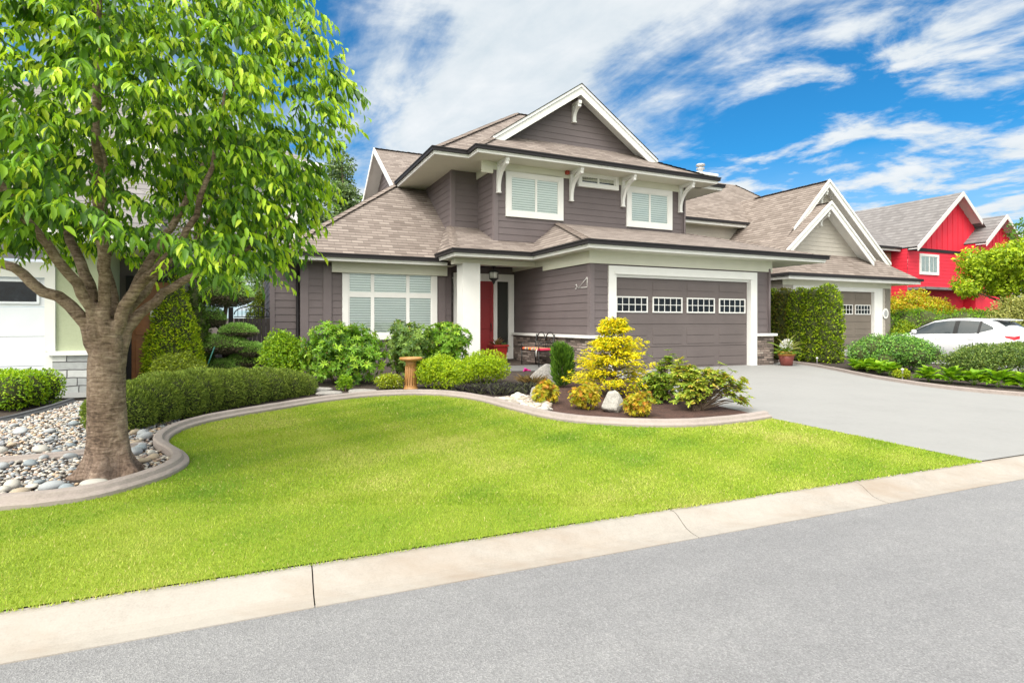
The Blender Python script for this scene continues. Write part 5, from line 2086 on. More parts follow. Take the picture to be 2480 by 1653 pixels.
# cone cedar
cone = []
for i in range(16):
    t = i / 15
    r = 0.51 * (1 - t ** 1.7) + 0.09
    for k in range(max(1, int(7 * (1 - t)) + 1)):
        a = k * 2.4 + i
        off = r * 0.42 if t < 0.93 else 0
        cone.append(((math.cos(a) * off, math.sin(a) * off, 0.22 + 2.05 * t), (r * 0.60, r * 0.60, 0.30)))
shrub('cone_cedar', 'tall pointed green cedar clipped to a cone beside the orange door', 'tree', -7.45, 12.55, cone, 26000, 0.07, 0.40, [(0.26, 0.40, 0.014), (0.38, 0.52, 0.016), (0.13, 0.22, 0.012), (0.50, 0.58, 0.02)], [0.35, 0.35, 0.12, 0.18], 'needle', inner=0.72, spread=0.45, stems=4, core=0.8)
dark_cone = [((c[0] * 0.8, c[1] * 0.8, c[2] * 0.92), (r[0] * 0.8, r[1] * 0.8, r[2])) for c, r in cone]
shrub('cone_cedar', 'narrow dark green cedar half hidden behind the bright cone cedar', 'tree', -7.42, 13.2, dark_cone, 16000, 0.07, 0.40, [(0.07, 0.14, 0.014), (0.11, 0.19, 0.016), (0.045, 0.09, 0.012)], None, 'needle', inner=0.72, spread=0.45, stems=3, core=0.8)
shrub('round_shrub', 'small round clipped shrub at the foot of the cone cedar', 'shrub', -6.72, 11.55, dome_lumps(0.55, 0.5, 0.68, 16, 0.4, 3), 9000, 0.04, 0.5, [(0.22, 0.30, 0.02), (0.32, 0.40, 0.025), (0.13, 0.19, 0.02)], None, 'leaf', inner=0.75, stems=5)


def topiary():
    x, y = -7.0, 13.9
    R_ = thing('topiary_juniper', 'cloud pruned juniper with stacked flat green pads on bare stems', 'tree', (x, y, zg(x, y)))
    pads = [((0.0, 0, 1.88), 0.64, 0.44), ((-0.26, -0.2, 1.32), 0.34, 0.30), ((0.38, -0.1, 1.02), 0.42, 0.20), ((0.02, -0.25, 0.68), 0.66, 0.29), ((0.72, -0.1, 0.55), 0.30, 0.22), ((0.02, -0.3, 0.20), 0.50, 0.17), ((0.45, 0.0, 0.30), 0.40, 0.20), ((0.0, 0.05, 2.25), 0.40, 0.24)]
    s = MB()
    s.tube([(0, 0, -0.05), (0.06, 0.02, 0.5), (-0.04, 0, 1.1), (0.03, 0.02, 1.7), (0.0, 0, 2.3)], [0.075, 0.065, 0.055, 0.045, 0.02], 10)
    for c, r, h in pads:
        s.tube([(0.02, 0, max(0.05, c[2] - 0.35)), (c[0] * 0.6, c[1] * 0.6, c[2] - 0.14), (c[0], c[1], c[2])], [0.04, 0.03, 0.012], 7)
    s.build('trunk', M['twig'], R_)
    for c, r, h in pads:
        n = int(2600 + 8500 * r * r)
        d = rdir(n, 0.0)
        d[:, 2] = np.where(d[:, 2] < 0, d[:, 2] * 0.55, d[:, 2])
        f = 0.70 + 0.30 * np.sqrt(RNG.random(n))
        p = np.array(c) + d * np.array([r, r, h]) * f[:, None]
        o = unit(d)
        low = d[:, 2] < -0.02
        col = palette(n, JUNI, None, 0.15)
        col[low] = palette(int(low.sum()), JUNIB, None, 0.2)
        ax = unit(o + rdir(n) * 0.45)
        ln = 0.055 * (0.6 + 0.7 * RNG.random(n))
        v, fc, cc = leaf_arrays(p, ax, unit(np.cross(ax, rdir(n))), ln, ln * 0.28, col, LEAF_SMALL)
        pad = np_mesh('foliage_pad', v, fc, M['needle'], R_, cc)
        T, F = ico(3)
        np_mesh('inner_twigs', np.array(c) + T * np.array([r, r, h * 0.72]) * 0.84 + np.array([0, 0, 0.12 * h]), F, M['inner_twigs'], pad, None, True)


topiary()

shrub('spirea', 'bright lime spirea bush below the downspout', 'shrub', -4.88, 12.15, dome_lumps(0.50, 0.48, 1.08, 18, 0.42, 8) + [((0, 0, 0.8), (0.36, 0.34, 0.28)), ((0.2, -0.1, 0.35), (0.4, 0.35, 0.3))], 9000, 0.055, 0.5, [(0.24, 0.42, 0.014), (0.34, 0.50, 0.02), (0.14, 0.28, 0.014)], None, 'leaf', inner=0.6, stems=8)
RH_W = dict(tmpl=LEAF_LONG, whorl=8, inner=0.62, stems=10, stem_r=0.02, droop=0.25, tipcols=[(0.22, 0.38, 0.04), (0.30, 0.40, 0.06), (0.34, 0.22, 0.08)])
shrub('rhododendron', 'broad dark green rhododendron left of the big front window', 'shrub', -3.65, 12.35, dome_lumps(0.98, 0.75, 1.28, 16, 0.40, 21) + [((-0.25, -0.1, 1.05), (0.45, 0.4, 0.3)), ((0.45, -0.4, 0.45), (0.5, 0.4, 0.4))], 7600, 0.115, 0.26, RHODO, [0.35, 0.35, 0.15, 0.15], **RH_W)
shrub('rhododendron', 'olive rhododendron with upright tips under the middle of the front window', 'shrub', -2.38, 12.9, dome_lumps(0.70, 0.55, 1.22, 13, 0.40, 4) + [((-0.15, 0, 1.12), (0.28, 0.25, 0.22)), ((0.3, -0.1, 0.98), (0.3, 0.3, 0.25))], 3000, 0.12, 0.28, [(0.16, 0.27, 0.05), (0.24, 0.37, 0.07), (0.10, 0.19, 0.04)], None, **RH_W)
shrub('rhododendron', 'rounded rhododendron just left of the white porch post', 'shrub', -1.58, 13.25, [((0, 0, 0.85), (0.58, 0.5, 0.42)), ((-0.3, 0, 0.8), (0.34, 0.34, 0.34)), ((0.28, 0, 0.98), (0.38, 0.34, 0.30)), ((0, 0, 1.05), (0.42, 0.4, 0.26)), ((-0.15, -0.1, 0.4), (0.42, 0.4, 0.36)), ((0.1, 0, 0.5), (0.46, 0.4, 0.3))], 4400, 0.11, 0.28, RHODO, [0.3, 0.4, 0.1, 0.2], **RH_W)
shrub('small_shrub', 'tiny bright green shrub in front of the broad rhododendron', 'shrub', -3.28, 11.2, dome_lumps(0.17, 0.17, 0.28, 8, 0.45, 2), 900, 0.05, 0.5, [(0.28, 0.46, 0.014), (0.2, 0.38, 0.014)], None, 'leaf', stems=4)
shrub('small_shrub', 'little yellow green shrub with pale tips beside the birdbath', 'shrub', -2.50, 11.45, dome_lumps(0.28, 0.24, 0.33, 10, 0.42, 6), 1600, 0.05, 0.5, [(0.44, 0.50, 0.03), (0.34, 0.44, 0.02), (0.22, 0.32, 0.02), (0.6, 0.6, 0.4)], [0.4, 0.35, 0.2, 0.05], 'leaf', stems=4)
shrub('spirea', 'lime green mounded shrub right of the birdbath', 'shrub', -1.42, 11.55, dome_lumps(0.62, 0.55, 0.66, 20, 0.38, 12), 9000, 0.05, 0.45, LIME, [0.35, 0.35, 0.15, 0.15], 'leaf', inner=0.65, stems=6)
shrub('spirea', 'lime green mounded shrub below the red planter', 'shrub', -0.62, 12.45, dome_lumps(0.60, 0.5, 0.66, 18, 0.38, 14) + [((0.1, 0, 0.55), (0.4, 0.35, 0.2))], 8000, 0.05, 0.45, LIME, [0.35, 0.35, 0.15, 0.15], 'leaf', inner=0.65, stems=6)
shrub('grassy_shrub', 'upright dark green broom like plant by the garage stone wall', 'shrub', 1.05, 11.9, [((0, 0, 0.42), (0.19, 0.2, 0.42)), ((-0.06, 0, 0.66), (0.13, 0.14, 0.22)), ((0.08, 0, 0.6), (0.11, 0.12, 0.2))], 3600, 0.13, 0.07, [(0.10, 0.22, 0.02), (0.15, 0.28, 0.03), (0.06, 0.14, 0.02)], None, 'needle', spread=0.35, droop=-0.8, stems=4)
shrub('small_shrub', 'tiny gold and red dwarf shrub nearest the pale river stones', 'shrub', 0.60, 9.72, dome_lumps(0.26, 0.24, 0.42, 12, 0.42, 31), 2200, 0.05, 0.42, GOLDRED, [0.4, 0.25, 0.15, 0.2], 'leaf', whorl=6, stems=5, group='gold and red dwarf shrubs in the mulch')
shrub('small_shrub', 'gold and green dwarf shrub to the left of the pointed white rock', 'shrub', 1.22, 9.30, dome_lumps(0.29, 0.26, 0.44, 13, 0.42, 33), 2600, 0.05, 0.42, GOLDRED, [0.4, 0.3, 0.10, 0.2], 'leaf', whorl=6, stems=5, group='gold and red dwarf shrubs in the mulch')
shrub('small_shrub', 'gold and red dwarf shrub to the right of the pointed white rock', 'shrub', 1.95, 8.72, dome_lumps(0.26, 0.22, 0.38, 12, 0.42, 35), 2200, 0.05, 0.42, GOLDRED, [0.35, 0.3, 0.15, 0.2], 'leaf', whorl=6, stems=5, group='gold and red dwarf shrubs in the mulch')


def gold_cypress():
    x, y = 1.92, 10.75
    R_ = thing('gold_cypress', 'spiky golden yellow dwarf cypress in front of the garage door', 'shrub', (x, y, zg(x, y)))
    rng = np.random.default_rng(5)
    s = MB()
    s.tube([(0, 0, -0.05), (0.02, 0, 0.5), (-0.03, 0, 1.0), (-0.06, 0, 1.45)], [0.04, 0.032, 0.02, 0.006], 8)
    P, A, Nn, Ln, Cc = [], [], [], [], []
    cols = np.array(GOLD)
    for i in range(190):
        t = rng.random() ** 0.85
        z = 0.12 + 1.28 * t
        a = rng.random() * 2 * math.pi
        reach = (0.84 * (1 - t) ** 0.95 + 0.04) * (0.45 + 0.70 * rng.random())
        if 0.55 < t < 0.85 and math.cos(a) > 0.5:
            reach *= 1.45
        o = np.array([math.cos(a), math.sin(a), 0])
        b = np.array([0, 0, z - 0.05])
        e = o * reach + np.array([0, 0, z + reach * 0.20 + (0.12 if t > 0.8 else 0)])
        tl = e + o * 0.10 + np.array([0, 0, -0.03])
        s.tube([b, (b + e) / 2 + np.array([0, 0, 0.03]), e], [0.009, 0.006, 0.002], 4, cap=False)
        n = 46
        sd = np.cross(o, [0, 0, 1.0])
        for k in range(n):
            q = 0.30 + 0.70 * rng.random() ** 0.7
            w = 0.17 * math.sin(min(1, q * 1.05) * math.pi * 0.85) + 0.02
            p = b * (1 - q) + tl * q + sd * rng.normal(0, w * 0.55) + np.array([0, 0, rng.normal(0, 0.022) - 0.06 * (q ** 2) * 0.5])
            P.append(p)
            A.append(o * 0.8 + sd * rng.normal(0, 0.55) + np.array([0, 0, rng.normal(-0.12, 0.3)]))
            Nn.append(np.array([0, 0, 1.0]) + rng.normal(0, 0.45, 3))
            Ln.append(0.055 + 0.035 * rng.random())
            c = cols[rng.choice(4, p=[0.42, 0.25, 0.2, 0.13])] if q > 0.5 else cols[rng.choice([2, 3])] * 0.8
            Cc.append(c * (1 + rng.normal(0, 0.1)))
    s.build('trunk', M['twig'], R_)
    P, A, Nn, Ln, Cc = map(np.array, (P, A, Nn, Ln, Cc))
    v, f, c = leaf_arrays(P, A, Nn, Ln, Ln * 0.40, np.clip(Cc, 0.004, 1), LEAF_SMALL)
    np_mesh('crown', v, f, M['leaf'], R_, c)


gold_cypress()


def leggy_rhodo(x, y, label, lobes, n, cols, w, leaf=0.095, tips=True):
    z = zg(x, y)
    R_ = thing('azalea', label, 'shrub', (x, y, z))
    rng = np.random.default_rng(int(abs(x) * 100))
    s = MB()
    P, O = [], []
    for (c, r, k) in lobes:
        c = np.array(c)
        for i in range(k):
            d = rng.normal(size=3)
            d /= np.linalg.norm(d)
            e = c + d * np.array(r) * (0.45 + 0.55 * rng.random())
            if e[2] < 0.10:
                continue
            b = np.array([rng.normal(0, 0.03), rng.normal(0, 0.03), 0])
            m = b * 0.45 + e * 0.55 + np.array([0, 0, 0.06]) + rng.normal(0, 0.025, 3)
            s.tube([b, m, e], [0.014, 0.009, 0.004], 5, cap=False)
            P.append(e)
            oo = (e - np.array([0, 0, 0.1]))
            O.append(oo / np.linalg.norm(oo))
            for q in range(2):
                e2 = e + rng.normal(0, 0.07, 3)
                s.tube([m * 0.4 + e * 0.6, e2], [0.005, 0.003], 4, cap=False)
                P.append(e2)
                O.append(O[-1])
    s.build('stem', M['twig'], R_)
    P, O = np.array(P), np.array(O)
    m = len(P)
    ax0 = unit(O * 0.5 + np.array([0, 0, 0.8]) + rng.normal(0, 0.2, (m, 3)))
    e1 = unit(np.cross(ax0, rdir(m)))
    e2 = np.cross(ax0, e1)
    parts = []
    for i in range(n):
        a = 2 * math.pi * i / n + RNG.random(m)
        axis = unit(e1 * np.cos(a)[:, None] + e2 * np.sin(a)[:, None] + ax0 * (0.1 + 0.5 * RNG.random((m, 1))) + np.array([0, 0, -0.15]))
        ln = leaf * (0.6 + 0.6 * RNG.random(m))
        parts.append(leaf_arrays(P, axis, ax0, ln, ln * 0.36, palette(m, cols, w, 0.15), LEAF_LONG))
    v, f, c = merge(parts)
    np_mesh('foliage', v, f, M['leaf'], R_, c)


AZ = [(0.364, 0.476, 0.056), (0.476, 0.532, 0.070), (0.210, 0.336, 0.042), (0.616, 0.476, 0.084)]
leggy_rhodo(3.02, 9.35, 'open leggy azalea reaching over the edge of the driveway', [((-0.02, 0, 0.46), (0.40, 0.32, 0.24), 48), ((-0.20, 0.05, 0.62), (0.24, 0.25, 0.14), 20), ((0.30, 0, 0.52), (0.26, 0.22, 0.18), 22), ((0.58, -0.02, 0.36), (0.20, 0.18, 0.12), 14), ((0.74, -0.05, 0.20), (0.07, 0.06, 0.06), 4), ((-0.1, -0.1, 0.25), (0.22, 0.2, 0.14), 12)], 12, AZ, [0.35, 0.3, 0.2, 0.15])
leggy_rhodo(2.62, 10.1, 'compact green azalea behind the open one, nearer the garage', [((0, 0, 0.32), (0.32, 0.3, 0.26), 90), ((0.12, 0.05, 0.70), (0.12, 0.12, 0.14), 14)], 11, [(0.20, 0.32, 0.03), (0.30, 0.42, 0.04), (0.12, 0.22, 0.025), (0.44, 0.46, 0.05)], [0.4, 0.3, 0.2, 0.1], 0.08)


def tuft_bed(name, label, pts, hgt, cols, blades, wid=0.012, kind=None, cat=None, rad=0.12):
    P, A, Nn, Ln, Cc = [], [], [], [], []
    parts = []
    for (x, y) in pts:
        z = zg(x, y)
        n = blades
        a = RNG.random(n) * 2 * math.pi
        rr = RNG.random(n) * rad
        p = np.stack([x + rr * np.cos(a), y + rr * np.sin(a), np.full(n, z)], 1)
        ax = np.stack([np.cos(a) * (0.3 + 0.8 * RNG.random(n)), np.sin(a) * (0.3 + 0.8 * RNG.random(n)), 0.7 + 0.3 * RNG.random(n)], 1)
        nn = unit(np.stack([-np.cos(a) * 0.5, -np.sin(a) * 0.5, np.ones(n)], 1))
        ln = hgt * (0.7 + 0.6 * RNG.random(n))
        parts.append(leaf_arrays(p, ax, nn, ln, np.full(n, wid * 2), palette(n, cols, None, 0.2), LEAF_LONG))
    v, f, c = merge(parts)
    o = np_mesh(name, v, f, M['leaf'], None, c)
    return tag(o, label, cat, None, kind)


mond = []
rr_ = np.random.default_rng(3)
for i in range(70):
    t = rr_.random()
    mond.append((-0.95 + 1.35 * t + rr_.normal(0, 0.05), 11.0 + 0.45 * t + rr_.normal(0, 0.20)))
tuft_bed('black_mondo_grass', 'patch of blackish purple grass along the border', mond, 0.17, [(0.035, 0.028, 0.04), (0.09, 0.08, 0.10), (0.16, 0.18, 0.10), (0.05, 0.05, 0.055)], 46, 0.007, 'stuff', 'ground cover', 0.10)
tan = tuft_bed('sedge_tuft', 'round tan sedge tuft beside the flat grey boulder', [(0.42, 12.0), (0.50, 12.1), (0.36, 12.1)], 0.26, [(0.22, 0.15, 0.06), (0.30, 0.21, 0.09), (0.14, 0.12, 0.05)], 130, 0.005, None, 'plant', 0.12)

# right side of the driveway: cedars, two loose hedges, hostas
cedar_l = []
for i in range(14):
    t = i / 13
    r = 0.44 * (1 - 0.35 * t ** 8)
    for k in range(4):
        a = k * 1.7 + i
        cedar_l.append(((math.cos(a) * r * 0.35, math.sin(a) * r * 0.35, 0.15 + 2.02 * t), (r * 0.72, r * 0.72, 0.26)))
for (x, y, sc, lb) in ((9.15, 20.2, 1.0, 'cedar column touching the corner of the brown garage'), (9.45, 19.75, 1.0, 'second cedar column from the brown garage, browner than the rest'), (9.75, 19.3, 1.0, 'third cedar column from the brown garage, flat topped'), (10.05, 18.95, 1.0, 'fourth cedar column from the brown garage'), (10.33, 18.65, 1.05, 'outermost and tallest cedar column with a rounded top')):
    cl = CEDAR if 'browner' not in lb else [(0.17, 0.21, 0.02), (0.22, 0.18, 0.04), (0.09, 0.13, 0.02), (0.20, 0.27, 0.03)]
    L_ = [((c[0], c[1], c[2] * sc), r) for c, r in cedar_l]
    shrub('cedar', lb, 'hedge', x, y, L_, 12000, 0.085, 0.42, cl, [0.35, 0.3, 0.2, 0.15], 'needle', inner=0.75, spread=0.45, stems=3, core=0.8, group='cedars between the two driveways')


def row_lumps(L, wd, h, seed, k=40):
    r = np.random.default_rng(seed)
    out = []
    for i in range(k):
        t = r.random()
        out.append(((L * (t - 0.5), r.normal(0, wd * 0.25), h * (0.45 + 0.15 * r.random())), (wd * 0.5, wd * 0.5, h * 0.42)))
    return out


HB = [(0.136, 0.320, 0.064), (0.208, 0.432, 0.080), (0.080, 0.192, 0.045), (0.304, 0.544, 0.096)]
shrub('loose_hedge', 'mounded green hedge next to the cedars, in front of the white car', 'hedge', 10.95, 16.3, dome_lumps(1.32, 0.95, 1.05, 34, 0.34, 40), 22000, 0.062, 0.5, HB, None, 'leaf', inner=0.70, stems=10, core=0.8)
shrub('loose_hedge', 'darker olive green hedge at the right edge of the photo', 'hedge', 12.55, 14.35, dome_lumps(1.85, 0.95, 0.98, 44, 0.28, 44) + [((1.0, -0.4, 0.4), (0.8, 0.7, 0.45))], 26000, 0.058, 0.5, [(0.12, 0.21, 0.045), (0.18, 0.28, 0.055), (0.08, 0.14, 0.035), (0.25, 0.33, 0.07)], None, 'leaf', inner=0.70, stems=10)


def hosta(x, y, r, label, n=62, group='leafy border plants beside the driveway'):
    z = zg(x, y)
    R_ = thing('hosta', label, 'plant', (x, y, z), 0, group)
    a = RNG.random(n) * 2 * math.pi
    el = RNG.random(n)
    ax = np.stack([np.cos(a) * (0.5 + 0.5 * el), np.sin(a) * (0.5 + 0.5 * el), 0.75 - 0.5 * el], 1)
    base = np.stack([np.cos(a) * r * 0.35 * el, np.sin(a) * r * 0.35 * el, 0.06 + 0.14 * (1 - el)], 1)
    nn = unit(np.stack([-np.cos(a) * 0.4, -np.sin(a) * 0.4, np.ones(n)], 1) + RNG.normal(0, 0.15, (n, 3)))
    ln = r * (0.55 + 0.35 * RNG.random(n))
    v, f, c = leaf_arrays(base, ax, nn, ln, ln * 0.62, palette(n, [(0.22, 0.42, 0.02), (0.30, 0.50, 0.025), (0.16, 0.34, 0.02)], None, 0.1), LEAF_BIG)
    np_mesh('foliage', v, f, M['leaf'], R_, c, smooth=True)
    s = MB()
    for i in range(10):
        s.tube([(0, 0, -0.02), tuple(base[i] * 0.6 + np.array([0, 0, 0.02])), tuple(base[i])], 0.006, 5)
    s.build('stem', M['hosta_stem'], R_)


M['hosta_stem'] = mat_plain('hosta_stem', (0.18, 0.32, 0.04), 0.6)
for i, (x, y, r) in enumerate(((9.75, 16.15, 0.32), (9.80, 15.70, 0.34), (9.82, 15.25, 0.34), (9.80, 14.80, 0.33))):
    hosta(x, y, r, 'bright leafy plant under the mounded hedge by the driveway edging')
for i in range(9):
    x, y = 9.95 + i * 0.26 + 0.04 * i, 13.62 - i * 0.30
    hosta(x, y, 0.36 + 0.04 * (i % 2), 'bright leafy plant in the row below the olive hedge')
shrub('small_shrub', 'tiny yellow plant between the two groups of border plants', 'shrub', 9.72, 14.2, dome_lumps(0.22, 0.2, 0.22, 8, 0.4, 52), 1100, 0.06, 0.5, [(0.40, 0.46, 0.02), (0.30, 0.42, 0.02)], None, 'leaf', stems=3)


# ---- trees and greenery further off ----------------------------------------
def leafy_tree(name, label, x, y, h, crown, n, leaf, cols, w=None, trunk_r=0.12, z=None, group=None, spread=0.8, width=0.6, mat='leaf', cat='tree', inner=0.35):
    z = zg(x, y) if z is None else z
    R_ = thing(name, label, cat, (x, y, z), 0, group)
    p, o = lump_points(crown, n, inner, 0.1)
    m = len(p)
    axis = unit(o * (1 - spread) + rdir(m) * spread + np.array([0, 0, -0.2]))
    nn = unit(o + rdir(m) * 0.6 + np.array([0, 0, 0.5]))
    ln = leaf * (0.6 + 0.7 * RNG.random(m))
    v, f, c = leaf_arrays(p, axis, nn, ln, ln * width, palette(m, cols, w, 0.14), LEAF_SMALL)
    np_mesh('crown', v, f, M[mat], R_, c)
    s = MB()
    s.tube([(0, 0, -0.1), (0.05, 0, h * 0.3), (-0.04, 0.02, h * 0.6), (0, 0, h * 0.88)], [trunk_r, trunk_r * 0.8, trunk_r * 0.5, trunk_r * 0.1], 9)
    for i, (c_, r_) in enumerate(crown[:14]):
        c_ = np.array(c_)
        b = np.array([0, 0, min(c_[2] * 0.75, h * 0.55)])
        s.tube([b, (b + c_) / 2 + RNG.normal(0, 0.08, 3), c_], [trunk_r * 0.45, trunk_r * 0.28, trunk_r * 0.08], 6)
    s.build('trunk', M['twig'], R_)
    return R_


def blob_crown(cz, rx, rz, k, rl, seed, ry=None):
    r = np.random.default_rng(seed)
    ry = ry or rx
    out = []
    for i in range(k):
        d = r.normal(size=3)
        d /= np.linalg.norm(d)
        q = 0.45 + 0.55 * r.random()
        s = rl * (0.6 + 0.7 * r.random())
        out.append(((d[0] * rx * q, d[1] * ry * q, cz + d[2] * rz * q), (s, s, s * 0.75)))
    return out


YG = [(0.42, 0.57, 0.02), (0.50, 0.62, 0.03), (0.28, 0.43, 0.018), (0.17, 0.28, 0.018)]
leafy_tree('maple', 'small yellow green maple in front of the red house', 23.8, 27.6, 5.2, blob_crown(3.6, 2.0, 1.4, 34, 0.72, 3), 15000, 0.17, YG, [0.35, 0.25, 0.25, 0.15], 0.12)
leafy_tree('garden_tree', 'dark green tree at the right edge, beyond the yellow maple', 26.6, 28.2, 6.6, blob_crown(4.9, 1.5, 1.7, 26, 0.7, 8), 6500, 0.17, [(0.10, 0.22, 0.03), (0.16, 0.30, 0.04), (0.07, 0.15, 0.03)], None, 0.1)
shrub('bush', 'orange yellow bush at the corner of the taupe house', 'shrub', 21.2, 30.0, dome_lumps(2.2, 1.2, 2.9, 30, 0.34, 60), 13000, 0.13, 0.5, [(0.60, 0.50, 0.02), (0.50, 0.54, 0.02), (0.62, 0.38, 0.03), (0.30, 0.40, 0.02)], None, 'leaf', stems=6)
shrub('hedge', 'deep green hedge behind the white car', 'hedge', 21.0, 27.3, row_lumps(7.5, 1.5, 1.9, 71, 46), 20000, 0.10, 0.5, [(0.16, 0.34, 0.015), (0.26, 0.46, 0.02), (0.10, 0.22, 0.015)], None, 'leaf', inner=0.7, stems=8, core=0.8)
shrub('bush', 'yellow bush low beside the taupe garage', 'shrub', 18.3, 26.6, dome_lumps(1.1, 0.8, 1.25, 18, 0.36, 66), 7000, 0.10, 0.5, [(0.36, 0.44, 0.02), (0.28, 0.40, 0.02), (0.16, 0.28, 0.02)], None, 'leaf', stems=5)
shrub('bush', 'olive rounded bush at the right edge above the white car', 'shrub', 21.6, 23.8, dome_lumps(1.7, 1.3, 2.6, 30, 0.34, 68), 15000, 0.10, 0.5, [(0.34, 0.36, 0.09), (0.46, 0.47, 0.14), (0.22, 0.26, 0.06)], None, 'leaf', stems=6)
POP = [(0.128, 0.217, 0.075), (0.180, 0.285, 0.098), (0.083, 0.150, 0.053), (0.240, 0.330, 0.135)]


def poplar(x, y, h, r, seed, label):
    rr = np.random.default_rng(seed)
    cr = []
    for i in range(34):
        t = rr.random()
        a = rr.random() * 6.28
        q = r * (1 - 0.75 * t ** 1.6)
        cr.append(((math.cos(a) * q * 0.6, math.sin(a) * q * 0.6, h * (0.22 + 0.76 * t)), (q * 0.42 + 0.2, q * 0.42 + 0.2, 0.9)))
    leafy_tree('poplar', label, x, y, h, cr, 11000, 0.26, POP, None, 0.22, 0.3, 'poplars beyond the back gardens', width=0.7)


poplar(-13.6, 46.0, 15.9, 3.0, 1, 'hazy poplar whose top just clears the living room roof, touching the rear gable')
poplar(-16.5, 47.0, 14.5, 3.2, 2, 'hazy poplar second from the rear gable')
poplar(-19.5, 48.0, 13.8, 3.2, 3, 'hazy poplar half hidden by the cherry crown')
shrub('bush', 'yellowish bush glimpsed behind the iron gate', 'shrub', -9.0, 22.5, dome_lumps(1.6, 1.0, 2.9, 24, 0.34, 81), 9000, 0.12, 0.5, [(0.26, 0.36, 0.04), (0.34, 0.42, 0.06), (0.16, 0.24, 0.03)], None, 'leaf', stems=5)

# ------------------------------------------------------------------ stones
def in_poly(x, y, poly):
    px = np.array([p[0] for p in poly])
    py = np.array([p[1] for p in poly])
    inside = np.zeros(len(x), bool)
    j = len(poly) - 1
    for i in range(len(poly)):
        c = ((py[i] > y) != (py[j] > y)) & (x < (px[j] - px[i]) * (y - py[i]) / (py[j] - py[i] + 1e-12) + px[i])
        inside ^= c
        j = i
    return inside


STONE_COLS = [(0.458, 0.426, 0.385), (0.541, 0.499, 0.447), (0.374, 0.374, 0.385), (0.312, 0.343, 0.374), (0.603, 0.562, 0.499), (0.499, 0.364, 0.250), (0.416, 0.322, 0.270), (0.250, 0.260, 0.281)]


def pebbles(name, label, poly, n, smin, smax, keepout=(), cols=STONE_COLS, dz=0.0):
    xs = np.array([p[0] for p in poly])
    ys = np.array([p[1] for p in poly])
    x = xs.min() + (xs.max() - xs.min()) * RNG.random(n * 3)
    y = ys.min() + (ys.max() - ys.min()) * RNG.random(n * 3)
    ok = in_poly(x, y, poly)
    for (kx, ky, kr) in keepout:
        ok &= (x - kx) ** 2 + (y - ky) ** 2 > kr * kr
    x, y = x[ok][:n], y[ok][:n]
    m = len(x)
    T, F = ico(2 if smax > 0.03 else 1)
    s = smin + (smax - smin) * RNG.random(m) ** 2.2
    ex = 0.8 + 0.7 * RNG.random(m)
    fl = 0.42 + 0.3 * RNG.random(m)
    a = RNG.random(m) * 6.283
    ph = RNG.random((m, 3)) * 6.28
    warp = 1 + 0.10 * np.sin(3 * T[None, :, 0] + ph[:, 0:1]) + 0.10 * np.sin(3 * T[None, :, 1] + ph[:, 1:2])
    X = T[None, :, 0] * (s * ex)[:, None] * warp
    Y = T[None, :, 1] * s[:, None] * warp
    Z = T[None, :, 2] * (s * fl)[:, None]
    tl = RNG.normal(0, 0.25, m)
    Z = Z + X * tl[:, None]
    ca, sa = np.cos(a)[:, None], np.sin(a)[:, None]
    base = np.array([zg(px, py) for px, py in zip(x, y)]) + 0.02 + dz + s * fl * (0.35 + 0.6 * RNG.random(m))
    V = np.stack([x[:, None] + X * ca - Y * sa, y[:, None] + X * sa + Y * ca, base[:, None] + Z], 2)
    col = palette(m, cols, None, 0.12)
    f = (np.arange(m)[:, None, None] * len(T) + F[None]).reshape(-1, 3)
    o = np_mesh(name, V.reshape(-1, 3), f, M['pebble'], None, np.repeat(col, len(T), 0), True)
    return tag(o, label, 'stones', None, 'stuff')


inner_edge = [(p.x, p.y) for p in offset_path(EDGE[:70], 0.17)]
stone_poly = inner_edge + [(-5.0, 8.2), (-5.6, 7.3), (-6.0, 9.4), (-7.35, 9.6), (-7.05, 8.4), (-6.95, 7.6), (-9.0, 6.3), (-9.0, 3.4)]
TREE_KO = [(-3.83, 5.42, 0.30)]
pebbles('river_stones', 'bed of grey and tan river stones around the cherry trunk', stone_poly, 14000, 0.012, 0.030, TREE_KO)
pebbles('pale_stones', 'pale river stones by the border in front of the black grass', [(-0.35, 10.05), (0.05, 9.35), (0.45, 8.75), (0.62, 9.2), (0.55, 10.2), (0.1, 10.6)], 260, 0.03, 0.08, (), [(0.48, 0.44, 0.39), (0.40, 0.34, 0.28), (0.52, 0.50, 0.46), (0.33, 0.29, 0.25)])

# the bigger cobbles near the trunk, one object each
cob_v, cob_f = ico(3)
cob_spots = []
rr_ = np.random.default_rng(77)
for i in range(900):
    if len(cob_spots) >= 64:
        break
    if len(cob_spots) < 40:
        t = rr_.random()
        j = int(5 + t * 58)
        e = EDGE[j]
        nrm = offset_path(EDGE, 0.26 + 0.45 * rr_.random())[j]
        x, y = nrm.x, nrm.y
    else:
        x, y = -6.6 + 2.2 * rr_.random(), 5.0 + 2.6 * rr_.random()
    sz = 0.036 + 0.042 * rr_.random()
    if math.hypot(x + 3.83, y - 5.42) < 0.33 + sz or not in_poly(np.array([x]), np.array([y]), stone_poly)[0]:
        continue
    if any(math.hypot(x - a, y - b) < (sz + c) * 1.15 for a, b, c in cob_spots):
        continue
    cob_spots.append((x, y, sz))
cob_mats = [mat_ground('cobble_%s' % n, [(0.3, tuple(v * 0.82 for v in c)), (0.6, c), (0.8, tuple(min(1, v * 1.15) for v in c))], 9, 90, 0.25, 0.008)
            for n, c in (('grey', (0.36, 0.38, 0.40)), ('pale', (0.50, 0.48, 0.44)), ('blue', (0.26, 0.30, 0.33)), ('tan', (0.44, 0.36, 0.27)))]
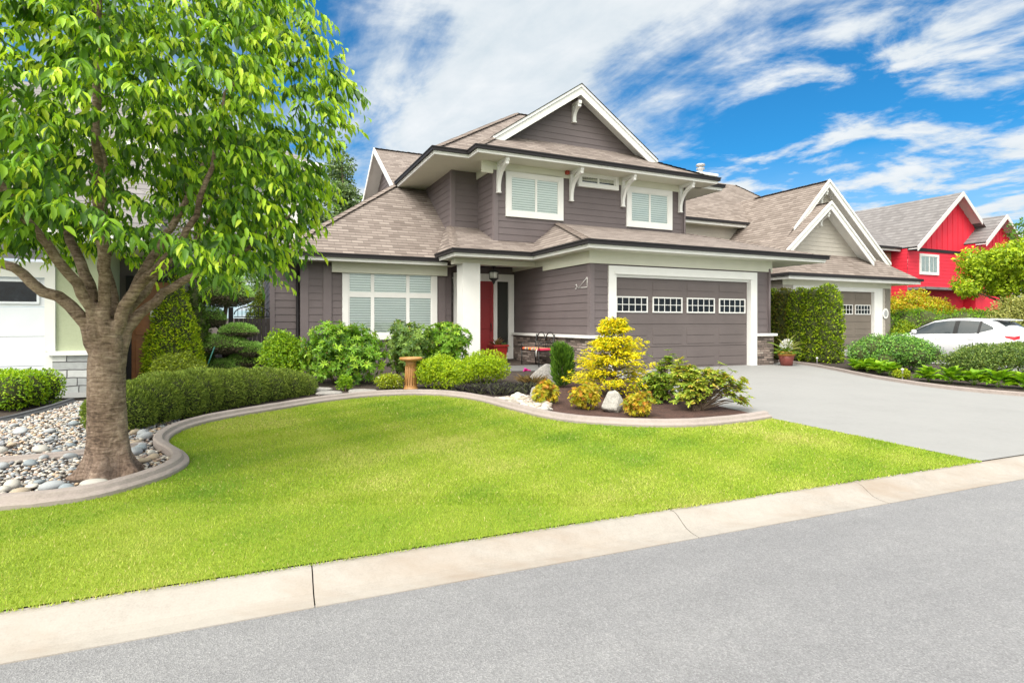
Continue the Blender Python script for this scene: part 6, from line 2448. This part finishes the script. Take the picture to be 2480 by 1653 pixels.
for i, (x, y, sz) in enumerate(cob_spots):
    ph = rr_.random(3) * 6.28
    wv = cob_v * (1 + 0.07 * np.sin(2.5 * cob_v[:, [1]] + ph[0]) + 0.06 * np.sin(3 * cob_v[:, [0]] + ph[1]))
    wv = wv * np.array([sz * (1 + 0.5 * rr_.random()), sz, sz * (0.5 + 0.25 * rr_.random())])
    k = rr_.choice(4, p=[0.35, 0.3, 0.2, 0.15])
    ob = np_mesh('cobble', wv, cob_f, cob_mats[k], None, None, True)
    ob.location = (x, y, zg(x, y) + 0.045 + sz * 0.18)
    ob.rotation_euler = (rr_.normal(0, 0.12), rr_.normal(0, 0.12), rr_.random() * 6.28)
    tag(ob, 'smooth rounded cobble lying among the river stones near the cherry trunk', 'stone', 'large cobbles around the cherry tree')

strip = [Vector((-7.2, 5.05)), Vector((-6.2, 5.35)), Vector((-5.2, 5.72)), Vector((-4.6, 6.05)), Vector((-4.15, 6.45))]
strip_border('stone_bed_divider', smooth_path(strip, 4), 0.09, 0.06, M['edging'], 0.02)
dk = MB()
dk_path = smooth_path([Vector((-9.5, 6.3)), Vector((-7.6, 7.35)), Vector((-6.98, 7.7)), Vector((-7.0, 8.5)), Vector((-7.25, 9.5))], 5)
strip_border('hedge_bed_edge', dk_path, 0.10, 0.075, mat_plain('dark_edging', (0.075, 0.078, 0.088), 0.7), 0.01)


def boulder(name, label, x, y, size, seed, mat='rock', dz=0.0, peak=0.0, rz=0.0):
    v, f = ico(4)
    r = np.random.default_rng(seed)
    n = np.zeros(len(v))
    for k in range(5):
        d = r.normal(size=3) * (1.2 + k * 0.9)
        n += np.sin(v @ d + r.random() * 6.28) * 0.16 / (1 + k * 0.7)
    v = v * (1 + n)[:, None]
    # knock off facets
    for k in range(9):
        d = r.normal(size=3)
        d /= np.linalg.norm(d)
        h = 0.70 + 0.22 * r.random()
        over = np.maximum(0, v @ d - h)
        v = v - over[:, None] * d * 0.85
    if peak:
        up = np.clip((v[:, 2] + 0.2) / 1.2, 0, 1)
        v[:, 0] *= 1 - peak * up
        v[:, 1] *= 1 - peak * up
    v = v * np.array(size)
    o = np_mesh(name, v, f, M[mat], None, None, False)
    o.location = (x, y, zg(x, y) + size[2] * 0.62 + dz)
    o.rotation_euler = (0, 0, rz)
    return tag(o, label, 'rock')


M['rock_grey'] = mat_ground('grey_rock', [(0.3, (0.19, 0.18, 0.175)), (0.5, (0.30, 0.285, 0.27)), (0.7, (0.42, 0.40, 0.375))], 5, 40, 0.8, 0.03)
boulder('boulder', 'pointed white boulder standing between two dwarf shrubs', 1.63, 9.12, (0.21, 0.17, 0.24), 4, 'rock', 0.0, 0.55, 0.4)
boulder('boulder', 'pale leaning rock beside the river stones, left of the dwarf shrubs', 0.46, 10.25, (0.20, 0.16, 0.17), 8, 'rock', 0.0, 0.3, 0.9)
boulder('boulder', 'flat topped grey boulder in front of the iron bench', 0.78, 12.35, (0.42, 0.22, 0.24), 15, 'rock_grey', 0.0, 0.1, 0.35)
for i, (x, y, r, lb) in enumerate(((-3.85, 11.15, 0.30, 'flat grey stepping stone nearest the lime bush'), (-2.90, 10.98, 0.27, 'flat grey stepping stone midway to the birdbath'), (-3.45, 10.72, 0.24, 'flat grey stepping stone half under the border'))):
    v, f = ico(3)
    v = v.copy()
    an = np.arctan2(v[:, 1], v[:, 0])
    v[:, :2] *= (1 + 0.10 * np.sin(3 * an + i) + 0.06 * np.sin(5 * an))[:, None]
    v[:, 2] = np.clip(v[:, 2], -0.5, 0.5)
    o = np_mesh('stepping_stone', v * np.array([r, r * 0.8, 0.06]), f, M['rock_grey'], None, None, False)
    o.location = (x, y, zg(x, y) + 0.025)
    tag(o, lb, 'stone', 'stepping stones in the planting bed')

# ------------------------------------------------------------------ small things
M['terracotta'] = mat_paint('golden_ceramic', (0.40, 0.20, 0.065), 0.22, 0.45, 7, 0.2, 30)
M['red_pot'] = mat_plain('red_glaze', (0.28, 0.020, 0.018), 0.3, 0, 0.5, 0.3)
M['pot_rim'] = mat_paint('ochre_rim', (0.38, 0.18, 0.03), 0.15, 0.45, 9)
M['pot_body'] = mat_paint('brick_red_pot', (0.22, 0.055, 0.045), 0.15, 0.5, 9)


def birdbath():
    x, y = -2.03, 11.45
    R_ = thing('birdbath', 'golden brown ceramic birdbath on a fluted pedestal', 'birdbath', (x, y, zg(x, y)))
    p = MB()
    p.lathe([(0.145, 0), (0.145, 0.035), (0.135, 0.05), (0.125, 0.06), (0.13, 0.075), (0.12, 0.10), (0.112, 0.25), (0.103, 0.42), (0.098, 0.50), (0.106, 0.515), (0.106, 0.535), (0.10, 0.55), (0.13, 0.575)], (0, 0, 0), 32)
    for k in range(16):
        a = 2 * math.pi * k / 16
        p.tube([(0.121 * math.cos(a), 0.121 * math.sin(a), 0.10), (0.104 * math.cos(a), 0.104 * math.sin(a), 0.49)], 0.010, 5)
    p.build('pedestal', M['terracotta'], R_)
    b = MB()
    b.lathe([(0.12, 0.572), (0.19, 0.585), (0.225, 0.605), (0.232, 0.63), (0.225, 0.648), (0.21, 0.648), (0.19, 0.625), (0.12, 0.605), (0.0, 0.60)], (0, 0, 0), 36)
    b.build('bowl', M['terracotta'], R_)


birdbath()


def leaf_tuft(name, parent, c, n, ln, wid, cols, up=0.7, tmpl=LEAF_LONG, rad=0.05, mat='leaf'):
    a = RNG.random(n) * 6.283
    t = RNG.random(n)
    ax = np.stack([np.cos(a) * (0.2 + t), np.sin(a) * (0.2 + t), up * (1.2 - t)], 1)
    p = np.array(c) + np.stack([np.cos(a) * rad * t, np.sin(a) * rad * t, np.zeros(n)], 1)
    nn = unit(np.stack([-np.cos(a) * 0.5, -np.sin(a) * 0.5, np.ones(n)], 1))
    L_ = ln * (0.6 + 0.6 * RNG.random(n))
    v, f, cc = leaf_arrays(p, ax, nn, L_, L_ * wid, palette(n, cols, None, 0.15), tmpl)
    return np_mesh(name, v, f, M[mat], parent, cc)


def pots():
    x, y = hw(-1.78, 3.75)
    R_ = thing('planter', 'tall square red glazed planter by the front door', 'planter', (x, y, SLAB + 0.05), TH)
    m = MB()
    w0, w1, h = 0.17, 0.235, 0.56
    m.faces([(-w0, -w0, 0), (w0, -w0, 0), (w0, w0, 0), (-w0, w0, 0), (-w1, -w1, h), (w1, -w1, h), (w1, w1, h), (-w1, w1, h)],
            [(0, 3, 2, 1), (0, 1, 5, 4), (1, 2, 6, 5), (2, 3, 7, 6), (3, 0, 4, 7)])
    m.box(-w1 - 0.02, w1 + 0.02, -w1 - 0.02, -w1 + 0.02, h - 0.05, h + 0.01)
    m.box(-w1 - 0.02, w1 + 0.02, w1 - 0.02, w1 + 0.02, h - 0.05, h + 0.01)
    m.box(-w1 - 0.02, -w1 + 0.02, -w1 + 0.02, w1 - 0.02, h - 0.05, h + 0.01)
    m.box(w1 - 0.02, w1 + 0.02, -w1 + 0.02, w1 - 0.02, h - 0.05, h + 0.01)
    m.build('pot', M['red_pot'], R_)
    s = MB()
    s.poly([(-w1, -w1, h - 0.06), (w1, -w1, h - 0.06), (w1, w1, h - 0.06), (-w1, w1, h - 0.06)])
    s.build('soil', M['soil'], R_)
    pl = thing('potted_plant', 'bronze leaved plant with a green sprig in the red planter', 'plant', (x, y, SLAB + 0.05 + h - 0.06), TH)
    leaf_tuft('leaf_tuft', pl, (-0.06, 0, 0), 46, 0.30, 0.20, [(0.20, 0.09, 0.04), (0.30, 0.14, 0.06), (0.12, 0.07, 0.03), (0.26, 0.20, 0.08)], 0.9)
    leaf_tuft('green_sprig', pl, (0.16, -0.05, 0), 40, 0.17, 0.4, [(0.14, 0.28, 0.10), (0.22, 0.36, 0.14)], 0.5)

    x, y = hw(5.92, -0.45)
    z = zg(x, y) + 0.01
    R_ = thing('flower_pot', 'round brick red flower pot with an ochre rim on the driveway', 'planter', (x, y, z))
    m = MB()
    m.lathe([(0.165, 0.0), (0.20, 0.20), (0.225, 0.30)], (0, 0, 0), 32)
    m.build('pot', M['pot_body'], R_)
    m = MB()
    m.lathe([(0.225, 0.30), (0.245, 0.31), (0.255, 0.42), (0.245, 0.43), (0.225, 0.43), (0.215, 0.38), (0.0, 0.38)], (0, 0, 0), 32)
    m.build('rim', M['pot_rim'], R_)
    pl = thing('potted_flowers', 'white flowers and arching grass blades in the ochre rimmed pot', 'plant', (x, y, z + 0.38))
    leaf_tuft('leaf_tuft', pl, (0, 0, 0), 110, 0.26, 0.34, [(0.12, 0.26, 0.03), (0.22, 0.36, 0.04)], 0.25, LEAF_LONG, 0.16)
    leaf_tuft('grass_blades', pl, (0, 0, 0.05), 16, 0.75, 0.03, [(0.22, 0.32, 0.05), (0.34, 0.36, 0.10)], 1.2, LEAF_LONG, 0.05)
    P = np.array([0, 0, 0.20]) + rdir(170, 0.3) * np.array([0.20, 0.20, 0.24]) * (0.5 + 0.5 * RNG.random((170, 1)))
    parts = []
    for k in range(4):
        ax = rdir(170)
        parts.append(leaf_arrays(P, ax, rdir(170), np.full(170, 0.035), np.full(170, 0.035), palette(170, [(0.78, 0.78, 0.74), (0.70, 0.72, 0.72)], None, 0.05), LEAF_SMALL))
    v, f, c = merge(parts)
    np_mesh('blossoms', v, f, M['petal'], pl, c)


pots()


def bench():
    x, y = hw(-1.22, 2.15)
    R_ = thing('iron_bench', 'small black wrought iron bench with a scrolled double arch back', 'bench', (x, y, SLAB + 0.05), TH)
    bk = M['black_metal']
    L_ = 0.55
    for sx in (-0.24, 0.20):
        for sy in (-L_, L_):
            m = MB()
            m.tube([(sx, sy, 0), (sx, sy, 0.44)] if sx < 0 else [(sx + 0.03, sy, 0), (sx, sy, 0.44), (sx + 0.06, sy, 0.92)], 0.017, 7)
            m.build('leg', bk, R_)
    m = MB()
    m.box(-0.25, 0.21, -L_, L_, 0.43, 0.455)
    m.build('seat', bk, R_)
    m = MB()
    for c in (-L_ / 2, L_ / 2):
        arc = [(0.255 + 0.02 * math.sin(t), c + L_ / 2 * math.cos(t) * 0.98, 0.72 + 0.26 * math.sin(t)) for t in np.linspace(0, math.pi, 13)]
        m.tube(arc, 0.014, 6)
        for k in (-1, 1):
            sc = []
            for t in np.linspace(0, 2.6 * math.pi, 22):
                r = 0.11 * (1 - t / (3.2 * math.pi))
                sc.append((0.245, c + k * (0.12 - r * math.cos(t)), 0.72 + r * math.sin(t)))
            m.tube(sc, 0.010, 5)
        for q in np.linspace(-0.2, 0.2, 5):
            m.tube([(0.215, c + q, 0.50), (0.245, c + q, 0.72)], 0.009, 5)
    m.tube([(0.213, -L_, 0.50), (0.213, L_, 0.50)], 0.013, 6)
    m.tube([(0.243, -L_, 0.72), (0.243, L_, 0.72)], 0.013, 6)
    m.build('backrest', bk, R_)
    m = MB()
    for sy in (-L_, L_):
        m.tube([(-0.24, sy, 0.44), (-0.25, sy, 0.62), (-0.15, sy, 0.68), (0.23, sy, 0.68)], 0.014, 6)
        m.build('armrest', bk, R_)
        m = MB()
    cu = mat_cushion()
    q = MB()
    bm = bmesh.new()
    bmesh.ops.create_cube(bm, size=1)
    bmesh.ops.scale(bm, vec=(0.46, 1.06, 0.075), verts=bm.verts)
    bmesh.ops.bevel(bm, geom=bm.edges[:], offset=0.03, segments=4, affect='EDGES', profile=0.5)
    q.bm(bm, 0, True)
    o = q.build('seat_cushion', cu)
    o.location = (x - 0.02, y, SLAB + 0.05 + 0.455 + 0.038)
    o.rotation_euler = (0, 0, TH)
    tag(o, 'bright striped seat cushion in red, yellow and blue on the iron bench', 'cushion')
    t = MB()
    for k in range(2):
        t.tube([(-0.235, -0.48 + k * 0.03, 0.02), (-0.27, -0.49 + k * 0.03, -0.06), (-0.26, -0.48 + k * 0.04, -0.20)], 0.006, 5)
    t.build('tie', M['white'], o)


def mat_cushion():
    m = NT('cushion_stripes')
    tc = m.n('ShaderNodeTexCoord')
    sep = m.n('ShaderNodeSeparateXYZ')
    m.l(tc.outputs['Object'], sep.inputs[0])
    f = m.math('FRACT', m.math('MULTIPLY', sep.outputs['Y'], 2.3))
    r = m.n('ShaderNodeValToRGB')
    r.color_ramp.interpolation = 'CONSTANT'
    cols = [(0.0, (0.45, 0.02, 0.03)), (0.16, (0.65, 0.50, 0.05)), (0.28, (0.03, 0.20, 0.30)), (0.40, (0.60, 0.10, 0.12)), (0.52, (0.05, 0.30, 0.12)), (0.64, (0.70, 0.62, 0.50)), (0.76, (0.60, 0.04, 0.10)), (0.88, (0.65, 0.30, 0.03))]
    el = r.color_ramp.elements
    while len(el) < len(cols):
        el.new(0.5)
    for e, (p, c) in zip(el, cols):
        e.position = p
        e.color = (*c, 1)
    m.l(f, r.inputs[0])
    m.base(r.outputs[0])
    m.rough(0.9)
    return m.mat


bench()


def lantern():
    x, y = hw(-2.12, 3.30)
    R_ = thing('porch_lantern', 'black porch lantern with pale glass hanging in front of the red door', 'lamp', (x, y, SLAB + 3.02), TH)
    m = MB()
    m.tube([(0, 0, 0.02), (0, 0, -0.12)], 0.012, 8)
    m.lathe([(0.06, -0.015), (0.06, 0.0), (0.0, 0.01)], (0, 0, 0), 16)
    m.build('hanger', M['black_metal'], R_)
    m = MB()
    m.lathe([(0.015, -0.10), (0.08, -0.13), (0.175, -0.165), (0.18, -0.18), (0.16, -0.18)], (0, 0, 0), 20)
    m.lathe([(0.14, -0.37), (0.15, -0.385), (0.09, -0.43), (0.05, -0.46), (0.045, -0.50), (0.0, -0.56)], (0, 0, 0), 20)
    for k in range(6):
        a = k * math.pi / 3
        m.tube([(0.15 * math.cos(a), 0.15 * math.sin(a), -0.17), (0.145 * math.cos(a), 0.145 * math.sin(a), -0.38)], 0.009, 5)
    m.build('frame', M['black_metal'], R_)
    m = MB()
    m.lathe([(0.135, -0.375), (0.138, -0.185)], (0, 0, 0), 20)
    m.build('glass', mat_plain('lantern_glass', (0.42, 0.42, 0.38), 0.2), R_)


lantern()


def wall_bracket():
    R_ = thing('wire_bracket', 'white wire bracket with a curled end on the garage side wall', 'bracket', (HO.x, HO.y, SLAB), TH)
    m = MB()
    u = -0.815
    m.tube([(u, 0.10, 2.50), (u, 0.10, 2.24)], 0.007, 6)
    m.tube([(u, 0.10, 2.50), (u, 0.52, 2.25)], 0.006, 6)
    m.tube([(u, 0.10, 2.24), (u, 0.56, 2.245)], 0.006, 6)
    m.tube([(u, 0.66 + 0.05 * math.cos(t), 2.28 + 0.06 * math.sin(t)) for t in np.linspace(0.6, 5.6, 14)], 0.006, 6)
    m.build('wire', M['white'], R_)


wall_bracket()


def gate():
    x, y = hw(-9.25, 4.9)
    z = zg(x, y)
    R_ = thing('garden_gate', 'dark garden gate with an arched iron top beside the house wall', 'gate', (x, y, z), TH)
    m = MB()
    for i in range(8):
        m.box(0.02 + i * 0.115, 0.125 + i * 0.115, -0.02, 0.02, 0.06, 1.32)
    m.box(0.0, 0.94, 0.021, 0.05, 0.22, 0.32)
    m.box(0.0, 0.94, 0.021, 0.05, 1.1, 1.2)
    m.build('boards', mat_paint('dark_fence_wood', (0.035, 0.028, 0.026), 0.2, 0.7), R_)
    m = MB()
    arc = [(0.47 - 0.46 * math.cos(t), 0, 1.42 + 0.24 * math.sin(t)) for t in np.linspace(0, math.pi, 15)]
    m.tube(arc, 0.016, 6)
    m.tube([(0.01, 0, 1.36), (0.93, 0, 1.36)], 0.014, 6)
    for k in range(1, 9):
        xx = 0.94 * k / 9
        m.tube([(xx, 0, 1.36), (xx, 0, 1.42 + 0.24 * math.sqrt(max(0, 1 - ((xx - 0.47) / 0.46) ** 2)))], 0.008, 5)
    m.build('iron_arch', M['black_metal'], R_)
    for xx in (-0.07, 1.0):
        m = MB()
        m.box(xx - 0.06, xx + 0.06, -0.06, 0.06, 0, 1.62)
        m.build('post', M['gutter'], R_)
    f = thing('low_fence', 'low black iron fence with upright bars beside the lime bush', 'fence', (-6.35, 14.3, zg(-6.35, 14.3)), TH)
    m = MB()
    for k in range(12):
        m.tube([(k * 0.10 - 0.45, 0, 0), (k * 0.10 - 0.45, 0, 0.50)], 0.010, 5)
    m.build('bars', M['black_metal'], f)
    m = MB()
    m.tube([(-0.5, 0, 0.46), (0.7, 0, 0.46)], 0.012, 6)
    m.build('rail', M['black_metal'], f)
    m = MB()
    m.tube([(-0.5, 0, 0.08), (0.7, 0, 0.08)], 0.012, 6)
    m.build('rail', M['black_metal'], f)


gate()
for (x, y, lb) in ((9.28, 17.35, 'thin white garden stake at the foot of the cedars'), (9.62, 14.05, 'thin white garden stake among the border plants')):
    m = MB()
    m.lathe([(0.018, -0.05), (0.018, 0.22), (0.034, 0.225), (0.034, 0.25), (0.0, 0.27)], (0, 0, 0), 10)
    o = m.build('garden_stake', M['white'])
    o.location = (x, y, zg(x, y))
    tag(o, lb, 'stake', 'white stakes along the driveway')
# pink blossom by the bench, blue green support stake at the topiary
R_ = thing('pink_flower', 'single vivid pink blossom below the bench', 'flower', (0.33, 12.75, zg(0.33, 12.75)))
leaf_tuft('petals', R_, (0, 0, 0.26), 22, 0.09, 0.7, [(0.75, 0.03, 0.42), (0.65, 0.02, 0.35)], 0.4, LEAF_SMALL, 0.03, 'petal')
leaf_tuft('leaves', R_, (0, 0, 0.02), 20, 0.14, 0.4, [(0.10, 0.22, 0.03)], 0.9)
m = MB()
m.tube([(0, 0, 0), (0.27, 0.0, 0.72)], 0.014, 6)
o = m.build('support_stake', mat_plain('green_stake', (0.05, 0.22, 0.18), 0.5))
o.location = (-7.0, 12.9, zg(-7.0, 12.9))
tag(o, 'slanting green support stake between the cone cedar and the topiary', 'stake')


# ------------------------------------------------------------------ white car
def car():
    x, y = hw(13.9, -2.95)
    R_ = thing('parked_car', 'white hatchback parked behind the hedge, seen from its rear left corner', 'car', (x, y, zg(x, y) + 0.012), TH + math.pi / 2)
    # local: x runs from tail (0) to nose (4.5), y is half width (positive = left side of the car)
    paint = mat_plain('white_car_paint', (0.62, 0.63, 0.66), 0.25, 0.0, 0.5, 0.6)
    glass = mat_plain('car_glass', (0.03, 0.04, 0.045), 0.05, 0.0, 0.8)
    #  x, sill z, belt z, half width sill, half width mid, half width belt
    st = [(0.00, 0.45, 0.80, 0.60, 0.66, 0.62), (0.07, 0.32, 0.92, 0.74, 0.80, 0.72), (0.30, 0.26, 0.98, 0.80, 0.87, 0.79), (0.8, 0.24, 0.965, 0.84, 0.90, 0.83), (1.5, 0.23, 0.95, 0.85, 0.90, 0.84), (2.3, 0.23, 0.93, 0.85, 0.90, 0.84),
          (3.0, 0.23, 0.915, 0.85, 0.90, 0.82), (3.3, 0.24, 0.90, 0.84, 0.89, 0.78), (3.8, 0.24, 0.84, 0.82, 0.87, 0.74), (4.2, 0.25, 0.76, 0.76, 0.80, 0.68), (4.42, 0.30, 0.66, 0.62, 0.68, 0.58), (4.50, 0.38, 0.56, 0.46, 0.5, 0.44)]
    b = MB()
    rings = []
    for (sx, z0, z1, w0, w1, w2) in st:
        zm = z0 + (z1 - z0) * 0.55
        half = [(w0 * 0.9, z0), (w0, z0 + 0.06), (w1, zm), (w1 * 0.985, zm + (z1 - zm) * 0.45), (w2, z1), (w2 * 0.6, z1 + 0.03), (0.0, z1 + 0.045)]
        ring = [(sx, wy, z) for wy, z in half] + [(sx, -wy, z) for wy, z in half[-2::-1]]
        rings.append(ring)
    n = len(rings[0])
    vs = [p for r in rings for p in r]
    fs = []
    for i in range(len(rings) - 1):
        for k in range(n - 1):
            fs.append((i * n + k, (i + 1) * n + k, (i + 1) * n + k + 1, i * n + k + 1))
    b.faces(vs, fs, 0, True)
    b.faces(rings[0], [tuple(range(n))], 0, True)
    b.faces(rings[-1], [tuple(range(n - 1, -1, -1))], 0, True)
    # greenhouse: roof shell and pillars
    gh = [(0.16, 0.93, 0.72, 0.95, 0.70), (0.34, 0.97, 0.78, 1.18, 0.63), (0.62, 0.97, 0.81, 1.38, 0.58), (0.95, 0.965, 0.83, 1.445, 0.585), (1.5, 0.95, 0.84, 1.475, 0.60), (2.0, 0.94, 0.835, 1.465, 0.60), (2.45, 0.93, 0.83, 1.40, 0.58), (2.85, 0.92, 0.81, 1.23, 0.58), (3.35, 0.90, 0.76, 0.93, 0.66)]
    rg = []
    for (sx, zb, wb, zt, wt) in gh:
        half = [(wb, zb), (wb * 0.55 + wt * 0.45, zb + (zt - zb) * 0.5), (wt, zt - 0.03), (wt * 0.86, zt + 0.008), (wt * 0.4, zt + 0.03), (0.0, zt + 0.035)]
        rg.append([(sx, wy, z) for wy, z in half] + [(sx, -wy, z) for wy, z in half[-2::-1]])
    n = len(rg[0])
    vs = [p for r in rg for p in r]
    fs = []
    for i in range(len(rg) - 1):
        for k in range(n - 1):
            fs.append((i * n + k, (i + 1) * n + k, (i + 1) * n + k + 1, i * n + k + 1))
    b.faces(vs, fs, 0, True)
    body = b.build('body', paint, R_)

    def side_pt(sx, q, s, off):
        """point on the greenhouse side at x=sx, q 0 belt .. 1 roof edge"""
        for g0, g1 in zip(gh[:-1], gh[1:]):
            if g0[0] <= sx <= g1[0]:
                t = (sx - g0[0]) / (g1[0] - g0[0])
                g = [a + (c - a) * t for a, c in zip(g0, g1)]
                break
        zb, wb, zt, wt = g[1:]
        if q < 0.5:
            w = wb + (wb * 0.55 + wt * 0.45 - wb) * q * 2
            z = zb + (zt - zb) * q
        else:
            w0_ = wb * 0.55 + wt * 0.45
            w = w0_ + (wt - w0_) * (q - 0.5) * 2
            z = zb + (zt - zb) * 0.5 + (zt - 0.03 - zb - (zt - zb) * 0.5) * (q - 0.5) * 2
        return (sx, s * (w + off), z)
    for s in (1, -1):
        g = MB()
        m_ = 30
        x0, x1 = 0.60, 3.12
        rows = []
        for i in range(m_ + 1):
            sx = x0 + (x1 - x0) * i / m_
            e = max(0, 1 - (sx - x0) / 0.55)
            q1 = 0.95 - 0.40 * e ** 1.7
            q0 = 0.05 + 0.34 * e ** 1.7
            rows.append([side_pt(sx, q0 + (q1 - q0) * k / 4, s, 0.008) for k in range(5)])
        vs = [p for r in rows for p in r]
        fs = []
        for i in range(m_):
            for k in range(4):
                q = (i * 5 + k, (i + 1) * 5 + k, (i + 1) * 5 + k + 1, i * 5 + k + 1)
                fs.append(q if s > 0 else q[::-1])
        g.faces(vs, fs, 0, True)
        g.build('side_window', glass, R_)
        for px_, wd in ((1.66, 0.07), (0.98, 0.035)):
            g = MB()
            lo_ = [side_pt(px_ - wd, 0.05 + 0.18 * k, s, 0.014) for k in range(6)]
            hi_ = [side_pt(px_ + wd, 0.05 + 0.18 * k, s, 0.014) for k in range(6)]
            vs = lo_ + hi_
            fs = [(k, k + 6, k + 7, k + 1) if s > 0 else (k + 1, k + 7, k + 6, k) for k in range(5)]
            g.faces(vs, fs, 0, True)
            g.build('pillar', M['black_metal'], R_)
    # tail window
    g = MB()
    g.faces([(0.205, 0.58, 1.01), (0.205, -0.58, 1.01), (0.41, -0.50, 1.27), (0.41, 0.50, 1.27), (0.56, 0.47, 1.37), (0.56, -0.47, 1.37)], [(0, 1, 2, 3), (3, 2, 5, 4)], 0, True)
    g.build('tail_window', glass, R_)
    g = MB()
    g.faces([(3.30, 0.62, 0.985), (3.30, -0.62, 0.985), (2.62, -0.52, 1.375), (2.62, 0.52, 1.375)], [(0, 3, 2, 1)], 0, True)
    g.build('windscreen', glass, R_)
    # spoiler, lamps, handles, mirrors, plate, wheels
    sp_ = MB()
    sp_.prism([(0.36, -0.55, 1.41), (0.36, 0.55, 1.41), (0.75, 0.56, 1.46), (0.75, -0.56, 1.46)], (0, 0, 0.03))
    sp_.build('spoiler', paint, R_)
    red = mat_plain('tail_lamp_red', (0.45, 0.01, 0.02), 0.15)
    for s in (1, -1):
        t = MB()
        t.faces([(0.00, s * 0.48, 0.93), (0.03, s * 0.72, 0.90), (0.26, s * 0.838, 0.93), (0.22, s * 0.828, 0.86), (0.02, s * 0.765, 0.79), (-0.01, s * 0.50, 0.83)],
                [(0, 1, 4, 5), (1, 2, 3, 4)] if s < 0 else [(5, 4, 1, 0), (4, 3, 2, 1)], 0, True)
        t.build('taillight', red, R_)
        h = MB()
        for hx in (1.15, 2.15):
            h.tube([(hx - 0.09, s * 0.905, 0.82), (hx - 0.06, s * 0.93, 0.825), (hx + 0.06, s * 0.93, 0.825), (hx + 0.09, s * 0.905, 0.82)], 0.013, 6)
            h.build('door_handle', paint, R_)
            h = MB()
        h.lathe([(0.0, -0.09), (0.07, -0.06), (0.09, 0.0), (0.07, 0.06), (0.0, 0.08)], (2.90, s * 0.98, 1.02), 12)
        h.build('mirror', paint, R_)
        for wx in (0.85, 3.55):
            w = MB()
            prof = [(0.20, -0.10), (0.30, -0.11), (0.33, -0.08), (0.33, 0.08), (0.30, 0.11), (0.20, 0.10)]
            nn = 28
            ring = [[(wx + r * math.cos(2 * math.pi * k / nn), s * 0.80 + yy, 0.33 + r * math.sin(2 * math.pi * k / nn)) for k in range(nn)] for r, yy in prof]
            vs = [p for r in ring for p in r]
            fs = [(i * nn + k, i * nn + (k + 1) % nn, (i + 1) * nn + (k + 1) % nn, (i + 1) * nn + k) for i in range(len(prof) - 1) for k in range(nn)]
            w.faces(vs, fs, 0, True)
            wo = w.build('wheel', M['gutter'], R_)
            w = MB()
            w.faces([(wx + 0.2 * math.cos(2 * math.pi * k / nn), s * 0.86, 0.33 + 0.2 * math.sin(2 * math.pi * k / nn)) for k in range(nn)], [tuple(range(nn)) if s < 0 else tuple(range(nn))[::-1]])
            w.build('rim', M['vent_grey'], wo)
    l = MB()
    l.box(-0.012, 0.02, -0.25, 0.25, 0.66, 0.78)
    l.build('number_plate', M['white'], R_)


car()

# ------------------------------------------------------------------ grass blades on the lawn


def grass():
    poly = [sp(-14, -0.022), (-9.5, 2.9)] + lawn_poly[2:-1] + [sp(7.14, -0.022)]
    rng = np.random.default_rng(101)

    def patch(x, y):
        a = np.sin(0.9 * x + 1.3 * y + 0.6) + 0.8 * np.sin(1.7 * x - 0.8 * y + 2.0) + 0.6 * np.sin(2.9 * x + 2.3 * y) + 0.5 * np.sin(4.3 * y - 3.1 * x + 1.0)
        b = np.sin(5.1 * x + 3.7 * y) + np.sin(7.9 * x - 6.3 * y + 1.1)
        return a / 2.9, b / 2
    parts = []
    # nearer grass is denser, farther blades are fewer and broader
    for (n, d0, d1, ln, wd) in ((210000, 2.5, 5.0, 0.024, 0.0052), (170000, 4.7, 7.5, 0.026, 0.0080), (90000, 7.0, 11.5, 0.028, 0.013)):
        x = -8 + 14 * rng.random(n * 6)
        y = 2.4 + 9.0 * rng.random(n * 6)
        ok = (y > d0) & (y < d1) & in_poly(x, y, poly) & (np.abs(x) < 0.98 * y + 0.4)
        x, y = x[ok][:n], y[ok][:n]
        m = len(x)
        z = 0.12 + SLOPE * (x * SN.x + y * SN.y - S0) + 0.002
        a = rng.random(m) * 6.283
        tilt = 0.25 + 0.75 * rng.random(m)
        ax = np.stack([np.cos(a) * tilt, np.sin(a) * tilt, np.ones(m)], 1)
        b = rng.random(m) * 6.283
        nn = np.stack([np.cos(b), np.sin(b), 0.2 * np.ones(m)], 1)
        L_ = ln * (0.55 + 0.8 * rng.random(m))
        A, B = patch(x, y)
        t = np.clip(0.54 + 0.52 * A + 0.20 * B + rng.normal(0, 0.17, m), 0, 1)[:, None]
        g0, g1, g2 = np.array([0.17, 0.315, 0.034]), np.array([0.335, 0.445, 0.044]), np.array([0.46, 0.50, 0.12])
        c = np.where(t < 0.55, g0 + (g1 - g0) * t / 0.55, g1 + (g2 - g1) * (t - 0.55) / 0.45)
        straw = rng.random(m) < 0.03 + 0.07 * (A > 0.45)
        c[straw] = np.array([0.60, 0.52, 0.24])
        c = c * (1 + rng.normal(0, 0.12, (m, 1)))
        T = np.array([(0, -0.5, 0), (0, 0.5, 0), (1, 0, 0)])
        axis = unit(ax)
        side = unit(np.cross(nn, axis))
        P = np.stack([x, y, z], 1)
        W = np.full(m, wd) * (0.7 + 0.6 * rng.random(m))
        V = P[:, None, :] + axis[:, None, :] * (T[None, :, 0:1] * L_[:, None, None]) + side[:, None, :] * (T[None, :, 1:2] * W[:, None, None])
        parts.append((V.reshape(-1, 3), np.arange(m * 3).reshape(-1, 3), np.repeat(np.clip(c, 0.003, 1), 3, 0)))
    v, f, c = merge(parts)
    o = np_mesh('grass', v, f, M['grass'], None, c)
    tag(o, 'short mown yellow green lawn grass', 'grass', None, 'stuff')


grass()
